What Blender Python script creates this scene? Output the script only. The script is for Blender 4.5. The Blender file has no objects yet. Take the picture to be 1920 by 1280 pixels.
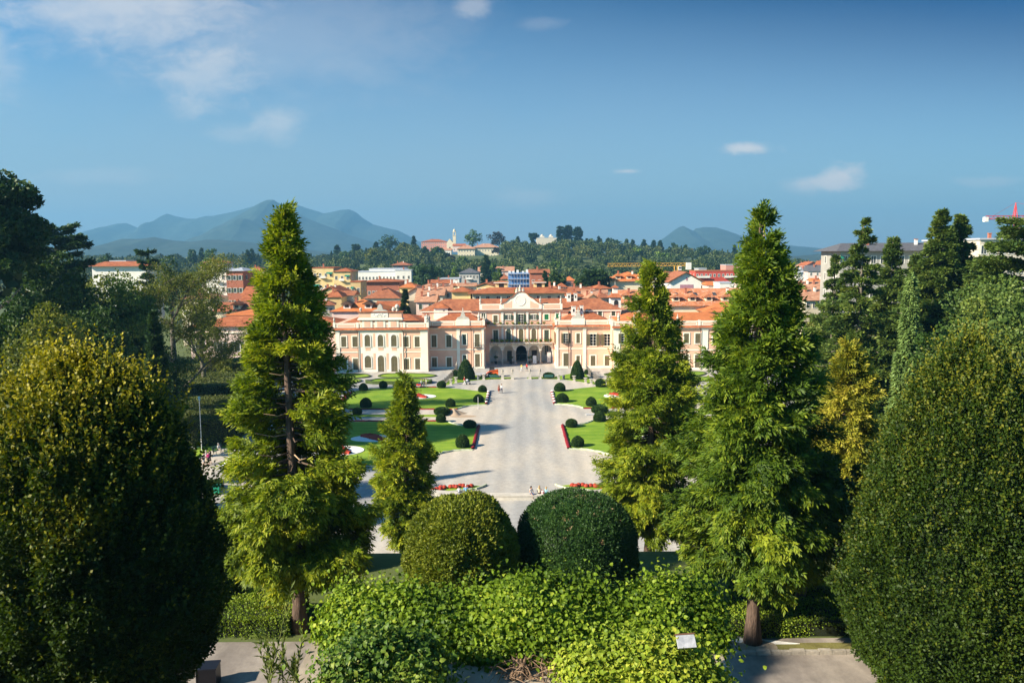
import bpy, bmesh, math, random
import numpy as np
from mathutils import Vector, Matrix
PI = math.pi
R = math.radians
scene = bpy.context.scene
COL = scene.collection
rnd = random.Random(7)

# ------------------------------------------------------------------ camera
F = 28 / 36 * 1920
CAMZ = 26.0
PITCH, ROLL = R(6.31), R(-0.40)
CM = Matrix.Rotation(R(90) - PITCH, 3, 'X') @ Matrix.Rotation(ROLL, 3, 'Z')
cam = bpy.data.cameras.new('camera')
camo = bpy.data.objects.new('camera', cam)
COL.objects.link(camo)
camo.matrix_world = Matrix.Translation((0, 0, CAMZ)) @ CM.to_4x4()
cam.sensor_width = 36
cam.lens = 28
cam.shift_x = -15 / 1920
cam.clip_start = 0.3
cam.clip_end = 30000
scene.camera = camo


def ray(px, py):
    return CM @ Vector(((px - 975) / F, (640 - py) / F, -1))


def G(px, py, z=0.0):            # where the sight line meets height z
    v = ray(px, py)
    t = (z - CAMZ) / v.z
    return Vector((v.x * t, v.y * t, z))


def P(px, py, Y):                # where the sight line meets the plane at depth Y
    v = ray(px, py)
    t = Y / v.y
    return Vector((v.x * t, Y, CAMZ + v.z * t))


def PXM(Y):                      # metres per photo pixel at depth Y
    return Y / F


# ------------------------------------------------------------------ materials
def newmat(name):
    m = bpy.data.materials.new(name)
    m.use_nodes = True
    return m, m.node_tree.nodes, m.node_tree.links


MATS = {}


def mat(name, col, rough=0.8, var=0.18, scale=1.5, col2=None, bump=0.0, bscale=20, metal=0.0, spec=0.3, stretch=(1, 1, 1), detail=6):
    if name in MATS:
        return MATS[name]
    m, n, l = newmat(name)
    b = n['Principled BSDF']
    b.inputs['Roughness'].default_value = rough
    b.inputs['Metallic'].default_value = metal
    b.inputs['Specular IOR Level'].default_value = spec
    tc = n.new('ShaderNodeTexCoord')
    mp = n.new('ShaderNodeMapping')
    mp.inputs['Scale'].default_value = stretch
    l.new(tc.outputs['Object'], mp.inputs['Vector'])
    nz = n.new('ShaderNodeTexNoise')
    nz.inputs['Scale'].default_value = scale
    nz.inputs['Detail'].default_value = detail
    nz.inputs['Roughness'].default_value = 0.65
    l.new(mp.outputs['Vector'], nz.inputs['Vector'])
    rp = n.new('ShaderNodeValToRGB')
    c2 = col2 or tuple(min(1, c * (1 + var)) for c in col)
    c1 = tuple(c * (1 - var) for c in col) if col2 is None else col
    rp.color_ramp.elements[0].position = 0.32
    rp.color_ramp.elements[0].color = (*c1, 1)
    rp.color_ramp.elements[1].position = 0.68
    rp.color_ramp.elements[1].color = (*c2, 1)
    l.new(nz.outputs['Fac'], rp.inputs['Fac'])
    l.new(rp.outputs['Color'], b.inputs['Base Color'])
    if bump:
        n2 = n.new('ShaderNodeTexNoise')
        n2.inputs['Scale'].default_value = bscale
        n2.inputs['Detail'].default_value = 4
        l.new(mp.outputs['Vector'], n2.inputs['Vector'])
        bp = n.new('ShaderNodeBump')
        bp.inputs['Strength'].default_value = bump
        bp.inputs['Distance'].default_value = 0.05
        l.new(n2.outputs['Fac'], bp.inputs['Height'])
        l.new(bp.outputs['Normal'], b.inputs['Normal'])
    MATS[name] = m
    return m


def leafmat(name, dark, mid, light, trans=0.25, rough=0.55, spec=0.25):
    if name in MATS:
        return MATS[name]
    m, n, l = newmat(name)
    b = n['Principled BSDF']
    out = n['Material Output']
    b.inputs['Roughness'].default_value = rough
    b.inputs['Specular IOR Level'].default_value = spec
    at = n.new('ShaderNodeAttribute')
    at.attribute_name = 'tint'
    rp = n.new('ShaderNodeValToRGB')
    e = rp.color_ramp.elements
    e[0].position, e[0].color = 0.0, (*dark, 1)
    e[1].position, e[1].color = 1.0, (*light, 1)
    x = e.new(0.5)
    x.color = (*mid, 1)
    l.new(at.outputs['Fac'], rp.inputs['Fac'])
    l.new(rp.outputs['Color'], b.inputs['Base Color'])
    t = n.new('ShaderNodeBsdfTranslucent')
    hs = n.new('ShaderNodeMix')
    hs.data_type = 'RGBA'
    hs.blend_type = 'MULTIPLY'
    hs.inputs[0].default_value = 1
    hs.inputs[7].default_value = (1.0, 1.0, 0.35, 1)
    l.new(rp.outputs['Color'], hs.inputs[6])
    l.new(hs.outputs[2], t.inputs['Color'])
    mx = n.new('ShaderNodeMixShader')
    mx.inputs['Fac'].default_value = trans
    l.new(b.outputs[0], mx.inputs[1])
    l.new(t.outputs[0], mx.inputs[2])
    l.new(mx.outputs[0], out.inputs['Surface'])
    MATS[name] = m
    return m


def tilemat(name, col, dark, light, scale=0.6, speck=0.0):
    """clay roof tiles: patchy weathering plus fine courses"""
    if name in MATS:
        return MATS[name]
    m, n, l = newmat(name)
    b = n['Principled BSDF']
    b.inputs['Roughness'].default_value = 0.85
    b.inputs['Specular IOR Level'].default_value = 0.2
    tc = n.new('ShaderNodeTexCoord')
    nz = n.new('ShaderNodeTexNoise')
    nz.inputs['Scale'].default_value = scale
    nz.inputs['Detail'].default_value = 9
    nz.inputs['Roughness'].default_value = 0.7
    l.new(tc.outputs['Object'], nz.inputs['Vector'])
    rp = n.new('ShaderNodeValToRGB')
    e = rp.color_ramp.elements
    e[0].position, e[0].color = 0.3, (*dark, 1)
    e[1].position, e[1].color = 0.72, (*light, 1)
    x = e.new(0.5)
    x.color = (*col, 1)
    l.new(nz.outputs['Fac'], rp.inputs['Fac'])
    vo = n.new('ShaderNodeTexVoronoi')
    vo.inputs['Scale'].default_value = 3.2
    l.new(tc.outputs['Object'], vo.inputs['Vector'])
    mx = n.new('ShaderNodeMix')
    mx.data_type = 'RGBA'
    mx.blend_type = 'MIX'
    bw = n.new('ShaderNodeSeparateColor')
    l.new(vo.outputs['Color'], bw.inputs[0])
    mr = n.new('ShaderNodeMapRange')
    mr.inputs[1].default_value = 0.78 if speck else 0.55
    mr.inputs[2].default_value = 1.0
    mr.inputs[4].default_value = max(0.22, speck)
    l.new(bw.outputs[0], mr.inputs[0])
    l.new(mr.outputs[0], mx.inputs[0])
    l.new(rp.outputs['Color'], mx.inputs[6])
    mx.inputs[7].default_value = (0.55, 0.42, 0.33, 1) if speck else (*dark, 1)
    l.new(mx.outputs[2], b.inputs['Base Color'])
    wv = n.new('ShaderNodeTexWave')
    wv.bands_direction = 'X'
    wv.inputs['Scale'].default_value = 1.1
    wv.inputs['Distortion'].default_value = 0.6
    l.new(tc.outputs['Object'], wv.inputs['Vector'])
    bp = n.new('ShaderNodeBump')
    bp.inputs['Strength'].default_value = 0.5
    bp.inputs['Distance'].default_value = 0.08
    l.new(wv.outputs['Fac'], bp.inputs['Height'])
    l.new(bp.outputs['Normal'], b.inputs['Normal'])
    MATS[name] = m
    return m


# ------------------------------------------------------------------ objects
def tag(o, label=None, cat=None, group=None, kind=None):
    if label:
        o['label'] = label
    if cat:
        o['category'] = cat
    if group:
        o['group'] = group
    if kind:
        o['kind'] = kind
    return o


def thing(name, label, cat, loc=(0, 0, 0), rz=0.0, group=None):
    o = bpy.data.objects.new(name, None)
    COL.objects.link(o)
    o.empty_display_size = 0.3
    o.location = loc
    o.rotation_euler = (0, 0, rz)
    return tag(o, label, cat, group)


def child(name, mesh, parent):
    o = bpy.data.objects.new(name, mesh)
    COL.objects.link(o)
    o.parent = parent
    return o


def copy_tree(o, parent=None):
    c = o.copy()
    COL.objects.link(c)
    c.parent = parent
    for ch in list(o.children):
        copy_tree(ch, c)
    return c


class MB:
    """collects faces; build() links them as ONE mesh object"""

    def __init__(s, *mats):
        s.v, s.f, s.mi, s.mats, s.cur, s.sm = [], [], [], list(mats), 0, []
        s.M = None
        s.smooth = False

    def use(s, m):
        if m not in s.mats:
            s.mats.append(m)
        s.cur = s.mats.index(m)
        return s

    def add(s, vs, fs):
        o = len(s.v)
        if s.M is not None:
            vs = [s.M @ Vector(q) for q in vs]
        s.v += [tuple(q) for q in vs]
        for f in fs:
            s.f.append([i + o for i in f])
            s.mi.append(s.cur)
            s.sm.append(s.smooth)
        return s

    def box(s, x0, x1, y0, y1, z0, z1):
        vs = [(x, y, z) for z in (z0, z1) for y in (y0, y1) for x in (x0, x1)]
        return s.add(vs, [(0, 2, 3, 1), (4, 5, 7, 6), (0, 1, 5, 4), (2, 6, 7, 3), (0, 4, 6, 2), (1, 3, 7, 5)])

    def prism(s, poly, z0, z1):          # polygon in xy, extruded in z
        n = len(poly)
        if sum(poly[i - 1][0] * poly[i][1] - poly[i][0] * poly[i - 1][1] for i in range(n)) < 0:
            poly = poly[::-1]
        vs = [(p[0], p[1], z0) for p in poly] + [(p[0], p[1], z1) for p in poly]
        fs = [tuple(range(n))[::-1], tuple(range(n, 2 * n))] + [(i, (i + 1) % n, n + (i + 1) % n, n + i) for i in range(n)]
        return s.add(vs, fs)

    def wall_poly(s, poly, y0, y1):      # polygon in xz, extruded from y0 (front) to y1 (back)
        n = len(poly)
        if sum(poly[i - 1][0] * poly[i][1] - poly[i][0] * poly[i - 1][1] for i in range(n)) < 0:
            poly = poly[::-1]
        vs = [(p[0], y0, p[1]) for p in poly] + [(p[0], y1, p[1]) for p in poly]
        fs = [tuple(range(n)), tuple(range(n, 2 * n))[::-1]] + [((i + 1) % n, i, n + i, n + (i + 1) % n) for i in range(n)]
        return s.add(vs, fs)

    def tube(s, pts, rad, k=6, cap=True):
        pts = [Vector(p) for p in pts]
        if not hasattr(rad, '__len__'):
            rad = [rad] * len(pts)
        vs, fs = [], []
        up = Vector((0, 0, 1))
        for i, p in enumerate(pts):
            t = (pts[min(i + 1, len(pts) - 1)] - pts[max(i - 1, 0)])
            t = t.normalized() if t.length > 1e-9 else up
            a = t.cross(Vector((1, 0, 0)) if abs(t.x) < 0.8 else Vector((0, 1, 0))).normalized()
            b = t.cross(a)
            for j in range(k):
                q = 2 * PI * j / k
                vs.append(p + (a * math.cos(q) + b * math.sin(q)) * rad[i])
        for i in range(len(pts) - 1):
            for j in range(k):
                fs.append((i * k + j, i * k + (j + 1) % k, (i + 1) * k + (j + 1) % k, (i + 1) * k + j))
        if cap:
            fs.append(tuple(range(k))[::-1])
            fs.append(tuple(range((len(pts) - 1) * k, len(pts) * k)))
        return s.add(vs, fs)

    def lathe(s, prof, c=(0, 0, 0), k=12, sx=1, sy=1):
        vs, fs = [], []
        for r, z in prof:
            for j in range(k):
                q = 2 * PI * j / k
                vs.append((c[0] + r * math.cos(q) * sx, c[1] + r * math.sin(q) * sy, c[2] + z))
        for i in range(len(prof) - 1):
            for j in range(k):
                fs.append((i * k + j, i * k + (j + 1) % k, (i + 1) * k + (j + 1) % k, (i + 1) * k + j))
        fs.append(tuple(range(k))[::-1])
        fs.append(tuple(range((len(prof) - 1) * k, len(prof) * k)))
        return s.add(vs, fs)

    def mesh(s, name):
        me = bpy.data.meshes.new(name)
        me.from_pydata(s.v, [], s.f)
        for m in s.mats:
            me.materials.append(m)
        me.polygons.foreach_set('material_index', s.mi)
        me.polygons.foreach_set('use_smooth', s.sm)
        me.update()
        return me

    def build(s, name, parent=None):
        return child(name, s.mesh(name), parent)


def arch_pts(xc, w, z0, zs, n=8):        # door/window outline with a round head springing at zs
    p = [(xc - w / 2, z0), (xc + w / 2, z0)]
    for i in range(n + 1):
        a = PI * i / n
        p.append((xc + w / 2 * math.cos(a), zs + w / 2 * math.sin(a)))
    return p


# ------------------------------------------------------------------ leaves (numpy)
class Leaves:
    """a crown: many leaf-sized faces; C base point, A along the leaf, B half width"""

    def __init__(s):
        s.C, s.A, s.B, s.T, s.K = [], [], [], [], []

    def add(s, C, A, B, T, fold=0.0):
        C = np.asarray(C, np.float32)
        A = np.asarray(A, np.float32)
        B = np.asarray(B, np.float32)
        s.C.append(C); s.A.append(A); s.B.append(B)
        s.T.append(np.broadcast_to(np.asarray(T, np.float32), (len(C),)))
        s.K.append(np.full(len(C), fold, np.float32))

    def mesh(s, name, m):
        C, A, B, T, K = (np.concatenate(q) for q in (s.C, s.A, s.B, s.T, s.K))
        n = len(C)
        N = np.cross(A, B)
        N /= np.linalg.norm(N, axis=1, keepdims=True) + 1e-9
        L = np.linalg.norm(B, axis=1, keepdims=True)
        up = N * L * K[:, None]
        V = np.empty((n, 4, 3), np.float32)
        V[:, 0] = C
        V[:, 1] = C + 0.45 * A + B + up
        V[:, 2] = C + A
        V[:, 3] = C + 0.45 * A - B + up
        me = bpy.data.meshes.new(name)
        fold = bool((K != 0).any())
        me.vertices.add(4 * n)
        me.vertices.foreach_set('co', V.reshape(-1))
        if fold:
            idx = np.arange(n, dtype=np.int32)[:, None] * 4 + np.array([0, 1, 2, 0, 2, 3], np.int32)
            me.loops.add(6 * n)
            me.loops.foreach_set('vertex_index', idx.reshape(-1))
            me.polygons.add(2 * n)
            me.polygons.foreach_set('loop_start', np.arange(0, 6 * n, 3, dtype=np.int32))
        else:
            me.loops.add(4 * n)
            me.loops.foreach_set('vertex_index', np.arange(4 * n, dtype=np.int32))
            me.polygons.add(n)
            me.polygons.foreach_set('loop_start', np.arange(0, 4 * n, 4, dtype=np.int32))
        at = me.attributes.new('tint', 'FLOAT', 'POINT')
        at.data.foreach_set('value', np.repeat(np.clip(T, 0, 1), 4).astype(np.float32))
        me.materials.append(m)
        me.update(calc_edges=True)
        return me


    def mesh_ovate(s, name, m):
        """broad pointed leaves, folded on the midrib and curling down at the tip"""
        C, A, B, T, K = (np.concatenate(q) for q in (s.C, s.A, s.B, s.T, s.K))
        n = len(C)
        N = np.cross(A, B)
        N /= np.linalg.norm(N, axis=1, keepdims=True) + 1e-9
        N *= np.where(N[:, 2:3] < 0, -1, 1)
        La = np.linalg.norm(A, axis=1, keepdims=True)
        up = N * np.linalg.norm(B, axis=1, keepdims=True) * K[:, None]
        dn = N * La
        V = np.empty((n, 8, 3), np.float32)
        V[:, 0] = C
        V[:, 1] = C + .30 * A + .03 * dn
        V[:, 2] = C + .68 * A - .03 * dn
        V[:, 3] = C + .98 * A - .22 * dn
        V[:, 4] = C + .24 * A + .95 * B + up
        V[:, 5] = C + .62 * A + .80 * B + up * .8 - .05 * dn
        V[:, 6] = C + .24 * A - .95 * B + up
        V[:, 7] = C + .62 * A - .80 * B + up * .8 - .05 * dn
        tri = np.array([0, 1, 4, 4, 1, 2, 4, 2, 5, 5, 2, 3, 0, 6, 1, 6, 2, 1, 6, 7, 2, 7, 3, 2], np.int32)
        idx = np.arange(n, dtype=np.int32)[:, None] * 8 + tri
        me = bpy.data.meshes.new(name)
        me.vertices.add(8 * n)
        me.vertices.foreach_set('co', V.reshape(-1))
        me.loops.add(24 * n)
        me.loops.foreach_set('vertex_index', idx.reshape(-1))
        me.polygons.add(8 * n)
        me.polygons.foreach_set('loop_start', np.arange(0, 24 * n, 3, dtype=np.int32))
        at = me.attributes.new('tint', 'FLOAT', 'POINT')
        at.data.foreach_set('value', np.repeat(np.clip(T, 0, 1), 8).astype(np.float32))
        me.materials.append(m)
        me.update(calc_edges=True)
        return me


def unit(v):
    return v / (np.linalg.norm(v, axis=-1, keepdims=True) + 1e-9)


def rand_dirs(rg, n):
    return unit(rg.normal(size=(n, 3)))


def perp(rg, A):
    return unit(np.cross(A, rand_dirs(rg, len(A))))


def lumpy(rg, k=14, amp=1.0, freq=3.0):
    """smooth random function of direction, about -amp..amp"""
    W = rg.normal(size=(k, 3)) * freq
    ph = rg.uniform(0, 2 * PI, k)

    def f(d):
        return amp * np.sin(d @ W.T + ph).sum(1) / math.sqrt(k)
    return f
# ------------------------------------------------------------------ light and sky
SUN_EL = R(30)
LD = Vector((0.90 * math.cos(SUN_EL), 0.436 * math.cos(SUN_EL), -math.sin(SUN_EL))).normalized()   # the way the light travels
sun = bpy.data.lights.new('sun', 'SUN')
sun.energy = 5.0
sun.angle = R(0.9)
sun.color = (1.0, 0.88, 0.70)
suno = bpy.data.objects.new('sun', sun)
COL.objects.link(suno)
suno.rotation_euler = LD.to_track_quat('-Z', 'Y').to_euler()
suno.location = (-200, -200, 300)

w = bpy.data.worlds.new('World')
scene.world = w
w.use_nodes = True
wn, wl = w.node_tree.nodes, w.node_tree.links
bg = wn['Background']
bg.inputs['Strength'].default_value = 0.13
sky = wn.new('ShaderNodeTexSky')
sky.sky_type = 'NISHITA'
sky.sun_disc = False
sky.sun_elevation = SUN_EL
sky.sun_rotation = math.atan2(-LD.x, -LD.y)
sky.air_density = 1.25
sky.dust_density = 0.7
sky.ozone_density = 3.5
tc = wn.new('ShaderNodeTexCoord')


def M_(op, a, b=None, c=None):
    q = wn.new('ShaderNodeMath')
    q.operation = op
    for i, v in enumerate((a, b, c)):
        if v is None:
            continue
        if isinstance(v, (int, float)):
            q.inputs[i].default_value = v
        else:
            wl.new(v, q.inputs[i])
    return q.outputs[0]


sp = wn.new('ShaderNodeSeparateXYZ')
wl.new(tc.outputs['Generated'], sp.inputs[0])
ysafe = M_('MAXIMUM', sp.outputs['Y'], 0.05)
U = M_('DIVIDE', sp.outputs['X'], ysafe)
V = M_('DIVIDE', sp.outputs['Z'], ysafe)
cv = wn.new('ShaderNodeCombineXYZ')
wl.new(U, cv.inputs[0])
wl.new(M_('MULTIPLY', V, 1.9), cv.inputs[1])


def noise(scale, detail, rough=0.6, off=0.0):
    q = wn.new('ShaderNodeTexNoise')
    q.inputs['Scale'].default_value = scale
    q.inputs['Detail'].default_value = detail
    q.inputs['Roughness'].default_value = rough
    q.inputs['Distortion'].default_value = 0.35
    ad = wn.new('ShaderNodeVectorMath')
    ad.inputs[1].default_value = (off, off * 0.7, 0)
    wl.new(cv.outputs[0], ad.inputs[0])
    wl.new(ad.outputs[0], q.inputs['Vector'])
    return q.outputs['Fac']


n_soft = noise(4.5, 7, 0.55, 3.1)
n_fine = noise(22, 8, 0.6, 1.7)
EDGE = M_('ADD', M_('MULTIPLY', M_('SUBTRACT', n_fine, 0.5), 1.6), M_('MULTIPLY', M_('SUBTRACT', n_soft, 0.5), 1.2))


def cloud(px, py, a, b, amt, soft=0.9):
    """one cloud bank seen in the direction of (px, py)"""
    d = ray(px, py)
    u0, v0 = d.x / d.y, d.z / d.y
    du = M_('DIVIDE', M_('SUBTRACT', U, u0), a / F)
    dv = M_('DIVIDE', M_('SUBTRACT', V, v0), b / F)
    r = M_('SQRT', M_('ADD', M_('MULTIPLY', du, du), M_('MULTIPLY', dv, dv)))
    k = M_('ADD', M_('SUBTRACT', 1.0, r), M_('MULTIPLY', EDGE, soft))
    mr = wn.new('ShaderNodeMapRange')
    mr.interpolation_type = 'SMOOTHSTEP'
    mr.inputs[1].default_value = 0.0
    mr.inputs[2].default_value = 0.9
    mr.inputs[4].default_value = amt
    wl.new(k, mr.inputs[0])
    return mr.outputs[0]


tot = None
for c in [(230, 10, 330, 120, 0.62, 0.6), (390, 150, 130, 70, 0.40, 0.9), (520, 233, 62, 42, 0.42, 0.8), (350, 200, 60, 30, 0.22, 0.9),
          (440, 250, 60, 28, 0.2, 0.9), (550, 60, 420, 170, 0.22, 0.5), (-20, 80, 90, 120, 0.3, 0.8), (885, 14, 40, 24, 0.32, 0.8),
          (1395, 279, 52, 16, 0.85, 1.2), (1178, 321, 38, 7, 0.7, 0.9), (1578, 328, 50, 30, 1.0, 1.25), (1560, 343, 70, 16, 0.7, 1.2), (1520, 345, 80, 22, 0.3, 1.1),
          (1850, 340, 90, 14, 0.25, 0.9), (1000, 375, 90, 26, 0.22, 1.0), (190, 330, 130, 18, 0.16, 1.0), (1010, 45, 60, 16, 0.12, 0.9)]:
    k = cloud(*c)
    tot = k if tot is None else M_('SUBTRACT', M_('ADD', tot, k), M_('MULTIPLY', tot, k))
# thin veil of high haze, thicker towards the left and the horizon
veil = M_('MULTIPLY', M_('SUBTRACT', 1.0, M_('MULTIPLY', M_('ADD', U, 0.75), 0.75)), M_('MULTIPLY', n_soft, 0.55))
veil = M_('MAXIMUM', veil, 0.0)
low = M_('MULTIPLY', M_('MAXIMUM', M_('SUBTRACT', 1.0, M_('DIVIDE', V, 0.30)), 0.0), 0.85)
low = M_('MINIMUM', M_('ADD', low, M_('MULTIPLY', veil, 0.55)), 1.0)
front = M_('GREATER_THAN', sp.outputs['Y'], 0.06)
tot = M_('MULTIPLY', tot, front)
tint = wn.new('ShaderNodeMix')
tint.data_type = 'RGBA'
tint.blend_type = 'MULTIPLY'
tint.inputs[0].default_value = 1.0
tint.inputs[7].default_value = (0.42, 0.86, 1.18, 1)
wl.new(sky.outputs[0], tint.inputs[6])
cm = wn.new('ShaderNodeMix')
cm.data_type = 'RGBA'
wl.new(tot, cm.inputs[0])
# the blue deepens away from the horizon and towards the right
grad = wn.new('ShaderNodeMapRange')
grad.interpolation_type = 'SMOOTHSTEP'
grad.inputs[1].default_value, grad.inputs[2].default_value = 0.0, 0.46
wl.new(M_('MULTIPLY', V, M_('ADD', 1.0, M_('MULTIPLY', U, 0.90))), grad.inputs[0])
deep = wn.new('ShaderNodeMix')
deep.data_type = 'RGBA'
wl.new(M_('MULTIPLY', grad.outputs[0], M_('GREATER_THAN', sp.outputs['Y'], 0.06)), deep.inputs[0])
deep.inputs[6].default_value = (0.291, 0.450, 0.457, 1)
deep.inputs[7].default_value = (0.000, 0.073, 0.125, 1)
dm = wn.new('ShaderNodeMix')
dm.data_type = 'RGBA'
dm.blend_type = 'MULTIPLY'
dm.inputs[0].default_value = 1.0
wl.new(tint.outputs[2], dm.inputs[6])
wl.new(deep.outputs[2], dm.inputs[7])
hzl = wn.new('ShaderNodeMix')
hzl.data_type = 'RGBA'
wl.new(M_('MULTIPLY', low, M_('GREATER_THAN', sp.outputs['Y'], 0.06)), hzl.inputs[0])
wl.new(dm.outputs[2], hzl.inputs[6])
hzl.inputs[7].default_value = (1.453, 1.674, 1.866, 1)
wl.new(hzl.outputs[2], cm.inputs[6])
cm.inputs[7].default_value = (2.804, 2.665, 2.562, 1)
wl.new(cm.outputs[2], bg.inputs['Color'])

scene.view_settings.view_transform = 'Standard'
scene.view_settings.look = 'None'
scene.view_settings.exposure = 1.3
scene.view_settings.gamma = 1.0

# ------------------------------------------------------------------ terrain


def sstep(a, b, x):
    t = max(0.0, min(1.0, (x - a) / (b - a)))
    return t * t * (3 - 2 * t)


def interp(tab, x):
    if x <= tab[0][0]:
        return tab[0][1]
    for (x0, y0), (x1, y1) in zip(tab, tab[1:]):
        if x <= x1:
            return y0 + (y1 - y0) * (x - x0) / (x1 - x0)
    return tab[-1][1]


HILL = [(-200, 12), (200, 13), (480, 13), (600, 13), (660, 18), (720, 22), (780, 26), (850, 25), (930, 24), (1000, 30), (1070, 31), (1130, 26), (1200, 22), (1300, 16), (1380, 11), (1450, 4), (1600, 0)]


def gz(x, y):
    if y < 17:
        return 10 + 14.3 * (1 - sstep(2, 17, y))
    if y < 60:
        return 10 * (1 - sstep(40, 60, y))
    if y < 420:
        return 0.0
    px = 975 + x / y * F
    h = interp(HILL, px)
    return h * sstep(420, 930, y) * (1 - sstep(1200, 1900, y)) - 0.5 * sstep(1900, 2500, y)


def terrain():
    ys = [-80, -60, -40, -20] + [i * 1.0 for i in range(0, 62)] + [64, 70, 80, 100, 150, 200, 300, 400] + [420 + i * 25 for i in range(0, 40)] + [1500, 1700, 1900, 2200, 2600, 3200, 4500, 6500, 8000]
    us = [-1.4 + 2.8 * i / 110 for i in range(111)]
    v, f = [], []
    for y in ys:
        for u in us:
            x = u * (80 + max(y, 0) * 0.55)
            v.append((x, y, gz(x, y)))
    n = len(us)
    for j in range(len(ys) - 1):
        for i in range(n - 1):
            a = j * n + i
            f.append((a, a + 1, a + n + 1, a + n))
    me = bpy.data.meshes.new('ground')
    me.from_pydata(v, [], f)
    me.polygons.foreach_set('use_smooth', [True] * len(f))
    me.materials.append(mat('earth_grass', (0.055, 0.085, 0.02), 0.95, scale=0.35, col2=(0.10, 0.12, 0.035), bump=0.4, bscale=6))
    o = bpy.data.objects.new('ground', me)
    COL.objects.link(o)
    tag(o, kind='structure')


terrain()


def mountain(prof, D, depth, name='mountain', seed=1, col=(0.008, 0.024, 0.014)):
    rg = np.random.default_rng(seed)
    x0, x1 = prof[0][0], prof[-1][0]
    NX, NY = 300, 41
    v, f = [], []
    W = rg.normal(size=(24, 2)) * 0.0022
    W2 = rg.normal(size=(24, 2)) * 0.008
    p1, p2 = rg.uniform(0, 6.28, 24), rg.uniform(0, 6.28, 24)
    for j in range(NY):
        t = j / (NY - 1)                       # 0 front foot, 0.6 ridge, 1 back foot
        Y = D - depth * 0.6 + depth * t
        for i in range(NX):
            px = x0 + (x1 - x0) * i / (NX - 1)
            r = P(px, interp(prof, px), D)
            hz = max(0.0, r.z)
            k = (t / 0.6) if t < 0.6 else (1 - t) / 0.4
            k = k * k * (3 - 2 * k) * 0.35 + k * 0.65
            q = np.array([r.x, Y])
            a = np.abs(np.sin(W @ q + p1)).mean() - 0.64
            b = np.sin(W2 @ q + p2).sum() / 4 + np.sin(W2 @ q * 2.7 + p1).sum() / 8
            z = hz * k * (1 + (1 - k) * 1.6 * a) + (1 - abs(2 * k - 1)) * b * hz * 0.05 + (b * 4 if k > 0.98 else 0) * 0.6
            v.append((r.x * (1 + (Y - D) / D * 0.2), Y, z - 3))
    for j in range(NY - 1):
        for i in range(NX - 1):
            a = j * NX + i
            f.append((a, a + 1, a + NX + 1, a + NX))
    me = bpy.data.meshes.new(name)
    me.from_pydata(v, [], f)
    me.polygons.foreach_set('use_smooth', [True] * len(f))
    me.materials.append(mat('forest_slope', col, 0.95, scale=0.02, col2=(0.04, 0.062, 0.042), bump=1.0, bscale=0.05, detail=10))
    o = bpy.data.objects.new(name, me)
    COL.objects.link(o)
    tag(o, kind='structure')


mountain([(60, 478), (110, 462), (175, 441), (200, 426), (220, 418), (237, 417), (262, 428), (290, 430), (300, 418), (308, 402), (313, 400), (330, 405), (350, 410), (366, 410), (385, 405), (400, 404), (430, 398), (470, 388), (500, 381), (545, 380), (556, 381), (580, 391), (607, 400), (622, 397), (640, 392), (655, 391), (668, 397), (680, 408), (700, 421), (722, 426), (745, 431), (765, 440), (785, 452), (830, 462), (900, 476)], 6500, 2600, seed=3)
mountain([(330, 478), (365, 462), (385, 450), (410, 430), (440, 407), (470, 389), (490, 378), (500, 374), (512, 374), (520, 379), (545, 392), (580, 410), (620, 425), (660, 440), (720, 458), (800, 476)], 5000, 2200, seed=5)
mountain([(60, 486), (110, 476), (160, 466), (200, 456), (228, 448), (262, 447), (290, 443), (330, 450), (355, 452), (385, 448), (420, 449), (470, 452), (520, 460), (600, 470), (700, 480)], 3000, 1100, seed=8)
mountain([(1170, 478), (1225, 456), (1245, 445), (1262, 432), (1272, 426), (1281, 423), (1290, 427), (1299, 432), (1305, 427), (1318, 425), (1342, 425), (1356, 429), (1375, 436), (1400, 446), (1440, 454), (1500, 462), (1560, 466), (1640, 468), (1740, 474), (1860, 480)], 5600, 2000, seed=11)
mountain([(1380, 490), (1440, 480), (1500, 478), (1545, 473), (1580, 472), (1640, 478), (1760, 484), (2000, 490)], 2600, 800, seed=14)

# ------------------------------------------------------------------ air
hz = MB()
hz.box(-7500, 7500, -150, 8200, -2.5, 440)
hm, hn, hl = newmat('haze')
for q in list(hn):
    if q.type != 'OUTPUT_MATERIAL':
        hn.remove(q)
pv = hn.new('ShaderNodeVolumePrincipled')
pv.inputs['Color'].default_value = (0.20, 0.49, 0.78, 1)
pv.inputs['Density'].default_value = 0.00018
pv.inputs['Anisotropy'].default_value = 0.1
hl.new(pv.outputs[0], hn['Material Output'].inputs['Volume'])
hz.use(hm)
tag(hz.build('haze'), kind='stuff')
# ------------------------------------------------------------------ vegetation
BARK = mat('bark', (0.065, 0.045, 0.035), 0.95, scale=3, col2=(0.17, 0.115, 0.085), bump=0.8, bscale=9, stretch=(4, 4, 0.5))
BARK_GREY = mat('bark_grey', (0.09, 0.075, 0.06), 0.95, scale=3, col2=(0.20, 0.17, 0.13), bump=0.8, bscale=9, stretch=(4, 4, 0.5))
DEADWOOD = mat('bare_twig', (0.30, 0.20, 0.12), 0.9, scale=4, col2=(0.42, 0.31, 0.2))

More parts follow.
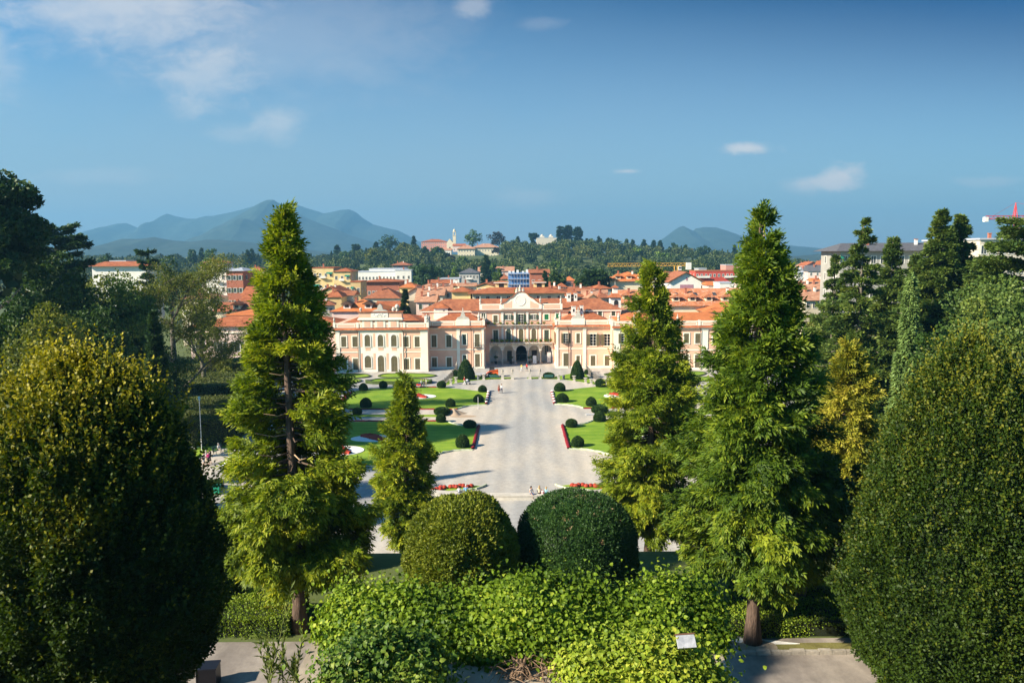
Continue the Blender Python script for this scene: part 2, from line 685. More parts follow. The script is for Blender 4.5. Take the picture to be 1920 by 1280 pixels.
LM_THUJA = leafmat('thuja_leaf', (0.045, 0.09, 0.006), (0.2, 0.265, 0.012), (0.49, 0.48, 0.026), 0.42)
LM_THUJA_DARK = leafmat('thuja_leaf_dark', (0.028, 0.065, 0.006), (0.105, 0.175, 0.012), (0.3, 0.35, 0.022), 0.4)
LM_THUJA_GOLD = leafmat('thuja_leaf_gold', (.09,.12,.012), (.25,.25,.02), (.42,.34,.04))
LM_HORN = leafmat('hornbeam_leaf', (0.01, 0.03, 0.003), (0.042, 0.075, 0.006), (0.36, 0.31, 0.014), 0.32)
LM_HORN_R = leafmat('hornbeam_leaf_dry', (.013,.034,.003), (.046,.084,.007), (.22,.21,.016), 0.32)
LM_VINE = leafmat('vine_leaf', (.055,.105,.008), (.17,.265,.016), (.40,.46,.045), 0.35, 0.5, 0.2)
LM_IVY = leafmat('ivy_leaf', (0.03, 0.075, 0.01), (0.085, 0.16, 0.018), (0.24, 0.3, 0.035), 0.3, 0.5, 0.25)
LM_YEW_L = leafmat('yew_leaf_light', (0.06, 0.1, 0.01), (0.18, 0.215, 0.018), (0.4, 0.39, 0.045), 0.3)
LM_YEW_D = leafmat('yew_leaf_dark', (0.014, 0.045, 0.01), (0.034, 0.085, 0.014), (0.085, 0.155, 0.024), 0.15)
LM_CEDAR = leafmat('cedar_leaf', (0.04, 0.085, 0.02), (0.115, 0.175, 0.032), (0.26, 0.3, 0.055), 0.3)
LM_CEDAR_P = leafmat('cedar_leaf_pale', (0.09, 0.15, 0.04), (0.18, 0.27, 0.07), (0.3, 0.38, 0.12), 0.2)
LM_PINE = leafmat('pine_leaf', (0.016, 0.044, 0.014), (0.04, 0.085, 0.02), (0.09, 0.15, 0.03), 0.25)
LM_DARK = leafmat('dark_leaf', (0.016, 0.042, 0.007), (0.042, 0.088, 0.012), (0.11, 0.16, 0.02), 0.3)
LM_OLIVE = leafmat('olive_leaf', (0.06, 0.085, 0.012), (0.15, 0.175, 0.022), (0.3, 0.29, 0.04), 0.35)
LM_MID = leafmat('mid_leaf', (0.03, 0.075, 0.01), (0.08, 0.145, 0.02), (0.17, 0.22, 0.035), 0.3)
LM_BRIGHT = leafmat('bright_leaf', (0.05, 0.1, 0.012), (0.115, 0.19, 0.022), (0.21, 0.29, 0.04), 0.2)
LM_RUSSET = leafmat('russet_leaf', (0.06, 0.07, 0.012), (0.13, 0.135, 0.02), (0.25, 0.2, 0.03), 0.3)
LM_COPPER = leafmat('copper_leaf', (0.018, 0.018, 0.014), (0.036, 0.030, 0.020), (0.065, 0.05, 0.03), 0.15)
LM_BOX = leafmat('box_leaf', (0.07, 0.13, 0.01), (0.19, 0.28, 0.02), (0.4, 0.45, 0.04), 0.3)
LM_HEDGE = leafmat('hedge_leaf', (0.045, 0.066, 0.012), (0.105, 0.13, 0.024), (0.21, 0.23, 0.045), 0.2)
LM_TOPIARY = leafmat('topiary_leaf', (0.014, 0.045, 0.007), (0.036, 0.08, 0.012), (0.1, 0.145, 0.022), 0.15)


def grown(name, label, cat, loc, trunk, crown_mesh, group=None, rz=0.0, extra=None):
    t = thing(name, label, cat, loc, rz, group)
    if trunk:
        trunk.build('trunk', t)
    child('crown', crown_mesh, t)
    for nm, mb in (extra or []):
        mb.build(nm, t)
    return t


def thuja_parts(H, rad, h0, prof, seed, lm, nb=190, dens=60, gap=None, leaf=0.24, trunk_r=0.26, bark=None, lift=0.25):
    """western red cedar: upright plume-like sprays in clumps along short limbs; gap(t, az) -> 0..1 thins it"""
    rg = np.random.default_rng(seed)
    tr = MB(bark or BARK)
    tr.smooth = True
    lean = rg.uniform(-0.2, 0.2, 2)
    zs = np.linspace(0, H * 0.96, 14)
    rr = [trunk_r * (1.45 if z == 0 else 1) * (1 - z / H) ** 0.85 + 0.012 for z in zs]
    tr.tube([(lean[0] * (z / H), lean[1] * (z / H), z) for z in zs], rr, 10)
    L = Leaves()
    lf = lumpy(rg, 14, 0.16, 2.2)
    for i in range(nb):
        t = (i + rg.uniform(0, 1)) / nb
        t = 1 - (1 - t) ** 0.8 if t < 1 else 1
        z = h0 + (H - h0) * t * 0.985
        az = i * 2.39996 + rg.normal() * 0.3
        d = np.array([math.cos(az), math.sin(az), 0.0])
        k = 1.0 if gap is None else gap(t, az)
        if rg.uniform() > k:
            if rg.uniform() < 0.7:           # a bare limb shows in the gap
                ln = prof(t) * rad * 0.6
                tr.use(DEADWOOD if rg.uniform() < 0.5 else (bark or BARK))
                tr.tube([(0, 0, z), tuple(d * ln * 0.5 + (0, 0, z - 0.05 * ln)), tuple(d * ln + (0, 0, z + 0.1 * ln))], [0.04, 0.025, 0.008], 4)
                tr.use(bark or BARK)
            continue
        ln = prof(t) * rad * rg.uniform(0.72, 1.12) * (1 + lf(np.array([[d[0], d[1], t * 3]]))[0])
        rise = (-0.28 + 0.95 * t) * lift * 2.2
        P0 = np.array([0, 0, z])
        P1 = P0 + d * ln + np.array([0, 0, ln * rise])
        mid = (P0 + P1) / 2 + np.array([0, 0, -0.10 * ln])
        if ln > 0.8:
            tr.tube([tuple(P0), tuple(mid), tuple(P0 + (P1 - P0) * 0.93)], [0.05 * (1 - t) + 0.018, 0.03, 0.008], 4)
        n = max(8, int(dens * 0.95 * (0.3 + ln)))
        s = rg.uniform(0, 1, n) ** 0.65
        s = 0.22 + 0.78 * s
        C = (1 - s)[:, None] ** 2 * P0 + 2 * (s * (1 - s))[:, None] * mid + (s ** 2)[:, None] * P1
        w = 0.10 + 0.19 * ln * np.sin(np.clip(s, 0, 1) * PI * 0.86) ** 0.8
        side = np.array([-d[1], d[0], 0])
        off = rg.normal(size=(n, 3)) * 0.26
        C = C + side * (rg.uniform(-1, 1, n) * w)[:, None] + off * np.array([0.5, 0.5, 1.0]) * (0.35 + 0.12 * ln)
        # a spray: leaflets set either side of a short drooping axis
        nl = 6
        out = unit(d * 0.6 + side * (rg.normal(size=(n, 1)) * 0.5) + np.array([0, 0, 1]) * (rg.normal(size=(n, 1)) * 0.30 + (-0.50 + 1.15 * t)))
        wd = unit(np.cross(out, unit(d * 0.5 + np.array([0, 0, 0.6]) + rg.normal(size=(n, 3)) * 0.45)))
        Ls = leaf * 2.0 * rg.uniform(0.6, 1.2, (n, 1))
        ct = rg.normal(size=n) * 0.13 + rg.normal() * 0.13
        for k in range(nl):
            f_ = k / nl
            sg_ = 1 if k % 2 else -1
            A = unit(out * 0.85 + wd * (sg_ * (0.75 - 0.6 * f_)) + np.array([0, 0, -0.18]) + rg.normal(size=(n, 3)) * 0.16) * (leaf * (1.25 - 0.45 * f_) * rg.uniform(0.75, 1.2, (n, 1)))
            B = unit(np.cross(A, np.cross(out, wd) + rg.normal(size=(n, 3)) * 0.25)) * (leaf * rg.uniform(0.11, 0.19, (n, 1)))
            L.add(C + out * Ls * f_, A, B, 0.40 + ct + 0.10 * f_ + rg.normal(size=n) * 0.12)
    # leader tuft
    n = 90
    zz = rg.uniform(0.9, 0.985, n)
    C = np.stack([rg.normal(size=n) * (1 - zz) * 1.6, rg.normal(size=n) * (1 - zz) * 1.6, zz * H], 1)
    A = unit(rg.normal(size=(n, 3)) * 0.5 + np.array([0, 0, 1])) * leaf
    L.add(C, A, perp(rg, A) * leaf * 0.17, 0.5 + rg.normal(size=n) * 0.15)
    return tr, L.mesh('crown', lm)


def shell_crown(rx, ry, h, prof, n, seed, lm, leaf=0.11, wid=0.30, lump=0.06, depth=0.35, shoots=0, shoot_len=0.6, up=0.35, hang=0.0, core=0.86, freq=2.6, n_core=2500, tint=0.4, patch=0.16, zmin=0.0, az0=0.0, az1=6.2832, lump2=0.0, tvar=0.14, gold=0.22):
    """dense clipped mass: leaves through the outer layer of a body of revolution, prof(t) = relative radius at height t"""
    rg = np.random.default_rng(seed)
    L = Leaves()
    lf = lumpy(rg, 16, lump, freq)
    lf2 = lumpy(rg, 20, lump2, 11.0)
    pf = lumpy(rg, 14, patch, 5.0)
    ts = np.linspace(0, 1, 200)
    wts = np.array([max(prof(t), 0.02) for t in ts]) + 0.15
    cdf = np.cumsum(wts); cdf /= cdf[-1]

    def sample(n, dmul=1.0, dep=depth):
        t = np.interp(rg.uniform(0, 1, n), cdf, ts)
        r = np.array([prof(q) for q in t])
        az = rg.uniform(az0, az1, n)
        d = np.stack([np.cos(az), np.sin(az), np.zeros(n)], 1)
        q = np.stack([np.cos(az), np.sin(az), t * 2.2], 1)
        k = 1 + lf(q) + lf2(q)
        inn = rg.exponential(dep * 0.5, n)
        rad = np.maximum(r * k * dmul - inn / max(rx, 0.1), 0.0)
        # near the top, let the inward jitter act downward too
        z = zmin + t * h * (1 + 0.35 * lf(q)) - np.where(t > 0.85, inn * 0.5, 0)
        C = np.stack([d[:, 0] * rad * rx, d[:, 1] * rad * ry, z], 1)
        e = 0.01
        slope = np.array([(prof(min(1, a + e)) - prof(max(0, a - e))) / (2 * e) for a in t]) * rx / h
        N = unit(d - np.array([0, 0, 1]) * slope[:, None])
        return C, N, q
    C, N, q = sample(n)
    A = unit(N * 0.55 + rg.normal(size=(n, 3)) * 0.65 + np.array([0, 0, 1]) * (up - hang)) * (leaf * rg.uniform(0.6, 1.3, (n, 1)))
    B = perp(rg, A) * (leaf * wid * rg.uniform(0.8, 1.2, (n, 1)))
    L.add(C, A, B, tint + pf(q) + rg.normal(size=n) * tvar)
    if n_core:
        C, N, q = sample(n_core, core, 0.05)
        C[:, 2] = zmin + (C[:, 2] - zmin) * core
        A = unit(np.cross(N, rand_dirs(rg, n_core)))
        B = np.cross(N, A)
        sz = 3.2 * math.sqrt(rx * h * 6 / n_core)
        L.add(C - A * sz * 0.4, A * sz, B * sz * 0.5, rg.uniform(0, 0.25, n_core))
    if shoots:
        C, N, q = sample(shoots * 3, 0.97)
        keep = (N[:, 2] > -0.3) & (rg.uniform(size=len(C)) < 0.3 + 0.7 * np.clip(N[:, 2], 0, 1))
        C, N = C[keep][:shoots], N[keep][:shoots]
        m = len(C)
        sd = unit(N * 0.5 + np.array([0, 0, 1.0]) + rg.normal(size=(m, 3)) * 0.2)
        sl = shoot_len * rg.uniform(0.35, 1.15, m)
        for k in range(11):
            s = (k + 0.6) / 11
            Ck = C + sd * (sl * s)[:, None]
            A = unit(sd * 0.6 + rand_dirs(rg, m) * 0.9) * (leaf * 1.05 * (1.15 - 0.5 * s))
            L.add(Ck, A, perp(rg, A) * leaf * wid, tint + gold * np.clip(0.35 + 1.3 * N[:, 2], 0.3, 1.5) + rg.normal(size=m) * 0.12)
    return L.mesh('crown', lm)


def cloud_crown(ell, n_clump, per, seed, lm, leaf=0.5, clump=0.28, flat=0.8, tint=0.42, shell=0.55, fill=1.0):
    """broadleaf crown: clumps of leaves spread through an ellipsoid (cx, cy, cz, rx, ry, rz)"""
    rg = np.random.default_rng(seed)
    cx, cy, cz, rx, ry, rz = ell
    L = Leaves()
    d = rand_dirs(rg, n_clump)
    d[:, 2] = np.abs(d[:, 2]) * 1.0 - 0.35 * (rg.uniform(size=n_clump) < 0.55)
    d = unit(d)
    rr = shell + (1 - shell) * rg.uniform(0, 1, n_clump) ** 0.6
    lf = lumpy(rg, 10, 0.14, 2.5)
    rr = rr * (1 + lf(d))
    CC = d * rr[:, None] * np.array([rx, ry, rz]) + np.array([cx, cy, cz])
    cs = clump * (rx + rz) / 2 * rg.uniform(0.6, 1.25, n_clump)
    ct = rg.normal(size=n_clump) * 0.13
    q = rand_dirs(rg, n_clump * per)
    rad = rg.uniform(0.45, 1.0, (n_clump * per, 1)) ** 0.5
    C = np.repeat(CC, per, 0) + q * rad * np.repeat(cs, per)[:, None] * np.array([1, 1, flat])
    n = len(C)
    A = unit(q * 0.6 + rg.normal(size=(n, 3)) * 0.7) * (leaf * rg.uniform(0.6, 1.3, (n, 1)))
    B = perp(rg, A) * (leaf * rg.uniform(0.3, 0.48, (n, 1)))
    L.add(C - A * 0.5, A, B, tint + np.repeat(ct, per) + rg.normal(size=n) * 0.14)
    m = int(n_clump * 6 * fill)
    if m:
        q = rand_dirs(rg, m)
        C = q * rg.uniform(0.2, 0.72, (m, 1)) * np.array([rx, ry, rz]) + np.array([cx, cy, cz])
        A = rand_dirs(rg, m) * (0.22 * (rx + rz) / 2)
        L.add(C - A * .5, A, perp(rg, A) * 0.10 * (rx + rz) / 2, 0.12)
    return L.mesh('crown', lm)


def limb_trunk(H, r, seed, limbs=6, spread=0.4, bark=None, top=0.8):
    rg = random.Random(seed)
    tr = MB(bark or BARK_GREY)
    tr.smooth = True
    tr.tube([(0, 0, 0), (rg.uniform(-.02, .02) * H, 0, H * .25), (rg.uniform(-.03, .03) * H, rg.uniform(-.03, .03) * H, H * .5), (0, 0, H * top)], [r * 1.3, r, r * .75, r * .15], 7)
    for i in range(limbs):
        a = i * 2.4 + rg.uniform(-.4, .4)
        z = H * rg.uniform(.28, .6)
        ln = H * spread * rg.uniform(.6, 1)
        d = Vector((math.cos(a), math.sin(a), 0))
        tr.tube([(0, 0, z), d * ln * .5 + Vector((0, 0, z + ln * .25)), d * ln + Vector((0, 0, z + ln * .7))], [r * .5, r * .3, r * .06], 5)
    return tr


def conifer_parts(H, rad, seed, lm, tiers=26, per=5, droop=-0.05, h0=1.5, leaf=0.5, prof=None, dens=46, padw=0.32, trunk_r=0.3, upturn=0.12, bark=None, hangw=0.0, gapk=0.0):
    """cedar / spruce: whorls of limbs carrying flat layered pads of needles, sky showing between tiers"""
    rg = np.random.default_rng(seed)
    tr = MB(bark or BARK_GREY)
    tr.smooth = True
    zs = np.linspace(0, H * 0.97, 10)
    tr.tube([(0, 0, z) for z in zs], [trunk_r * (1 - z / H) ** 0.8 + 0.02 for z in zs], 8)
    prof = prof or (lambda t: (1 - t) ** 0.85 + 0.03)
    L = Leaves()
    for i in range(tiers):
        t = (i + rg.uniform(-0.2, 0.2)) / tiers
        t = min(max(t, 0), 0.985)
        z0 = h0 + (H - h0) * t
        for k in range(per):
            if rg.uniform() < gapk:
                continue
            az = rg.uniform(0, 2 * PI)
            d = np.array([math.cos(az), math.sin(az), 0.0])
            side = np.array([-d[1], d[0], 0])
            ln = prof(t) * rad * rg.uniform(0.65, 1.15)
            z = z0 + rg.uniform(-0.3, 0.3) * (H - h0) / tiers
            dr = droop + 0.30 * max(0, t - 0.55)
            P0 = np.array([0, 0, z])
            P1 = P0 + d * ln * 0.55 + np.array([0, 0, ln * 0.55 * (dr + 0.12)])
            P2 = P0 + d * ln + np.array([0, 0, ln * (dr + upturn * 0.2)])
            if ln > 0.6:
                tr.tube([tuple(P0), tuple(P1), tuple(P0 + (P2 - P0) * 0.9)], [0.028 * ln + 0.02, 0.018 * ln + 0.01, 0.01], 4, False)
            n = max(10, int(dens * 1.9 * (0.35 + ln)))
            s = 0.08 + 0.92 * rg.uniform(0, 1, n) ** 0.75
            C = (1 - s)[:, None] ** 2 * P0 + 2 * (s * (1 - s))[:, None] * P1 + (s ** 2)[:, None] * P2
            w = padw * ln * (1.05 - s) ** 0.6 * (0.25 + s) + 0.08
            u = rg.uniform(-1, 1, n)
            C = C + side * (u * w)[:, None] + np.array([0, 0, 1]) * (rg.normal(size=n) * 0.12 * (0.5 + 0.2 * ln) - 0.10 * rg.exponential(1, n) - np.abs(u) * w * 0.12 - hangw * rg.exponential(1, n))[:, None]
            A = unit(d * 0.7 + side * (u * 0.8)[:, None] + rg.normal(size=(n, 3)) * 0.3 + np.array([0, 0, upturn - hangw * 1.2])) * (leaf * rg.uniform(0.6, 1.3, (n, 1)))
            B = unit(np.cross(A, np.array([0, 0, 1]) + rg.normal(size=(n, 3)) * 0.45)) * (leaf * rg.uniform(0.16, 0.3, (n, 1)))
            L.add(C, A, B, 0.42 + rg.normal() * 0.12 + rg.normal(size=n) * 0.15)
    n = int(70 * H / 20)
    zz = rg.uniform(0.88, 0.985, n)
    C = np.stack([rg.normal(size=n) * (1 - zz) * rad * .35, rg.normal(size=n) * (1 - zz) * rad * .35, zz * H], 1)
    A = unit(rg.normal(size=(n, 3)) * 0.7 + np.array([0, 0, 0.5])) * leaf * 0.8
    L.add(C, A, perp(rg, A) * leaf * 0.18, 0.42)
    return tr, L.mesh('crown', lm)


def lerp_prof(tab):
    xs = [a for a, _ in tab]
    ys = [b for _, b in tab]
    return lambda t: float(np.interp(t, xs, ys))


# --- the four red cedars that frame the avenue (photo positions of trunk foot and tip) ---
def base_at(px, py, z):
    g = G(px, py, z)
    return (g.x, g.y, gz(g.x, g.y))


def tree_height(px, py_top, loc):
    return P(px, py_top, loc[1]).z - loc[2]


b = base_at(563, 1182, 10)
H = tree_height(537, 378, b)
pr = lerp_prof([(0, .84), (.10, 1.0), (.20, .99), (.29, .90), (.41, .70), (.55, .48), (.69, .35), (.83, .18), (.93, .07), (1, .02)])
prR = lerp_prof([(0, .80), (.12, 1.0), (.36, .98), (.56, .72), (.70, .52), (.84, .29), (.94, .10), (1, .02)])


def gapL(t, az):                                  # thin along the side that faces the camera
    f = max(0, math.cos(az + PI / 2 + 0.25))
    return 0.94 - 0.76 * (f ** 1.0) * (0.24 < t < 0.58)


def gapS(t, az):
    return 0.86


tr, cr = thuja_parts(H, 3.35, 3.1, pr, 3, LM_THUJA, nb=230, dens=64, gap=gapL)
grown('red_cedar_tree', 'tall yellow-green conical tree whose bare reddish trunk shows through a gap in its foliage', 'tree', b, tr, cr, 'conical trees framing the avenue')

b = base_at(1411, 1204, 10)
H = tree_height(1447, 385, b)
tr, cr = thuja_parts(H, 2.8, 3.4, prR, 11, LM_THUJA_DARK, nb=250, dens=58, trunk_r=0.26, gap=gapS)
grown('red_cedar_tree', 'tall dark green conical tree with stout bare trunk beside the low hedges and gravel path', 'tree', b, tr, cr, 'conical trees framing the avenue')

d0 = 47.0
q = P(764, 1000, d0)
b = (q.x, d0, gz(q.x, d0))
H = tree_height(748, 700, b)
pr2 = lerp_prof([(0, .5), (.12, .72), (.30, 1.0), (.45, .95), (.62, .70), (.80, .38), (.93, .16), (1, .03)])
tr, cr = thuja_parts(H, 1.75, 1.3, pr2, 21, LM_THUJA, nb=170, dens=60, gap=gapS, trunk_r=0.16, leaf=0.22)
grown('red_cedar_tree', 'smallest conical tree, standing before the near lawn just behind the pale clipped dome', 'tree', b, tr, cr, 'conical trees framing the avenue')

d0 = 46.0
q = P(1217, 1000, d0)
b = (q.x, d0, gz(q.x, d0))
H = tree_height(1225, 488, b)
tr, cr = thuja_parts(H, 2.75, 1.8, lerp_prof([(0, .55), (.12, .8), (.30, 1.0), (.45, .95), (.62, .74), (.80, .42), (.93, .2), (1, .04)]), 31, LM_THUJA, nb=225, dens=56, gap=gapS, trunk_r=0.24, leaf=0.23)
grown('red_cedar_tree', 'bright green conical tree rising behind the dark clipped dome in front of the palace wing', 'tree', b, tr, cr, 'conical trees framing the avenue')

d0 = 42.0
q = P(1585, 900, d0)
b = (q.x, d0, gz(q.x, d0))
H = tree_height(1572, 640, b)
tr, cr = thuja_parts(H, 1.9, 1.6, lerp_prof([(0, .9), (.3, 1), (.6, .8), (.85, .45), (1, .1)]), 41, LM_THUJA_GOLD, nb=120, dens=60, trunk_r=0.16)
grown('golden_cypress_tree', 'golden yellow conifer half hidden behind the tall dark green conical tree', 'tree', b, tr, cr)

b = base_at(1490, 1150, 10)
tr = MB(BARK)
tr.smooth = True
tr.tube([(0, 0, 0), (0.35, 0.1, 1.1), (0.6, 0.2, 2.4), (0.7, 0.3, 5)], [0.24, 0.2, 0.17, 0.05], 9)
cr = cloud_crown((0.9, 0.8, 5.0, 2.3, 2.0, 2.6), 40, 170, 42, LM_DARK, leaf=0.24, clump=0.3)
grown('leaning_tree', 'dark bushy tree with a leaning pale trunk in the low hedges', 'tree', b, tr, cr)

# --- the two great clipped hornbeams ---
egg = lerp_prof([(0, .70), (.08, .86), (.2, .97), (.36, 1.0), (.52, .98), (.66, .90), (.78, .76), (.88, .56), (.95, .34), (1, .06)])
eggR = lerp_prof([(0, .75), (.1, .92), (.22, 1.0), (.41, .90), (.63, .73), (.78, .55), (.88, .38), (.95, .22), (1, .05)])
for (px0, px1, ptop, seed, d0, zc_, lab, lm) in ((-30, 402, 672, 5, 20.5, 4.4, 'huge egg-shaped clipped hornbeam with sunlit yellow shoots on its top, beside the black bin', LM_HORN),
                                    (1572, 2010, 640, 6, 27.5, .35, 'huge egg-shaped clipped hornbeam with a golden-flecked crest, beside the low hedges and dark green cedar', LM_HORN_R)):
    c = P((px0 + px1) / 2, 1275, d0)
    W = (px1 - px0) / F * d0 / 2 * 1.03
    top = P((px0 + px1) / 2, ptop, d0).z
    z0 = 10.0
    b = (c.x, d0, z0)
    H = top - z0
    tr = MB(BARK_GREY)
    tr.tube([(0, 0, 0), (0, 0, 5.0), (0, 0, H * 0.7)], [0.3, 0.25, 0.08], 8)
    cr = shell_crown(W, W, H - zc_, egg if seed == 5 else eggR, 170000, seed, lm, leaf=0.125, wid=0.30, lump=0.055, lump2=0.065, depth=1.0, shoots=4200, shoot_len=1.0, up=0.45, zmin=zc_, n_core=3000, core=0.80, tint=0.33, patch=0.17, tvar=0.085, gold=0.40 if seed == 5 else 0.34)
    grown('hornbeam_tree', lab, 'tree', b, tr, cr, 'clipped hornbeams by the gravel path')

# --- two clipped yew domes ---
for (px0, px1, ptop, d0, seed, lm, lab, n) in ((763, 972, 934, 31.0, 15, LM_YEW_L, 'pale yellow-green clipped dome of yew above the creeper', 90000),
                                         (962, 1203, 920, 32.5, 16, LM_YEW_D, 'dark green clipped dome of yew, larger than its pale neighbour', 110000)):  # dark leaf colour also stands in for the shade over this dome
    c = P((px0 + px1) / 2, 1075, d0)
    W = (px1 - px0) / F * d0 / 2
    top = P((px0 + px1) / 2, ptop, d0).z
    H = top - 10
    dome = lambda t, H=H, W=W: 1.0 if t * H < H - W else (max(0.0, 1 - ((t * H - (H - W)) / W) ** 2.25)) ** (1 / 2.1)
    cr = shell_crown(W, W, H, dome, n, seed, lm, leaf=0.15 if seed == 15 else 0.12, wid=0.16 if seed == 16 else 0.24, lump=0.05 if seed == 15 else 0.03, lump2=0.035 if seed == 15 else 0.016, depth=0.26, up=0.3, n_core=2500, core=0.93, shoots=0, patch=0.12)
    o = child('clipped_yew', cr, None)
    o.location = (c.x, d0, 10)
    tag(o, lab, 'topiary', 'clipped yew domes')
    if seed == 16:                            # dry tan sprigs caught in the clipped surface
        rg = np.random.default_rng(4)
        L = Leaves()
        for k in range(20):
            th, ph = rg.uniform(-2.6, -.5), rg.uniform(.15, 1.1)
            c = np.array([W * math.cos(th) * math.sin(ph), W * math.sin(th) * math.sin(ph), H - W + W * math.cos(ph)]) * np.array([1.03, 1.03, 1.0])
            m_ = rg.integers(5, 14)
            A = rand_dirs(rg, m_) * rg.uniform(.05, .11, (m_, 1))
            L.add(c + rg.normal(size=(m_, 3)) * .05, A, perp(rg, A) * .014, rg.uniform(.2, 1, m_))
        child('dry_leaves', L.mesh('dry_leaves', leafmat('dry_sprig', (.25, .14, .07), (.42, .26, .14), (.55, .38, .22))), o)
# ------------------------------------------------------------------ garden floor


def gravelmat(name, c1, c2, patch=0.07, c3=None):
    m, n, l = newmat(name)
    b = n['Principled BSDF']
    b.inputs['Roughness'].default_value = 0.95
    b.inputs['Specular IOR Level'].default_value = 0.1
    tc = n.new('ShaderNodeTexCoord')
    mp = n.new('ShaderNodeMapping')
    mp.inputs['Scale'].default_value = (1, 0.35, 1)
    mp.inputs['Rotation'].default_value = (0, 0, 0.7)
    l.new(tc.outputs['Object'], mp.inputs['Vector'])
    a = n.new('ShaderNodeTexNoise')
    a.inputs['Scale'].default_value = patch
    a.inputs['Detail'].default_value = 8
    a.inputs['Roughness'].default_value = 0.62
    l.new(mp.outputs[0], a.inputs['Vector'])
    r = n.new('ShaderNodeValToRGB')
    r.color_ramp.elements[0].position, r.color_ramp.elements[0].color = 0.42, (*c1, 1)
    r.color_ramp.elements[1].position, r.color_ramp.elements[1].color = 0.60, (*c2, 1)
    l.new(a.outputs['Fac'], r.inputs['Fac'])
    f = n.new('ShaderNodeTexNoise')
    f.inputs['Scale'].default_value = 1.7
    f.inputs['Detail'].default_value = 10
    f.inputs['Roughness'].default_value = 0.8
    l.new(tc.outputs['Object'], f.inputs['Vector'])
    mr = n.new('ShaderNodeMapRange')
    mr.inputs[1].default_value, mr.inputs[2].default_value = 0.3, 0.7
    mr.inputs[3].default_value, mr.inputs[4].default_value = 0.76, 1.14
    l.new(f.outputs['Fac'], mr.inputs[0])
    wv = n.new('ShaderNodeTexWave')            # faint worn wheel and foot tracks along the walks
    wv.bands_direction = 'X'
    wv.inputs['Scale'].default_value = 0.13
    wv.inputs['Distortion'].default_value = 3.0
    wv.inputs['Detail'].default_value = 3
    wv.inputs['Detail Scale'].default_value = 0.25
    l.new(tc.outputs['Object'], wv.inputs['Vector'])
    tm = n.new('ShaderNodeMath')
    tm.operation = 'MULTIPLY_ADD'
    tm.inputs[1].default_value = 0.13
    tm.inputs[2].default_value = 0.92
    l.new(wv.outputs['Fac'], tm.inputs[0])
    tn = n.new('ShaderNodeMath')
    tn.operation = 'MULTIPLY'
    l.new(tm.outputs[0], tn.inputs[0])
    l.new(mr.outputs[0], tn.inputs[1])
    x = n.new('ShaderNodeMix')
    x.data_type = 'RGBA'
    x.blend_type = 'MULTIPLY'
    x.inputs[0].default_value = 1
    l.new(r.outputs['Color'], x.inputs[6])
    l.new(tn.outputs[0], x.inputs[7])
    l.new(x.outputs[2], b.inputs['Base Color'])
    bp = n.new('ShaderNodeBump')
    bp.inputs['Strength'].default_value = 0.35
    bp.inputs['Distance'].default_value = 0.03
    l.new(f.outputs['Fac'], bp.inputs['Height'])
    l.new(bp.outputs['Normal'], b.inputs['Normal'])
    MATS[name] = m
    return m


GRAVEL = gravelmat('gravel', (0.345, 0.34, 0.325), (0.53, 0.47, 0.385))  # cool grey and warm diagonal streaks: the avenue's dappled shade put into the colour
GRAVEL_DARK = gravelmat('gravel_path', (0.21, 0.185, 0.165), (0.31, 0.275, 0.24), 0.5)
SOIL = gravelmat('dry_soil', (0.30, 0.25, 0.19), (0.42, 0.36, 0.28), 0.9)
STONE = mat('stone', (0.42, 0.39, 0.33), 0.9, scale=1.5, col2=(0.56, 0.52, 0.45), bump=0.3, bscale=12)
STONE_DARK = mat('stone_weathered', (0.22, 0.20, 0.17), 0.9, scale=2.2, col2=(0.42, 0.38, 0.32), bump=0.4, bscale=9)


def grassmat():
    m, n, l = newmat('lawn_grass')
    b = n['Principled BSDF']
    b.inputs['Roughness'].default_value = 0.9
    b.inputs['Specular IOR Level'].default_value = 0.15
    tc = n.new('ShaderNodeTexCoord')
    a = n.new('ShaderNodeTexNoise')
    a.inputs['Scale'].default_value = 0.22
    a.inputs['Detail'].default_value = 9
    a.inputs['Roughness'].default_value = 0.68
    l.new(tc.outputs['Object'], a.inputs['Vector'])
    wv = n.new('ShaderNodeTexWave')
    wv.inputs['Scale'].default_value = 0.16
    wv.inputs['Distortion'].default_value = 1.2
    wv.inputs['Detail'].default_value = 2
    wv.bands_direction = 'Y'
    l.new(tc.outputs['Object'], wv.inputs['Vector'])
    ad = n.new('ShaderNodeMath')
    ad.operation = 'MULTIPLY_ADD'
    ad.inputs[1].default_value = 0.10
    l.new(wv.outputs['Fac'], ad.inputs[0])
    l.new(a.outputs['Fac'], ad.inputs[2])
    r = n.new('ShaderNodeValToRGB')
    e = r.color_ramp.elements
    e[0].position, e[0].color = 0.36, (0.105, 0.215, 0.014, 1)
    e[1].position, e[1].color = 0.74, (0.255, 0.355, 0.034, 1)
    l.new(ad.outputs[0], r.inputs['Fac'])
    l.new(r.outputs['Color'], b.inputs['Base Color'])
    f = n.new('ShaderNodeTexNoise')
    f.inputs['Scale'].default_value = 9
    f.inputs['Detail'].default_value = 5
    l.new(tc.outputs['Object'], f.inputs['Vector'])
    bp = n.new('ShaderNodeBump')
    bp.inputs['Strength'].default_value = 0.6
    bp.inputs['Distance'].default_value = 0.06
    l.new(f.outputs['Fac'], bp.inputs['Height'])
    l.new(bp.outputs['Normal'], b.inputs['Normal'])
    return m


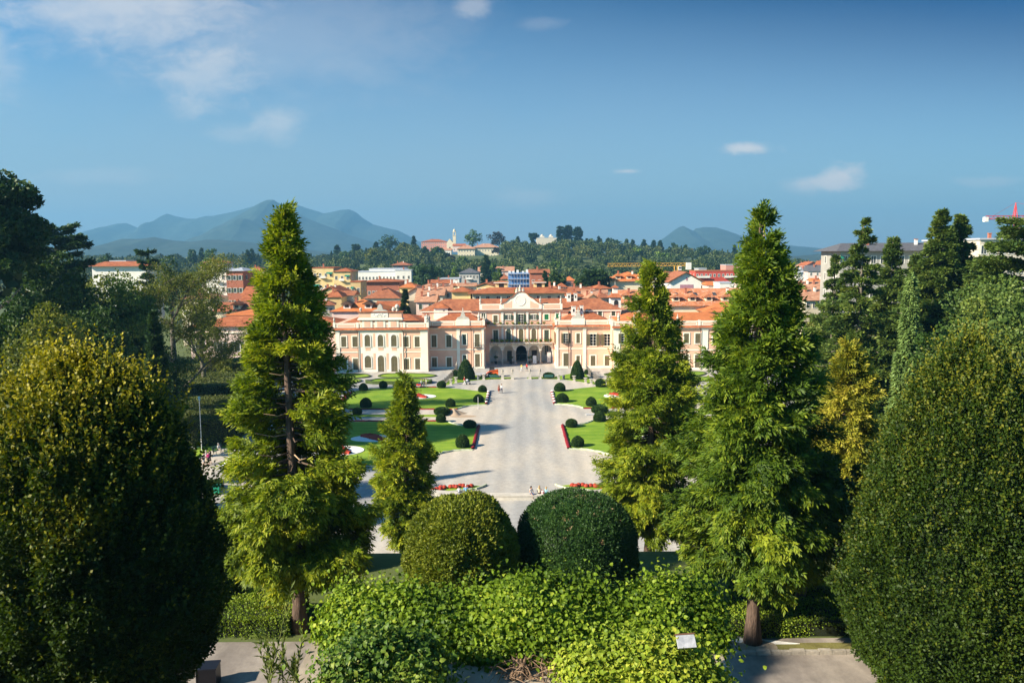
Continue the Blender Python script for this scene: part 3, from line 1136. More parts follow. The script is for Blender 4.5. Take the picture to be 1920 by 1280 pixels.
GRASS = grassmat()
RED = mat('red_bedding', (0.12, 0.003, 0.008), 0.7, scale=5, col2=(0.28, 0.010, 0.018), bump=0.8, bscale=7)
RED_ORANGE = mat('salvia', (0.24, 0.018, 0.010), 0.7, scale=4, col2=(0.40, 0.05, 0.02), bump=0.8, bscale=7)
WHITE_CHIP = mat('white_chippings', (0.72, 0.70, 0.66), 0.9, scale=5, col2=(0.82, 0.80, 0.77), bump=0.3)
PALE_BED = mat('silver_edging', (0.28, 0.33, 0.20), 0.9, scale=2.5, col2=(0.52, 0.53, 0.40), bump=0.8, bscale=6)
HEDGE_LOW = mat('low_hedge', (0.035, 0.06, 0.014), 0.95, scale=3, col2=(0.08, 0.11, 0.03), bump=0.8, bscale=8)


def sheet(name, pts, z, m, kind='structure', thick=0.0, smooth=False):
    mb = MB(m)
    if thick:
        mb.prism([(p[0], p[1]) for p in pts], z - thick, z)
    else:
        pts = list(pts)
        if sum(pts[i - 1][0] * pts[i][1] - pts[i][0] * pts[i - 1][1] for i in range(len(pts))) < 0:
            pts = pts[::-1]
        mb.add([(p[0], p[1], z) for p in pts], [tuple(range(len(pts)))])
    o = mb.build(name)
    tag(o, kind=kind)
    return o


def gp(lst, z=0.0):
    return [tuple(G(x, y, z))[:2] for x, y in lst]


def mir(pts):
    return [(-x, y) for x, y in pts][::-1]


def smooth_poly(pts, n=4):
    """Catmull-Rom through the points (closed)"""
    out = []
    k = len(pts)
    for i in range(k):
        p0, p1, p2, p3 = (Vector(pts[(i + j - 1) % k]) for j in range(4))
        for s in range(n):
            t = s / n
            out.append(tuple(0.5 * ((2 * p1) + (p2 - p0) * t + (2 * p0 - 5 * p1 + 4 * p2 - p3) * t * t + (3 * p1 - p0 - 3 * p2 + p3) * t ** 3)))
    return out


# gravel court and avenue
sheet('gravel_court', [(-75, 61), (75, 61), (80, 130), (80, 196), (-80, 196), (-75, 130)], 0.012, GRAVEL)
# path on the terrace under the trees
sheet('gravel_path', [(-40, 22), (40, 22), (40, 31.6), (-40, 31.6)], 10.012, GRAVEL_DARK)

# lawns (left side traced on the ground, right side its mirror image)
LZ = 0.06
back = [(640, 757), (648, 745), (657, 737), (668, 733), (694, 729), (735, 727), (780, 726.6), (811, 726.6), (834, 727.2), (863, 729.5), (890, 732.5), (918, 735), (912.5, 758.5), (897, 759), (876, 761), (866, 763.4), (856, 766.3), (690, 766.6), (652, 766.8)]
front_ = [(560, 791.5), (836, 790.5), (846, 794.5), (858, 797.6), (876, 800), (898, 800.2), (886.5, 843), (868, 843.2), (850, 844.6), (832, 848), (812, 853.5), (792, 861), (760, 868), (690, 872), (600, 868), (540, 850), (520, 815)]
strip = [(600, 777.6), (829, 777.6), (829, 781.6), (600, 781.6)]
LAWN = {}
for nm, pts in (('back', back), ('front', front_), ('strip', strip)):
    g = gp(pts)
    LAWN[nm] = g
    sheet('lawn', g, LZ, GRASS, thick=0.055)
    sheet('lawn', mir(g), LZ, GRASS, thick=0.055)
crescent = [(833, 722.5), (843, 721), (857, 718.3), (876, 715), (897, 712.3), (925, 711), (962, 710.4), (962, 707.6), (930, 707.2), (905, 706.8), (888, 703), (868, 700.5), (852, 704), (843, 712)]
g = gp(crescent)
sheet('lawn', g, 0.05, GRASS, thick=0.045)
sheet('lawn', mir(g), 0.05, GRASS, thick=0.045)
# lawn at the foot of the tall hedges
sheet('lawn', gp([(330, 862), (352, 848), (385, 832), (428, 816), (470, 800), (440, 838), (395, 845), (340, 880)]), 0.05, GRASS, thick=0.045)


def long_bed(name, label, cat, p0, p1, w, h, m, group, seed, spots=0, lm=None):
    """a bedding strip: low rounded bank with a knobbly top"""
    rg = random.Random(seed)
    a, b_ = Vector((*p0, 0)), Vector((*p1, 0))
    d = (b_ - a)
    L_ = d.length
    d.normalize()
    s = Vector((-d.y, d.x, 0))
    n = max(6, int(L_ / 0.45))
    v, f = [], []
    for i in range(n + 1):
        for j, (u, z) in enumerate(((-1, 0), (-0.85, .7), (-.3, 1), (.3, 1), (.85, .7), (1, 0))):
            q = a + d * (L_ * i / n) + s * (u * w / 2 * rg.uniform(.85, 1.12))
            v.append((q.x, q.y, 0.02 + z * h * rg.uniform(.7, 1.25)))
    for i in range(n):
        for j in range(5):
            f.append((i * 6 + j, i * 6 + j + 1, i * 6 + 7 + j, i * 6 + 6 + j))
    mb = MB(m)
    mb.smooth = True
    mb.add(v, f)
    o = mb.build(name)
    if spots:
        for i in range(spots):
            mb2 = MB(WHITE_CHIP)
            q = a + d * (L_ * (i + .5) / spots)
            mb2.lathe([(.22, .05), (.27, .2), (.20, .30), (.02, .33)], (q.x, q.y, h * 0.8 - 0.05), 8)
            mb2.build('white_flower_tuft', o)
    tag(o, label, cat, group)
    return o


gb = 'red bedding strips along the avenue'
PB0, PB1 = G(916.5, 735), G(911.5, 758.8)
PF0, PF1 = G(897.5, 799), G(886, 842.6)
for (a, b_, lab, spots, seed) in (
        ((PB0.x, PB0.y), (PB1.x, PB1.y), 'red flower strip with white tufts ending the far lawn beside the walking couple', 5, 1),
        ((-PB0.x, PB0.y), (-PB1.x, PB1.y), 'red flower strip with white tufts across the avenue from the walking couple', 5, 2),
        ((PF0.x, PF0.y), (PF1.x, PF1.y), 'long plain red flower strip ending the near lawn beside a plump egg bush', 0, 3),
        ((-PF0.x, PF0.y), (-PF1.x, PF1.y), 'long plain red flower strip ending the near lawn across the avenue, mirrored', 0, 4)):
    long_bed('flower_bed', lab, 'flower bed', a, b_, 0.5, 0.28, RED, gb, seed, spots)
for sgn in (-1, 1):
    sd = 'avenue lawn by the sand heap' if sgn < 0 else 'avenue lawn far from the sand heap'
    for (xa, xb, y, lab) in ((655, 857, 767.6, 'thin red flower edging along the rear'), (600, 838, 789.8, 'thin red flower edging along the front')):
        A, B_ = G(xa, y), G(xb, y)
        long_bed('flower_edging', lab + ' ' + sd, 'flower bed', (A.x * -sgn, A.y), (B_.x * -sgn, B_.y), 0.34, 0.18, RED, 'thin red lawn edgings', 10 + sgn)
    A, B_ = G(760, 726.2), G(818, 726.2)
    long_bed('flower_edging', 'short red edging behind the far lawn ' + ('near the pushchair family' if sgn < 0 else 'near the iron railing'), 'flower bed', (A.x * -sgn, A.y), (B_.x * -sgn, B_.y), 0.5, 0.2, RED, 'thin red lawn edgings', 20 + sgn)
    A, B_ = G(640, 755), G(655, 737.5)
    long_bed('flower_edging', 'slanting red flower strip at the outer end of the far lawn ' + ('behind the yellow-green cedar' if sgn < 0 else 'by the lone bush'), 'flower bed', (A.x * -sgn, A.y), (B_.x * -sgn, B_.y), 1.0, 0.35, RED, 'thin red lawn edgings', 30 + sgn)


def path_bed(name, label, pts, w, h, m, group, seed):
    mb = MB(m)
    rg = random.Random(seed)
    mb.smooth = True
    P_ = [Vector((*p, 0.02)) for p in pts]
    v, f = [], []
    n = len(P_)
    for i, p in enumerate(P_):
        d = (P_[min(i + 1, n - 1)] - P_[max(i - 1, 0)]).normalized()
        s = Vector((-d.y, d.x, 0))
        for (u, z) in ((-1, 0), (-.6, 1), (.6, 1), (1, 0)):
            q = p + s * (u * w / 2 * rg.uniform(.8, 1.2))
            v.append((q.x, q.y, 0.02 + z * h * rg.uniform(.6, 1.3)))
    for i in range(n - 1):
        for j in range(3):
            f.append((i * 4 + j, i * 4 + j + 1, i * 4 + 5 + j, i * 4 + 4 + j))
    mb.add(v, f)
    return tag(mb.build(name), label, 'edging', group)


def dense(pts, step=0.4):
    out = []
    for a, b_ in zip(pts, pts[1:]):
        a, b_ = Vector(a), Vector(b_)
        n = max(1, int((b_ - a).length / step))
        out += [tuple(a.lerp(b_, i / n)) for i in range(n)]
    return out + [tuple(pts[-1])]


for sgn in (-1, 1):
    for seg, lab in (([(912, 759.4), (897, 760), (876, 762), (866, 764.4), (857, 767.2)], 'pale curved plant edging on the far lawn, '),
                     ([(837, 789.6), (846, 793.6), (858, 796.7), (876, 799.1), (897, 799.4)], 'pale curved plant edging where the near lawn faces the crossing, '),
                     ([(886, 844), (868, 844.2), (850, 845.6), (832, 849), (812, 854.5), (792, 862), (760, 869.2)], 'pale plant edging along the pool end of the near lawn, ')):
        g = [(x * -sgn, y) for x, y in dense(gp(seg), 0.35)]
        path_bed('plant_edging', lab + ('orange loader side' if sgn < 0 else 'striped fence side'), g, 0.34, 0.2, PALE_BED, 'pale edgings round the lawns', 5 + sgn)


def oval_bed(cx, cy, rx, ry, label, seed):
    c = G(cx, cy, LZ)
    t = thing('flower_bed', label, 'flower bed', (c.x, c.y, LZ), 0, 'white oval beds in the lawns')
    mb = MB(WHITE_CHIP)
    pts = [(rx * math.cos(2 * PI * i / 40), ry * math.sin(2 * PI * i / 40)) for i in range(40)]
    mb.prism(pts, 0.0, 0.07)
    mb.build('chipping_oval', t)
    m2 = MB(RED_ORANGE)
    m2.smooth = True
    rg = random.Random(seed)
    # a curling red drift across the white
    v, f = [], []
    n = 26
    for i in range(n + 1):
        s = i / n
        x = -rx * .62 + rx * 1.15 * s
        y = ry * (.62 - 1.1 * s) + ry * .25 * math.sin(s * 5)
        wd = rx * (.10 + .20 * math.sin(s * PI))
        for (u, z) in ((-1, 0), (-.6, 1), (.6, 1), (1, 0)):
            v.append((x + u * wd * .5, y + u * wd * rg.uniform(.7, 1), .07 + z * .32 * rg.uniform(.7, 1.3)))
    for i in range(n):
        for j in range(3):
            f.append((i * 4 + j, i * 4 + j + 1, i * 4 + 5 + j, i * 4 + 4 + j))
    m2.add(v, f)
    m2.build('red_flowers', t)


oval_bed(786, 743.5, 3.1, 2.2, 'white oval bed with red flower drift in the far lawn behind the smallest conical tree', 1)
oval_bed(2 * 975 - 786, 742, 3.1, 2.2, 'white oval bed with red flowers in the far lawn behind the bright green conical tree', 2)
oval_bed(703, 822, 3.4, 2.0, 'white oval bed with red flower drift in the near lawn beside the yellow-green cedar', 3)
oval_bed(640, 845, 3.0, 2.6, 'round white bed in the near lawn half hidden behind the yellow-green cedar', 4)
oval_bed(2 * 975 - 703, 820, 3.4, 2.0, 'white oval bed with red flower drift in the near lawn behind the dark green cedar', 5)

# small parterre lawns before the palace wings, each with its clipped border
for sgn in (-1, 1):
    for (pts, lab) in (([(712, 705.5), (722, 702.3), (745, 701.4), (775, 701.4), (800, 702.3), (815, 704.7), (803, 707.6), (775, 708.6), (738, 708.6), (720, 707.6)], 'pointed parterre lawn nearest the palace wing'),
                       ([(690, 719), (702, 712.5), (722, 711), (760, 710.8), (790, 711.5), (805, 714.5), (800, 720), (745, 720.5)], 'parterre lawn with a low box hedge on its garden side'),
                       ([(630, 704), (650, 702), (680, 702.4), (692, 705.4), (680, 708.5), (640, 709)], 'small outer parterre lawn nearest the wing'),
                       ([(620, 714), (650, 711.5), (668, 712), (675, 714.8), (660, 719), (630, 719.5)], 'small outer parterre lawn toward the garden')):
        g = [(x * -sgn, y) for x, y in gp(pts)]
        g = smooth_poly(g, 3)
        t = thing('parterre_lawn', lab + (', pavilion wing side' if sgn < 0 else ', shuttered wing side'), 'parterre', (0, 0, 0), 0, 'parterre lawns in front of the palace')
        mb = MB(GRASS)
        mb.prism(g, 0.014, 0.09)
        mb.build('turf', t)
        mb = MB(HEDGE_LOW)
        mb.smooth = False
        k = len(g)
        cx, cy = sum(p[0] for p in g) / k, sum(p[1] for p in g) / k
        rg = random.Random(int(cx * 7))
        v, f = [], []
        for i in range(k):
            q = Vector(g[i]) - Vector((cx, cy))
            o_ = q.normalized() * 0.42
            hh = (0.62 if q.y < 0 and 'low box' in lab else 0.22) * rg.uniform(.85, 1.15)
            for (u, z) in ((0, 0.014), (0, hh), (1, hh), (1, 0.014)):
                p = Vector((cx, cy)) + q + o_ * (u + 0.02)
                v.append((p.x, p.y, z))
        for i in range(k):
            j = (i + 1) % k
            for a in range(3):
                f.append((i * 4 + a, j * 4 + a, j * 4 + a + 1, i * 4 + a + 1))
        mb.add(v, f)
        mb.build('clipped_border', t)

# ------------------------------------------------------------------ clipped bushes on the lawns


def bush_mesh(prof, seed, lm=LM_TOPIARY, n=5200, lump=0.03, leaf=0.16):
    """unit bush: radius 1, height 2"""
    m = shell_crown(1, 1, 2, prof, n, seed, lm, leaf=leaf, wid=0.4, lump=lump, depth=0.10, up=0.25, n_core=900, core=0.93, patch=0.1, tint=0.42)
    m.name = 'clipped_bush'
    return m


P_EGG = lerp_prof([(0, .80), (.1, .92), (.25, 1), (.45, .98), (.62, .86), (.78, .66), (.9, .42), (.97, .2), (1, .04)])
P_BALL = lerp_prof([(0, .62), (.08, .80), (.2, .94), (.4, 1), (.6, .97), (.78, .78), (.9, .52), (.97, .26), (1, .05)])
P_CONE = lerp_prof([(0, .97), (.08, 1), (.3, .90), (.5, .78), (.7, .60), (.85, .40), (.95, .2), (1, .04)])
UB = [bush_mesh(P_EGG, 51), bush_mesh(P_EGG, 52), bush_mesh(P_BALL, 53)]
UC = bush_mesh(P_CONE, 54, n=9000, leaf=0.10)
bushes = [
    (680, 733.5, 13.8, 15, 0, 'egg bush at the outer back corner of the far lawn beside the yellow-green cedar'),
    (717.5, 728.7, 12.8, 14.5, 2, 'round bush on the far lawn back edge, next to the small conical tree tip'),
    (827.5, 728.3, 14.2, 14.2, 2, 'round bush on the back edge of the far lawn just past the pushchair family'),
    (904.5, 735.8, 14, 13.5, 1, 'egg bush at the back end of the red strip nearest the walking couple'),
    (896.7, 755.3, 16.5, 15.8, 0, 'round bush behind the thin white post at the avenue end of the far lawn'),
    (843.8, 764, 15.6, 17, 1, 'egg bush on the red edging beside the sand heap, on the far lawn'),
    (684.7, 765, 18.3, 19, 0, 'biggest egg bush of the far lawn, on its red edging by the yellow-green cedar'),
    (828, 780, 25.7, 17, 2, 'broad flattened bush beside the sand heap at the end of the grass strip'),
    (826, 793, 15.6, 16.5, 2, 'bush at the inner corner of the near lawn just below the broad flattened one'),
    (668.4, 779, 15, 15, 2, 'bush half hidden by the yellow-green cedar at the outer end of the grass strip'),
    (880, 803.5, 20.3, 16, 2, 'wide round bush at the top end of the long red strip of the near lawn'),
    (866.8, 840.5, 21.7, 25.5, 0, 'tall dark egg bush at the lower end of the near lawn red strip'),
    (1050, 734.7, 18, 17, 0, 'egg bush at the back end of the red strip across the avenue from the couple'),
    (1055, 755.3, 19.8, 18, 0, 'egg bush at the front end of the tufted red strip across the avenue'),
    (1109, 762.3, 17.2, 18, 1, 'egg bush on the curved edge of the far lawn across the avenue'),
    (1125.6, 776.4, 26.5, 16.5, 2, 'broad flattened bush beside the bright green conical tree at the crossing path'),
    (1125, 791.7, 20, 20, 1, 'egg bush at the inner corner of the near lawn beside the bright green conical tree'),
    (1072, 802.5, 18.7, 17, 2, 'round bush at the top of the long red strip across the avenue'),
    (1083.4, 839.4, 20.3, 22, 0, 'dark egg bush at the lower end of the long red strip across the avenue'),
    (1126.4, 726.7, 16.4, 16.4, 2, 'round bush on the back edge of the far lawn by the iron railing foot'),
    (1313, 754.5, 15, 14, 2, 'lone bush glimpsed between the bright and the dark green conical trees'),
]
for (px, py, wpx, hpx, k, lab) in bushes:
    c = G(px, py)
    r = wpx / 2 / F * c.y * 1.16
    c = Vector((c.x, c.y + r * 0.8, 0.04))
    h = P(px, py - hpx, c.y).z
    h = max(h, 0.8)
    o = child('clipped_bush', UB[k], None)
    o.location = c
    o.scale = (r, r, h / 2)
    o.rotation_euler = (0, 0, rnd.uniform(0, 6))
    tag(o, lab, 'bush', 'clipped bushes on the lawns')
for (px, py, wpx, hpx, lab) in ((873, 712.5, 34, 39, 'tall conical topiary on the crescent lawn beside the orange loader'), (1083, 711.5, 27, 36, 'tall conical topiary on the crescent lawn beside the iron railing and stone urns')):
    c = G(px, py)
    r = wpx / 2 / F * c.y
    c = Vector((c.x, c.y + r * 0.7, 0.03))
    o = child('cone_topiary', UC, None)
    o.location = c
    o.scale = (r, r, P(px, py - hpx, c.y).z / 2)
    tag(o, lab, 'topiary', 'tall conical topiaries')
for (px, py, wpx, hpx, lab) in ((853.5, 706, 11, 12, 'small ball bush behind the tall cone topiary next to the loader'), (1100, 702, 9, 9, 'small ball bush behind the tall cone topiary next to the railing'),
                                (926.5, 708.5, 15.5, 7.5, 'low round bush behind the green bench next to the loader'), (1029, 709.5, 20.5, 11.5, 'low round bush behind the green bench away from the loader')):
    c = G(px, py)
    r = wpx / 2 / F * c.y
    c = Vector((c.x, c.y + r * 0.6, 0.03))
    o = child('clipped_bush', UB[2], None)
    o.location = c
    o.scale = (r, r * 0.8, P(px, py - hpx, c.y).z / 2)
    tag(o, lab, 'bush', 'clipped bushes by the court entrance')

# ------------------------------------------------------------------ pool rim, basin and its flower crescents
RC = G(975, 938)
rimR = 34.0
rim_c = (0.0, RC.y + 0.0 - (-rimR))
rim = MB(STONE)
pts_o, pts_i = [], []
for i in range(33):
    a = PI * 1.5 + (i / 32 - .5) * 0.62
    pts_o.append((rim_c[0] + rimR * math.cos(a), rim_c[1] + rimR * math.sin(a)))
    pts_i.append((rim_c[0] + (rimR - .9) * math.cos(a), rim_c[1] + (rimR - .9) * math.sin(a)))
rim.prism(pts_o + pts_i[::-1], 0.0, 0.45)
rim.prism([(x, y - 0.05) for x, y in pts_o] + [(x, y + .05) for x, y in pts_i[::-1]], 0.45, 0.55)
tag(rim.build('pool_parapet'), 'long low curved stone rim where people sit at the end of the gravel avenue', 'pool parapet')
for sgn in (-1, 1):
    g = gp([(826, 918), (840, 913.5), (865, 911), (890, 911.3), (903, 913.2), (893, 916.5), (868, 919), (845, 922), (800, 931), (780, 929)])
    g = [(x * -sgn, y) for x, y in g]
    t = thing('flower_bed', 'crescent bed of red flowers and grass by the stone rim, ' + ('behind the man in blue' if sgn < 0 else 'beyond the three people sitting'), 'flower bed', (0, 0, 0), 0, 'crescent beds by the stone rim')
    mb = MB(GRASS)
    mb.prism(smooth_poly(g, 3), 0.014, 0.10)
    mb.build('turf', t)
    mb = MB(RED_ORANGE)
    mb.smooth = True
    ln = dense([(x * -sgn, y) for x, y in gp([(815, 922), (835, 916), (862, 914.6), (882, 914.4)])], .35)
    rg = random.Random(3)
    for (x, y) in ln:
        mb.lathe([(.26, 0), (.34, .16), (.22, .34), (.03, .4)], (x + rg.uniform(-.2, .2), y + rg.uniform(-.25, .25), .08), 6)
    mb.build('red_flowers', t)
    mb = MB(PALE_BED)
    mb.tube([(x, y, .1) for x, y in dense([(x * -sgn, y) for x, y in gp([(790, 932), (845, 923.2), (868, 920), (893, 917.4), (904, 914), (912, 910)])], .5)], .15, 5)
    mb.build('pale_edging', t)

# sand heap
c = G(851, 776)
mb = MB(mat('sand', (0.34, 0.25, 0.17), .95, scale=3, col2=(.45, .34, .24), bump=.5))
mb.smooth = True
rg = random.Random(2)
v, f = [], []
for i in range(9):
    r = i / 8
    for j in range(22):
        a = 2 * PI * j / 22
        rr = r * (1.9 + .35 * math.sin(3 * a) + .2 * math.sin(5 * a + 1))
        v.append((rr * math.cos(a), rr * math.sin(a) * .9, max(0.0, 0.95 * (1 - r) ** 1.2) + (rg.uniform(-.04, .04) if 0 < i < 8 else 0)))
for i in range(8):
    for j in range(22):
        f.append((i * 22 + j, (i + 1) * 22 + j, (i + 1) * 22 + (j + 1) % 22, i * 22 + (j + 1) % 22))
mb.add(v, f)
o = mb.build('sand_heap')
o.location = (c.x, c.y, .015)
tag(o, 'heap of brown sand on the gravel beside the broad flattened bush', 'sand heap')
pts = smooth_poly(gp([(845, 779.5), (862, 777.4), (885, 778.5), (893, 781), (870, 783), (848, 782)]), 4)
sheet('sand_spill', pts, 0.017, MATS['sand'])

# ------------------------------------------------------------------ tall clipped hedges at the sides


def hedge(name, label, x0, x1, y0, y1, z0, h, n, seed, lm, leaf=0.16, group=None, cat='hedge', rz=0, bulge=0.06):
    rg = np.random.default_rng(seed)
    L = Leaves()
    w, d = x1 - x0, y1 - y0
    areas = np.array([w * d, w * h, w * h, d * h, d * h])
    cnt = (areas / areas.sum() * n).astype(int)
    lf = lumpy(rg, 16, bulge * 3, 1.0)
    for k, c in enumerate(cnt):
        a, b_ = rg.uniform(0, 1, c), rg.uniform(0, 1, c)
        if k == 0:
            C = np.stack([-w / 2 + a * w, b_ * d, np.full(c, h)], 1); N = np.array([0, 0, 1.0])
        elif k in (1, 2):
            C = np.stack([-w / 2 + a * w, np.full(c, 0 if k == 1 else d), b_ * h], 1); N = np.array([0, -1.0 if k == 1 else 1.0, 0])
        else:
            C = np.stack([np.full(c, -w / 2 if k == 3 else w / 2), a * d, b_ * h], 1); N = np.array([-1.0 if k == 3 else 1.0, 0, 0])
        q = C * 0.9
        C = C + N * (lf(q) - rg.exponential(leaf * 0.8, c))[:, None]
        A = unit(N * .5 + rg.normal(size=(c, 3)) * .6 + np.array([0, 0, .35])) * (leaf * rg.uniform(.6, 1.3, (c, 1)))
        L.add(C, A, perp(rg, A) * leaf * .36, .42 + lf(q * 1.7 + 5) * .8 + rg.normal(size=c) * .15)
    o = child(name, L.mesh(name, lm), None)
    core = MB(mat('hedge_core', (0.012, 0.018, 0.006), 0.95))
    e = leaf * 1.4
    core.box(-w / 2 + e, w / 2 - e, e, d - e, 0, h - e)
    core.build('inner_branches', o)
    o.location = ((x0 + x1) / 2, y0, z0)
    o.rotation_euler = (0, 0, rz)
    tag(o, label, cat, group)
    return o


hg = 'tall clipped hedges along the garden sides'
a = G(318, 838); b_ = G(428, 836)
hedge('tall_hedge', 'big clipped hedge above the bench and lawn beside the egg-shaped hornbeam', a.x - 8, b_.x, a.y, a.y + 20, 0, 3.7, 42000, 61, LM_HEDGE, .2, hg)
hedge('tall_hedge', 'second clipped hedge behind the bench hedge, darker faced', P(338, 700, 133).x - 10, P(462, 700, 133).x, 132, 147, 0, 4.4, 30000, 62, LM_HEDGE, .22, hg)
hedge('tall_hedge', 'farthest clipped hedge below the pink house with green shutters', P(330, 700, 152).x - 10, P(462, 700, 152).x, 152, 164, 0, 5.0, 24000, 63, LM_HEDGE, .24, hg)
LM_HEDGE_Y = leafmat('hedge_leaf_yellow', (0.07, 0.085, 0.015), (0.135, 0.15, 0.03), (0.23, 0.23, 0.06), 0.25)
hedge('tall_hedge', 'overgrown yellowish hedge bank beyond the golden cypress, nearest of its row', P(1586, 800, 106).x, P(1770, 800, 106).x, 102, 122, 0, 6.0, 52000, 64, LM_HEDGE_Y, .24, hg, bulge=.14)
hedge('tall_hedge', 'overgrown yellowish hedge bank below the dark layered cedars, behind the other', P(1580, 700, 130).x, P(1790, 700, 130).x, 128, 146, 0, 6.6, 40000, 65, LM_HEDGE_Y, .26, hg, bulge=.16)

# low box hedges on the terrace
lg = 'low clipped hedges on the terrace'
for i, (px0, px1, yf, dep, h, lm, lab) in enumerate((
        (398, 540, 1196, 2.6, .85, LM_BOX, 'low clipped hedge along the gravel path beside the yellow-green cedar trunk'),
        (398, 468, 1160, 1.6, .8, LM_BOX, 'short low hedge step just behind the path hedge'),
        (400, 432, 1148, 1.5, 1.3, LM_BOX, 'small cubic box hedge beside the egg-shaped hornbeam'),
        (462, 562, 1172, 1.8, .8, leafmat('box_leaf_yellow', (0.09, 0.11, 0.012), (0.2, 0.2, 0.025), (0.33, 0.30, 0.05)), 'golden low hedge sloping behind the path hedge'),
        (1372, 1600, 1196, 2.0, .75, LM_BOX, 'low box hedge nearest the path behind the dark green cedar trunk'),
        (1380, 1620, 1166, 1.5, .8, LM_BOX, 'middle low box hedge in the rows beyond the cedar trunk'),
        (1376, 1600, 1142, 1.5, 1.0, LM_BOX, 'rearmost low box hedge at the foot of the leaning tree'))):
    a, b_ = G(px0, yf, 10), G(px1, yf, 10)
    hedge('low_hedge', lab, a.x, b_.x, a.y, a.y + dep, 10.0 - (0 if a.y < 39 else .3), h, int(5200 * (b_.x - a.x) / 4) + 3000, 70 + i, lm, .085, lg, bulge=.06)
a, b_ = G(390, 1140, 10), G(545, 1140, 10)
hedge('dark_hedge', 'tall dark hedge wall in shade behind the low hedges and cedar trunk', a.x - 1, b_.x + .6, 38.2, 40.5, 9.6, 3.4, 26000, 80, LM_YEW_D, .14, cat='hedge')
a, b_ = G(575, 1140, 10), G(628, 1140, 10)
hedge('dark_hedge', 'rounded olive hedge between the cedar trunk and the creeper, before the pale gravel', a.x, b_.x, 38.5, 40.5, 9.3, 1.9, 9000, 81, LM_OLIVE, .11, cat='hedge')
hedge('dark_hedge', 'dark shaded bushy hedge behind the dark green cedar trunk', G(1370, 1130, 10).x, G(1640, 1130, 10).x, 41, 43.5, 9.0, 2.6, 26000, 82, LM_MID, .15, cat='hedge', bulge=.2)
# stone edging of the path under the dark cedar, and pale chippings
mb = MB(STONE_DARK)
a, b_ = G(1380, 1226, 10), G(1620, 1226, 10)
rg = random.Random(4)
x = a.x
while x < b_.x:
    wd = rg.uniform(.35, .6)
    mb.box(x, x + wd - .02, a.y - .12, a.y + .1 + rg.uniform(-.02, .02), 10, 10.16 + rg.uniform(-.03, .03))
    x += wd
tag(mb.build('stone_edging'), 'row of rough edging stones between gravel path and grass under the dark green cedar', 'edging')
sheet('grass_verge', gp([(1388, 1223), (1612, 1223), (1612, 1204), (1388, 1206)], 10), 10.016, mat('dry_grass', (.11, .10, .03), .95, scale=1.2, col2=(.2, .19, .06), bump=.6, bscale=14))
sheet('pale_chippings', smooth_poly(gp([(1372, 1200), (1384, 1186), (1404, 1190), (1424, 1197), (1470, 1203), (1500, 1207), (1440, 1208), (1400, 1207)], 10), 4), 10.02, WHITE_CHIP)
sheet('soil_patch', smooth_poly(gp([(1386, 1222), (1390, 1204), (1415, 1200), (1450, 1206), (1456, 1219), (1420, 1223)], 10), 4), 10.024, SOIL)

# ------------------------------------------------------------------ creeper-covered garden wall in front
SZ = 20.2                                 # sandy ledge before the wall
t = thing('garden_wall', 'low masonry wall with a dry sandy ledge before it, buried under leafy creeper', 'garden wall', (0, 11, 9))
cA, cB = P(590, 1180, 11.2).x, P(1335, 1180, 11.2).x
mb = MB(STONE_DARK)
mb.M = Matrix.Translation((0, -11, -9))
mb.box(cA + .3, cB - .3, 11.5, 12.2, 9.0, 20.5)
mb.build('masonry', t)
mb = MB(SOIL)
mb.M = Matrix.Translation((0, -11, -9))
mb.box(cA - .1, cB + .1, 5.5, 11.49, 9.0, SZ)
mb.build('sandy_ledge', t)


def creeper(name, label, surf, n, seed, lm, leaf, wid=0.42, cat='creeper', extra=0, group=None, fold=0.35, stems=60):
    """leaves lying over a bumpy surface; surf(u, v) -> point, normal"""
    rg = np.random.default_rng(seed)
    L = Leaves()
    C, N = surf(rg.uniform(0, 1, n), rg.uniform(0, 1, n), rg)
    off = rg.exponential(leaf * 1.2, n) - leaf * 1.3
    C = C + N * off[:, None] + rg.normal(size=(n, 3)) * leaf * 0.25
    down = np.array([0, -0.25, -1.0])
    A = unit(N * 0.40 + down * 0.60 + rg.normal(size=(n, 3)) * 0.5) * (leaf * rg.uniform(.45, 1.35, (n, 1)))
    B = unit(np.cross(A, N + rg.normal(size=(n, 3)) * 0.35)) * (leaf * wid * rg.uniform(.8, 1.15, (n, 1)))
    cl = lumpy(rg, 18, .16, 2.2)
    T = .40 + 1.2 * cl(C * np.array([1, 1, 1.3])) + rg.normal(size=n) * .19
    L.add(C, A, B, T, fold)
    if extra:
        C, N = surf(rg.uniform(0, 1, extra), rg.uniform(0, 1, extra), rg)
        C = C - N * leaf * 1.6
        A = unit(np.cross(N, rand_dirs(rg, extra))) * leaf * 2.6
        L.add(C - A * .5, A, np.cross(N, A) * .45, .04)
    o = child(name, L.mesh_ovate(name, lm), None)
    tag(o, label, cat, group)
    return o


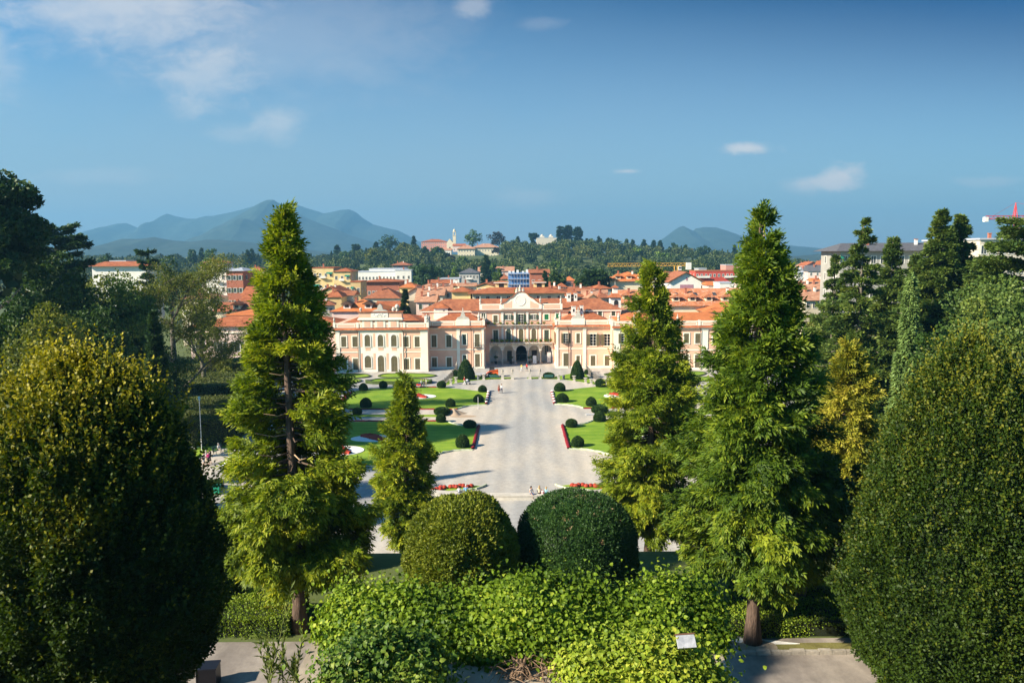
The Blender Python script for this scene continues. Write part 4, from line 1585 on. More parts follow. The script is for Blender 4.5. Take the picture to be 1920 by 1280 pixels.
def mound(x0, x1, yb, zb, yt, zt, lump, seed, round_=1.6, ends=1.0):
    """a draped face from the low front edge (yb, zb) over to the top (yt, zt), rounded at its ends"""
    rg0 = np.random.default_rng(seed)
    lf = lumpy(rg0, 18, lump, 1.1)
    lf2 = lumpy(rg0, 18, lump * 0.55, 3.2)

    def base(u, v):
        e = np.abs(2 * u - 1)
        k = np.sqrt(np.clip(1 - e ** 5, 0.02, 1)) ** ends
        a = v * PI / 2
        y = yb + (yt - yb) * (1 - np.cos(a)) ** 0.8 + (1 - k) * 1.0
        z = zb + (zt - zb) * np.sin(a) ** (1 / round_ + .2) * k
        return np.stack([x0 + (x1 - x0) * u, y, z], 1)

    def surf(u, v, rg):
        p = base(u, v)
        du = base(np.clip(u + .01, 0, 1), v) - base(np.clip(u - .01, 0, 1), v)
        dv = base(u, np.clip(v + .01, 0, 1)) - base(u, np.clip(v - .01, 0, 1))
        N = unit(np.cross(du, dv))
        N = np.where(N[:, 2:3] < -0.1, -N, N)
        return p + N * (lf(p) + lf2(p))[:, None], N
    return surf


# main creeper over the wall
zt = P(960, 1088, 12.0).z
creeper('creeper', 'broad mass of bright creeper draped over the long low garden wall', mound(P(600, 1180, 10.8).x, P(1372, 1180, 10.8).x, 10.95, SZ - .1, 12.1, zt - .12, .17, 5, 1.7, .55), 62000, 91, LM_VINE, .070, extra=5000)
creeper('creeper', 'sunlit yellow-green creeper heap spilling toward the viewer around the pale board', mound(P(1010, 1250, 9).x, P(1425, 1250, 9).x, 8.3, SZ - 1.2, 10.2, P(1200, 1205, 10.2).z, .2, 7, 1.5, .9), 42000, 92, leafmat('vine_leaf_yellow', (0.08, 0.13, 0.012), (0.21, 0.29, 0.022), (0.42, 0.45, 0.05), 0.3, 0.5, 0.2), .068, extra=4400)
iv = mound(P(560, 1250, 9).x, P(850, 1250, 9).x, 8.4, SZ - 1.2, 10.2, P(700, 1180, 10.2).z, .22, 9, 1.6, .85)
ivy = creeper('ivy_bush', 'dense ivy bush with pale round flower heads at the lower corner before the wall', iv, 42000, 93, LM_IVY, .068, cat='ivy', extra=2600)
rg = np.random.default_rng(17)
C, N = iv(rg.uniform(.1, 1, 190), rg.uniform(.35, 1, 190), rg)
L = Leaves()
for c, nn in zip(C, N):
    d = rand_dirs(rg, 16)
    L.add(np.repeat((c + nn * .09)[None], 16, 0) + d * .012, d * .026, perp(rg, d) * .010, .55 + rg.normal() * .2)
child('flower_heads', L.mesh('flower_heads', leafmat('ivy_flower', (0.16, 0.19, 0.05), (0.28, 0.31, 0.10), (0.42, 0.43, 0.18))), ivy)
# dry twigs and rooty stems on the sandy ledge
tw = MB(mat('dry_twig', (.13, .08, .05), .9, scale=4, col2=(.24, .16, .10)))
rg2 = random.Random(8)
for i in range(150):
    c = G(rg2.uniform(940, 1085), rg2.uniform(1228, 1278), SZ)
    a = rg2.uniform(0, 6.28)
    l_ = rg2.uniform(.15, .5)
    z = SZ + .02 + rg2.uniform(0, .12)
    tw.tube([(c.x, c.y, z), (c.x + l_ * .5 * math.cos(a), c.y + l_ * .5 * math.sin(a), z + rg2.uniform(0, .12)), (c.x + l_ * math.cos(a), c.y + l_ * math.sin(a), z + rg2.uniform(-.02, .08))], [.009, .007, .003], 4)
for i in range(4):
    c = G(958 + i * 6, 1276, SZ)
    tw.tube([(c.x, c.y, SZ + .02), (c.x + .05, c.y + .2, SZ + .12), (c.x + .03 * i, c.y + .5, SZ + .2), (c.x + .1, c.y + .9, SZ + .5)], [.030, .024, .018, .01], 6)
tag(tw.build('dry_twigs'), 'tangle of dry brown twigs and bare creeper stems on the sandy ledge', 'twigs')
# small pale board caught in the creeper
t = thing('board', 'pale weathered board half covered by the yellow-green creeper', 'board', tuple(P(1287, 1205, 9.75)), 0.12)
mb = MB(mat('pale_board', (.24, .26, .29), .6, scale=9, col2=(.50, .51, .54)))
mb.M = Matrix.Rotation(-0.7, 4, 'X')
mb.box(-.12, .12, -.015, .015, -.06, .10)
mb.build('panel', t)
mb = MB(mat('rusty', (.14, .07, .04), .9, scale=6))
mb.M = Matrix.Rotation(-0.7, 4, 'X')
mb.box(-.13, .13, -.02, .02, .101, .12)
mb.build('frame', t)
# willow-like shrub at the lower left edge of the ivy
rg = np.random.default_rng(23)
L = Leaves()
st = MB(mat('green_stem', (.09, .10, .03), .8))
for i in range(15):
    px, py = rg.uniform(495, 570), rg.uniform(1240, 1300)
    c = np.array(P(px, 1290, 9.2 + rg.uniform(0, .7)))
    tip = np.array(P(485 + i * 5.6 + rg.uniform(-8, 8), 1230 - (110 if i == 11 else 0) - rg.uniform(-10, 70), c[1] + rg.uniform(-.2, .2)))
    md = (c + tip) / 2 + np.array([rg.uniform(-.05, .05), 0, .03])
    st.tube([tuple(c), tuple(md), tuple(tip)], [.008, .006, .002], 4)
    m_ = int(34 * np.linalg.norm(tip - c)) + 14
    s = rg.uniform(.15, 1.02, m_)
    Cc = (1 - s)[:, None] ** 2 * c + 2 * (s * (1 - s))[:, None] * md + (s ** 2)[:, None] * tip
    A = unit(rg.normal(size=(m_, 3)) * .55 + unit(tip - c) * 1.0) * rg.uniform(.06, .13, (m_, 1))
    L.add(Cc, A, perp(rg, A) * .013, .5 + rg.normal(size=m_) * .17, .2)
t = thing('willow_shrub', 'slender shrub with narrow upright leafy shoots before the cedar trunk', 'shrub', (0, 0, 0))
st.build('stems', t)
child('foliage', L.mesh('foliage', leafmat('willow_leaf', (.05, .085, .015), (.12, .16, .03), (.23, .26, .06), .3)), t)
# black bin by the hornbeam
c = G(392, 1284, 10)
t = thing('litter_bin', 'black square litter bin on the gravel path under the hornbeam', 'bin', (c.x, c.y, 10.01), .1)
mb = MB(mat('black_metal', (.005, .005, .008), .4, scale=4, col2=(.008, .008, .012)))
mb.box(-.36, .36, -.32, .32, 0, .74)
mb.build('body', t)
mb = MB(mat('dark_blue_metal', (.008, .009, .016), .4))
mb.box(-.38, .38, -.34, .34, .742, .80)
for sx in (-1, 1):
    mb.box(sx * .36 - .022 * (sx > 0), sx * .36 + .022 * (sx < 0), -.345, -.322, 0, .74)
mb.build('lid', t)
# ------------------------------------------------------------------ the palace
YI, YO, YR = G(975, 690.3).y, G(975, 695).y, G(975, 681.6).y
PAL = (0.0, YI, 0.0)
palace = thing('palace', 'long pink and cream baroque palace with terracotta roofs around a recessed arcaded court', 'palace', PAL)
PM = Matrix.Translation((-PAL[0], -PAL[1], -PAL[2]))
PINK = mat('pink_render', (0.68, 0.39, 0.265), 0.92, scale=0.35, col2=(0.79, 0.49, 0.345), bump=0.1)
PINK_C = mat('salmon_render', (0.66, 0.39, 0.27), 0.92, scale=0.4, col2=(0.77, 0.49, 0.35), bump=0.1)
TRIM = mat('cream_trim', (0.76, 0.69, 0.55), 0.9, scale=0.5, col2=(0.84, 0.79, 0.66))
TRIM_W = mat('pale_plaster', (0.66, 0.63, 0.56), 0.9, scale=0.7, col2=(0.76, 0.73, 0.66))
SHUT = mat('olive_shutter', (0.10, 0.085, 0.042), 0.7, scale=1.0, col2=(0.15, 0.125, 0.065))
SHUT_D = mat('dark_green_shutter', (0.035, 0.055, 0.038), 0.6, scale=1.5, col2=(0.055, 0.08, 0.05))
SHUT_G = mat('bright_green_shutter', (0.01, 0.13, 0.045), 0.6, col2=(0.015, 0.17, 0.06))
GLASS = mat('window_glass', (0.03, 0.035, 0.04), 0.12, spec=0.6, col2=(0.07, 0.075, 0.08))
IRON = mat('iron', (0.035, 0.033, 0.03), 0.6, scale=4, col2=(0.06, 0.055, 0.05))
PIPE = mat('copper_pipe', (0.10, 0.045, 0.03), 0.5, scale=2)
ROOF = tilemat('clay_tiles', (0.37, 0.115, 0.047), (0.21, 0.065, 0.03), (0.50, 0.185, 0.078))
ROOF_O = tilemat('orange_tiles', (0.53, 0.17, 0.055), (0.38, 0.115, 0.04), (0.61, 0.24, 0.088), 0.4)
ROOF_B = tilemat('brown_tiles', (0.33, 0.115, 0.055), (0.18, 0.07, 0.04), (0.45, 0.18, 0.085), 0.8)
ROOF_S = tilemat('speckled_tiles', (0.46, 0.17, 0.075), (0.28, 0.10, 0.05), (0.58, 0.26, 0.13), 0.5, speck=0.65)
ROOF_P = tilemat('faded_tiles', (0.44, 0.22, 0.13), (0.28, 0.13, 0.08), (0.56, 0.33, 0.21), 0.9)
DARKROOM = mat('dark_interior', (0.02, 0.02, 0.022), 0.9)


def pmb(*m):
    mb = MB(*m)
    mb.M = PM
    return mb


def X_(px, Y):
    return (px - 975) / F * (Y / math.cos(0)) * 1.0 if False else P(px, 650, Y).x


def Z_(px, py, Y):
    return P(px, py, Y).z


_WC = {}


def window_mesh(w, h, style, arch, sh, nm='window'):
    """style closed: two louvred leaves; open: glass with leaves folded back; glass: glazing only"""
    k = (round(w, 1), round(h, 1), style, arch, sh.name)
    if k in _WC:
        return _WC[k]
    mb = MB(sh)
    hh = h - (w / 2 if arch else 0)
    if style == 'closed':
        for s in (-1, 1):
            x0, x1 = sorted((s * .015, s * w / 2))
            if arch:
                pts = [(x0, 0), (x1, 0)] + [(s * w / 2 * math.cos(PI / 2 * i / 6), hh + w / 2 * math.sin(PI / 2 * i / 6)) for i in range(6)] + [(s * .015, hh + w / 2)]
                mb.wall_poly(pts if s > 0 else [(x1, 0), (x0, 0)] + pts[2:], -.03, .1)
            else:
                mb.box(x0, x1, -.03, .1, 0, h)
            for i in range(int(hh / .28)):
                z = .1 + i * .28
                mb.box(x0 + .07, x1 - .07, -.05, -.031, z, z + .13)
    else:
        mb.use(GLASS)
        if arch:
            mb.wall_poly(arch_pts(0, w, 0, hh), .0, .1)
        else:
            mb.box(-w / 2, w / 2, 0, .1, 0, h)
        mb.use(TRIM_W)
        mb.box(-.045, .045, -.03, -.002, 0, h)
        for i in range(1, 4):
            mb.box(-w / 2, -.046, -.03, -.002, h * i / 4 - .03, h * i / 4 + .03)
            mb.box(.046, w / 2, -.03, -.002, h * i / 4 - .03, h * i / 4 + .03)
        mb.box(-w / 2 - .05, -w / 2, -.05, .05, 0, h)
        mb.box(w / 2, w / 2 + .05, -.05, .05, 0, h)
    _WC[k] = mb.mesh(nm)
    return _WC[k]


_SC = {}


def shutter_mesh(w, h, sh):
    k = (round(w, 1), round(h, 1), sh.name)
    if k not in _SC:
        mb = MB(sh)
        mb.box(-w / 2, w / 2, -.05, .0, 0, h)
        for i in range(int(h / .28)):
            mb.box(-w / 2 + .06, w / 2 - .06, -.07, -.051, .1 + i * .28, .23 + i * .28)
        _SC[k] = mb.mesh('shutter')
    return _SC[k]


_FC = {}


def surround_mesh(w, h, arch, hood, sill, fm):
    k = (round(w, 1), round(h, 1), arch, hood, sill, fm.name)
    if k not in _FC:
        mb = MB(fm)
        t = .24
        hh = h - (w / 2 if arch else 0)
        mb.box(-w / 2 - t, -w / 2 - .001, -.09, .05, 0, hh)
        mb.box(w / 2 + .001, w / 2 + t, -.09, .05, 0, hh)
        if arch:
            n = 8
            for i in range(n):
                a0, a1 = PI * i / n, PI * (i + 1) / n
                r0, r1 = w / 2 + .001, w / 2 + t
                mb.wall_poly([(r0 * math.cos(a0), hh + r0 * math.sin(a0)), (r1 * math.cos(a0), hh + r1 * math.sin(a0)), (r1 * math.cos(a1), hh + r1 * math.sin(a1)), (r0 * math.cos(a1), hh + r0 * math.sin(a1))], -.09, .05)
        else:
            mb.box(-w / 2 - t, w / 2 + t, -.09, .05, h, h + t)
        if hood:
            pts = [(-w / 2 - .5, h + .28), (w / 2 + .5, h + .28), (w / 2 + .45, h + .42), (w / 4, h + .62), (0, h + .74), (-w / 4, h + .62), (-w / 2 - .45, h + .42)]
            mb.wall_poly(pts, -.22, .05)
        if sill:
            mb.box(-w / 2 - t, w / 2 + t, -.13, .05, -.16, -.001)
        _FC[k] = mb.mesh('surround')
    return _FC[k]


def pwindow(xc, z0, w, h, y, style='closed', arch=False, hood=False, sill=True, rz=0.0, sh=None, fm=None, rail=False, nm='window'):
    w, h = round(w, 1), round(h, 1)
    o = child(nm, window_mesh(w, h, style, arch, sh or SHUT), palace)
    o.location = (xc - PAL[0], y - PAL[1], z0)
    o.rotation_euler = (0, 0, rz)
    child('surround', surround_mesh(w, h, arch, hood, sill, fm or TRIM), o)
    if style == 'open':
        for s in (-1, 1):
            c = child('shutter', shutter_mesh(w / 2 + .1, h, sh or SHUT), o)
            c.location = (s * (w * .75 + .10), -.1, 0)
    if rail:
        mb = MB(IRON)
        mb.box(-w / 2 - .2, w / 2 + .2, -.5, -.46, .95, 1.0)
        mb.box(-w / 2 - .2, w / 2 + .2, -.5, -.1, -.14, -.05)
        for i in range(9):
            x = -w / 2 - .18 + (w + .36) * i / 8
            mb.box(x - .015, x + .015, -.495, -.465, -.05, .95)
        c = child('balconet', mb.mesh('balconet'), o)
    return o


# levels
z_cor = Z_(860, 614.0, YI)            # underside of the wing cornice
z_par = Z_(860, 601.3, YI)            # top of the wing parapet
z_corC = Z_(975, 582.0, YR)
Yb = YI + 17                          # back of the wings
xin = abs(P(907.5, 650, YI).x)        # half width of the court
xst = abs(P(802.5, 650, YO).x)        # where the wings step forward
xoutL, xoutR = P(628, 650, YO).x, P(1392, 650, YO).x


def block(name, x0, x1, y0, y1, z0, z1, m):
    mb = pmb(m)
    mb.box(x0, x1, y0, y1, z0, z1)
    return mb.build(name, palace)


for sg in (-1, 1):
    xo = xoutL if sg < 0 else xoutR
    a, b_ = sorted((sg * xin, sg * xst))
    block('wall', a, b_, YI, Yb, 0, z_par - .25, PINK)
    a2, b2 = sorted((sg * xst, xo))
    block('wall', a2 + (0.003 if sg > 0 else 0), b2 - (0 if sg > 0 else .003), YO, Yb, 0, z_par - .25, PINK)
    # plinth, string course, cornice, coping
    for (nm, za, zb, out, m) in (('plinth', 0, .45, .10, TRIM), ('string_course', Z_(860, 655, YI) - .12, Z_(860, 655, YI) + .12, .07, TRIM),
                                 ('cornice', z_cor - .25, z_cor, .35, TRIM), ('gutter_tiles', z_cor + .003, z_cor + .42, .62, ROOF), ('coping', z_par - .25, z_par, .10, TRIM)):
        mb = pmb(m)
        if nm == 'gutter_tiles':
            # a sloping tiled ledge
            for (p0, p1, yy) in ((a, b_, YI), (a2, b2, YO)):
                mb.add([(p0, yy - out, za), (p1, yy - out, za), (p1, yy - .002, zb), (p0, yy - .002, zb), (p0, yy - .002, za), (p1, yy - .002, za)], [(0, 1, 2, 3), (0, 3, 4), (1, 5, 2), (0, 4, 5, 1)])
            xs = sg * (xin - .002)
            xo_ = sg * (xin - out)
            mb.add([(xo_, YI - out, za), (xo_, YR, za), (xs, YR, zb), (xs, YI - .002, zb), (xs, YI, za), (xs, YR, za)], [(0, 1, 2, 3) if sg < 0 else (3, 2, 1, 0), (0, 3, 4), (1, 5, 2)])
        else:
            mb.box(a + (.002 if sg > 0 else 0) - (out if sg > 0 else 0), b_ + (out if sg < 0 else 0), YI - out, YI - .002, za, zb)
            mb.box(a2 - (0.0 if sg < 0 else 0), b2, YO - out, YO - .002, za, zb)
            xs = sg * (xin - .002)
            xo_ = sg * (xin - out)
            mb.box(min(xs, xo_), max(xs, xo_), YI - .001, YR, za, zb)
        mb.build(nm, palace)
    # parapet panels and piers
    for (xa, xb, yy) in ((a, b_, YI), (a2, b2, YO)):
        n = max(2, round((xb - xa) / 5.2))
        mb = pmb(TRIM)
        for i in range(n):
            p0, p1 = xa + (xb - xa) * i / n + .5, xa + (xb - xa) * (i + 1) / n - .5
            mb.use(TRIM)
            mb.box(p0, p1, yy - .05, yy - .003, z_cor + .5, z_par - .3)
            mb.use(PINK)
            mb.box(p0 + .25, p1 - .25, yy - .065, yy - .051, z_cor + .68, z_par - .45)
        mb.build('parapet_panels', palace)
        for i in range(n + 1):
            xq = xa + (xb - xa) * i / n
            mb = pmb(TRIM)
            mb.box(xq - .26, xq + .26, yy - .13, yy + .25, z_cor + .45, z_par + .12)
            pier = mb.build('parapet_pier', palace)
            if i % 2 == (0 if sg < 0 else 1) or i == n:
                mb = pmb(STONE)
                mb.lathe([(.22, 0), (.22, .12), (.10, .18), (.26, .45), (.20, .75), (.07, .95), (.10, 1.05), (.03, 1.45)], (xq, yy + .05, z_par + .12), 8)
                mb.build('finial', pier)
    # wing roofs: hips behind the parapet
    zr0 = z_par - .5
    zr = Z_(860, 588.5, YI + 8)

    def hip(x0, x1, y0, y1, z0, z1, m, inset=None, over=0.0, nm='roof'):
        ins = inset if inset is not None else min((x1 - x0), (y1 - y0)) / 2
        x0, x1, y0, y1 = x0 - over, x1 + over, y0 - over, y1 + over
        ym = (y0 + y1) / 2
        mb = pmb(m)
        mb.add([(x0, y0, z0), (x1, y0, z0), (x1, y1, z0), (x0, y1, z0), (x0 + ins, ym, z1), (x1 - ins, ym, z1)], [(0, 1, 5, 4), (1, 2, 5), (2, 3, 4, 5), (3, 0, 4), (3, 2, 1, 0)])
        return mb.build(nm, palace)
    rfi = hip(a + .5, b_ + (.5 if sg > 0 else -.0), YI + .5, Yb, zr0, zr + .3, ROOF, 4)
    rfo = hip(a2 + .5, b2 - .5, YO + .5, Yb + .4, zr0 + .02, zr + .15, ROOF_O if sg > 0 else ROOF, 5)
    # corner and step pilasters
    for (p0, p1, yy) in (((630, 637.5, YO), (789, 802.3, YO), (856.7, 862.5, YI), (903.5, 907.3, YI), (805, 806, YI)) if sg < 0 else ((1043.5, 1047, YI), (1093, 1099, YI), (1150.6, 1162.5, YO), (1255, 1265, YO), (1315, 1327, YO))):
        xa, xb = P(p0, 650, yy).x, P(p1, 650, yy).x
        if xb - xa < .3:
            continue
        mb = pmb(TRIM)
        mb.box(xa, xb, yy - .14, yy - .004, .46, z_cor - .26)
        mb.box(xa - .06, xb + .06, yy - .19, yy - .004, z_cor - .7, z_cor - .45)
        mb.build('pilaster', palace)
    for (px, yy) in (((804, YI), (884, YI), (672, YO), (757, YO)) if sg < 0 else ((1066, YI), (1149, YI), (1313, YO), (1250, YO))):
        x = P(px, 650, yy).x
        mb = pmb(PIPE)
        mb.tube([(x, yy - .28, .05), (x, yy - .28, z_cor - .5), (x - .3, yy - .4, z_cor - .02)], .075, 6)
        mb.build('downpipe', palace)

# windows of the left wing: photo columns, sill and head rows
for px in (645, 666, 762, 782.5):
    x = P(px, 650, YO).x
    pwindow(x, Z_(px, 650.2, YO), 1.05, Z_(px, 631, YO) - Z_(px, 650.2, YO), YO, fm=TRIM)
    pwindow(x, .5, 1.05, Z_(px, 672.5, YO) - .5, YO, fm=TRIM, sill=False)
for px in (814, 841.7):
    x = P(px, 650, YI).x
    pwindow(x, Z_(px, 650.5, YI), 1.05, Z_(px, 628.5, YI) - Z_(px, 650.5, YI), YI)
    pwindow(x, .5, 1.05, Z_(px, 670, YI) - .5, YI, sill=False)
x = P(871, 650, YI).x
pwindow(x, Z_(871, 645.5, YI), .75, 2.3, YI, sh=SHUT_D)
pwindow(x, .5, .75, 2.6, YI, sh=SHUT_D, sill=False)
x = P(895, 650, YI).x
pwindow(x, Z_(895, 650, YI), 1.1, 2.9, YI, rail=True)
pwindow(x, .46, 1.1, 2.9, YI, sill=False)
# three-bay pavilion with tall attic on the left wing
pa, pb = P(672.5, 650, YO).x, P(756, 650, YO).x
za1, za2, za3 = Z_(714, 597.5, YO), Z_(714, 585.5, YO), z_par - .25
mb = pmb(PINK)
mb.box(pa + .2, pb - .2, YO + .004, YO + 2.2, z_par - .24, za2)
mb.build('attic_wall', palace)
mb = pmb(TRIM)
mb.box(pa - .05, pb + .05, YO - .45, YO + 2.4, za1 - .25, za1 + .0)
mb.box(pa + .1, pb - .1, YO - .08, YO + .003, za1 + .003, za1 + .22)
mb.build('attic_cornice', palace)
mb = pmb(ROOF)
mb.box(pa - .05, pb + .05, YO - .25, YO + 2.4, za2 + .003, za2 + .18)
mb.build('attic_coping', palace)
mb = pmb(TRIM_W)
c0, c1 = P(697, 650, YO).x, P(729, 650, YO).x
mb.box(c0, c1, YO - .1, YO + .003, za1 + .3, za2 - .1)
rg = random.Random(3)
for i in range(26):
    x, z = rg.uniform(c0 + .6, c1 - .6), rg.uniform(za1 + .5, za2 - .3)
    mb.lathe([(.02, -.12), (.16, -.05), (.18, .06), (.03, .14)], (x, YO - .1, z), 6, sy=.6)
mb.build('relief_panel', palace)
mb = pmb(STONE)
xm = (pa + pb) / 2
mb.wall_poly([(xm - 1.8, za2 + .18), (xm + 1.8, za2 + .18), (xm + 1.3, za2 + .5), (xm + .6, za2 + .7), (xm + .45, za2 + 1.5), (xm, za2 + 1.9), (xm - .45, za2 + 1.5), (xm - .6, za2 + .7), (xm - 1.3, za2 + .5)], YO - .1, YO + .5)
mb.build('carved_crest', palace)
mb = pmb(STONE)
mb.lathe([(.35, 0), (.4, .3), (.22, .5), (.5, .8), (.55, 1.1), (.3, 1.45), (.1, 1.6)], (pb - 1.2, YO + .4, za2 + .18), 8)
mb.lathe([(.3, 0), (.45, .4), (.3, .7), (.12, 1.0)], (pb - 2.0, YO + .4, za2 + .18), 8)
mb.build('statue', palace)
mb = pmb(STONE)
mb.lathe([(.2, 0), (.2, .2), (.34, .5), (.16, .8), (.05, .95)], (pa + .6, YO + .4, za2 + .18), 8)
mb.build('finial', palace)
bays = [689.5, 714, 739]
for i, px in enumerate(bays):
    x = P(px, 650, YO).x
    pwindow(x, Z_(px, 649.2, YO), 1.2, Z_(px, 627.5, YO) - Z_(px, 649.2, YO), YO - .12, arch=True, fm=TRIM_W, sh=SHUT)
    z0 = Z_(px, 689, YO) if i == 0 else .08
    pwindow(x, z0, 1.45, Z_(px, 666.5, YO) - z0, YO - .12, arch=True, fm=TRIM_W, sh=SHUT, sill=(i == 0), nm='door' if i else 'window')
xs = [P(p, 650, YO).x for p in (674, 681.5, 697, 706.5, 721.5, 731, 747, 755)]
mb = pmb(TRIM)
for (xa, xb) in ((0, 1), (2, 3), (4, 5), (6, 7)):
    pass
mb.box(pa, pb, YO - .11, YO - .004, .46, z_cor - .26)
mb.build('pavilion_facing', palace)
for (xa, xb) in ((xs[0], xs[1]), (xs[2], xs[3]), (xs[4], xs[5]), (xs[6], xs[7])):
    w_ = xb - xa
    mb = pmb(PINK)
    m_ = (xa + xb) / 2
    for (za, zb) in ((Z_(714, 650, YO), Z_(714, 625, YO)), (Z_(714, 692, YO), Z_(714, 662, YO))):
        mb.box(m_ - .22, m_ + .22, YO - .14, YO - .111, za, zb)
    mb.build('wall_inlay', palace)
for (px) in (690, 714, 739):
    x = P(px, 650, YO).x
    mb = pmb(PINK)
    mb.box(x - .55, x + .55, YO - .14, YO - .111, Z_(px, 657, YO), Z_(px, 651.6, YO))
    mb.build('wall_inlay', palace)
for px in (690, 714, 739):
    x = P(px, 650, YO).x
    mb = pmb(TRIM)
    mb.box(x - 1.15, x + 1.15, YO - .16, YO - .004, z_cor + .5, za1 - .26)
    mb.use(PINK)
    mb.wall_poly([(x - .65, z_cor + .65), (x + .65, z_cor + .65), (x + .65, za1 - .45), (x + .25, za1 - .45), (x, za1 - .7), (x - .25, za1 - .45), (x - .65, za1 - .45)], YO - .19, YO - .161)
    mb.build('attic_panel', palace)

# windows of the right wing
for px, st in ((1112, 'open'), (1138.4, 'open')):
    x = P(px, 650, YI).x
    pwindow(x, Z_(px, 647.5, YI), 1.3, Z_(px, 625.8, YI) - Z_(px, 647.5, YI), YI, style='open')
    pwindow(x, .5, 1.05, Z_(px, 666.5, YI) - .5, YI, sill=False)
x = P(1061, 650, YI).x
pwindow(x, Z_(1061, 643, YI), .95, Z_(1061, 624.5, YI) - Z_(1061, 643, YI), YI, style='open', rail=True)
pwindow(x, .46, 1.05, 2.9, YI, sill=False)
x = P(1084, 650, YI).x
pwindow(x, Z_(1084, 643, YI), .8, 2.2, YI)
pwindow(x, Z_(1084, 683, YI), .8, 2.0, YI)
for px, st in ((1170, 'open'), (1192, 'open'), (1215, 'closed'), (1240, 'closed'), (1287, 'closed'), (1308, 'closed'), (1340.6, 'closed'), (1366, 'closed')):
    x = P(px, 650, YO).x
    pwindow(x, Z_(px, 643.5, YO), 1.05, Z_(px, 624.8, YO) - Z_(px, 643.5, YO), YO, style=st)
    pwindow(x, .5, 1.05, Z_(px, 665.5, YO) - .5, YO, sill=False)
# court side walls
for sg in (-1, 1):
    for yy in (YI + 2.2, YI + 5.0):
        x = sg * xin
        pwindow(x, Z_(860, 648, YI), .95, 2.7, yy, style='open' if sg > 0 else 'closed', rz=-PI / 2 if sg > 0 else PI / 2, sh=SHUT_D if sg < 0 else SHUT)
        pwindow(x, .5, .95, 2.6, yy, rz=-PI / 2 if sg > 0 else PI / 2, sh=SHUT_D, sill=False)
# crests over the inner wing bays
for (px, yy) in ((868, YI), (1084, YI)):
    x = P(px, 600, yy).x
    mb = pmb(TRIM)
    mb.box(x - 1.5, x + 1.5, yy - .2, yy + .3, z_cor + .46, z_par + .35)
    mb.build('parapet_block', palace)
    mb = pmb(STONE)
    mb.wall_poly([(x - 1.4, z_par + .36), (x + 1.4, z_par + .36), (x + 1.3, z_par + .7), (x + .6, z_par + .95), (x + .35, z_par + 1.7), (x + .12, z_par + 2.0), (x + .08, z_par + 2.9), (x - .08, z_par + 2.9), (x - .12, z_par + 2.0), (x - .35, z_par + 1.7), (x - .6, z_par + .95), (x - 1.3, z_par + .7)], yy - .12, yy + .2)
    mb.build('carved_crest', palace)
for (px, yy, sgn) in ((898, YI, -1), (1050, YI, 1), (800, YO, -1), (1160, YO, 1)):
    x = P(px, 600, yy).x
    mb = pmb(STONE)
    mb.lathe([(.3, 0), (.32, .3), (.2, .45), (.36, .75), (.30, 1.1), (.14, 1.3), (.2, 1.5), (.05, 1.75)], (x, yy + .1, z_par + .1), 8)
    mb.build('statue', palace)

# central block -----------------------------------------------------------
xc = P(976.7, 600, YR).x
ZB = P(975, 641, YR).z          # balcony floor
cw0, cw1 = P(790, 570, YR).x, P(1164, 570, YR).x
ZA = Z_(977, 646.5, YR)         # crown of the arches
mb = pmb(PINK_C)
mb.box(-xin - 3.2, xin + 3.2, YR, YR + 9, ZB - .1, z_corC - .3)
mb.build('wall', palace)
mb = pmb(PINK_C)
mb.box(cw0, -xin - 3.2, YR + .5, YR + 9, 7.5, z_corC - .3)
mb.build('wall', palace)
mb = pmb(PINK_C)
mb.box(xin + 3.2, cw1, YR + .5, YR + 9, 7.5, z_corC - .3)
mb.build('wall', palace)
arch_c = [P(p, 660, YR).x for p in (929.7, 953.7, 977.4, 1001, 1024.8)]
aw = P(963.5, 660, YR).x - P(944, 660, YR).x
bay = arch_c[1] - arch_c[0]
zs = ZA - aw / 2 - .12
mb = pmb(TRIM)
zt_ = ZB - .10
for x in arch_c:
    for s in (-1, 1):
        pts = [(x + s * aw / 2, zs)] + [(x + s * aw / 2 * math.cos(PI / 2 * i / 7), zs + aw / 2 * math.sin(PI / 2 * i / 7)) for i in range(1, 8)] + [(x, zt_), (x + s * bay / 2, zt_), (x + s * bay / 2, zs)]
        mb.wall_poly(pts, YR, YR + .6)
mb.use(PINK_C)
xl, xr = arch_c[0] - bay / 2, arch_c[-1] + bay / 2
mb.box(-xin - 1, xl - .003, YR, YR + .6, 0, zt_)
mb.box(xr + .003, xin + 1, YR, YR + .6, 0, zt_)
mb.build('arcade', palace)
for x in arch_c:                                     # archivolts
    mb = pmb(TRIM_W)
    for i in range(10):
        a0, a1 = PI * i / 10, PI * (i + 1) / 10
        r0, r1 = aw / 2 + .01, aw / 2 + .22
        mb.wall_poly([(x + r0 * math.cos(a0), zs + r0 * math.sin(a0)), (x + r1 * math.cos(a0), zs + r1 * math.sin(a0)), (x + r1 * math.cos(a1), zs + r1 * math.sin(a1)), (x + r0 * math.cos(a1), zs + r0 * math.sin(a1))], YR - .07, YR - .003)
    mb.build('archivolt', palace)
for x in [xl] + [c + bay / 2 for c in arch_c]:
    mb = pmb(STONE)
    mb.smooth = True
    mb.lathe([(.30, 0), (.30, .2), (.22, .3), (.22, 1.2), (.19, zs - .35), (.21, zs - .3), (.30, zs - .1), (.30, zs - .003)], (x, YR + .28, 0), 12)
    mb.build('column', palace)
mb = pmb(TRIM_W)
mb.box(xl - .5, arch_c[2] - aw / 2 - .1, YR + 4.0, YR + 4.3, 0, zt_)
mb.box(arch_c[2] + aw / 2 + .1, xr + .5, YR + 4.0, YR + 4.3, 0, zt_)
mb.box(arch_c[2] - aw / 2 - .1, arch_c[2] + aw / 2 + .1, YR + 4.0, YR + 4.3, zs + .9, zt_)
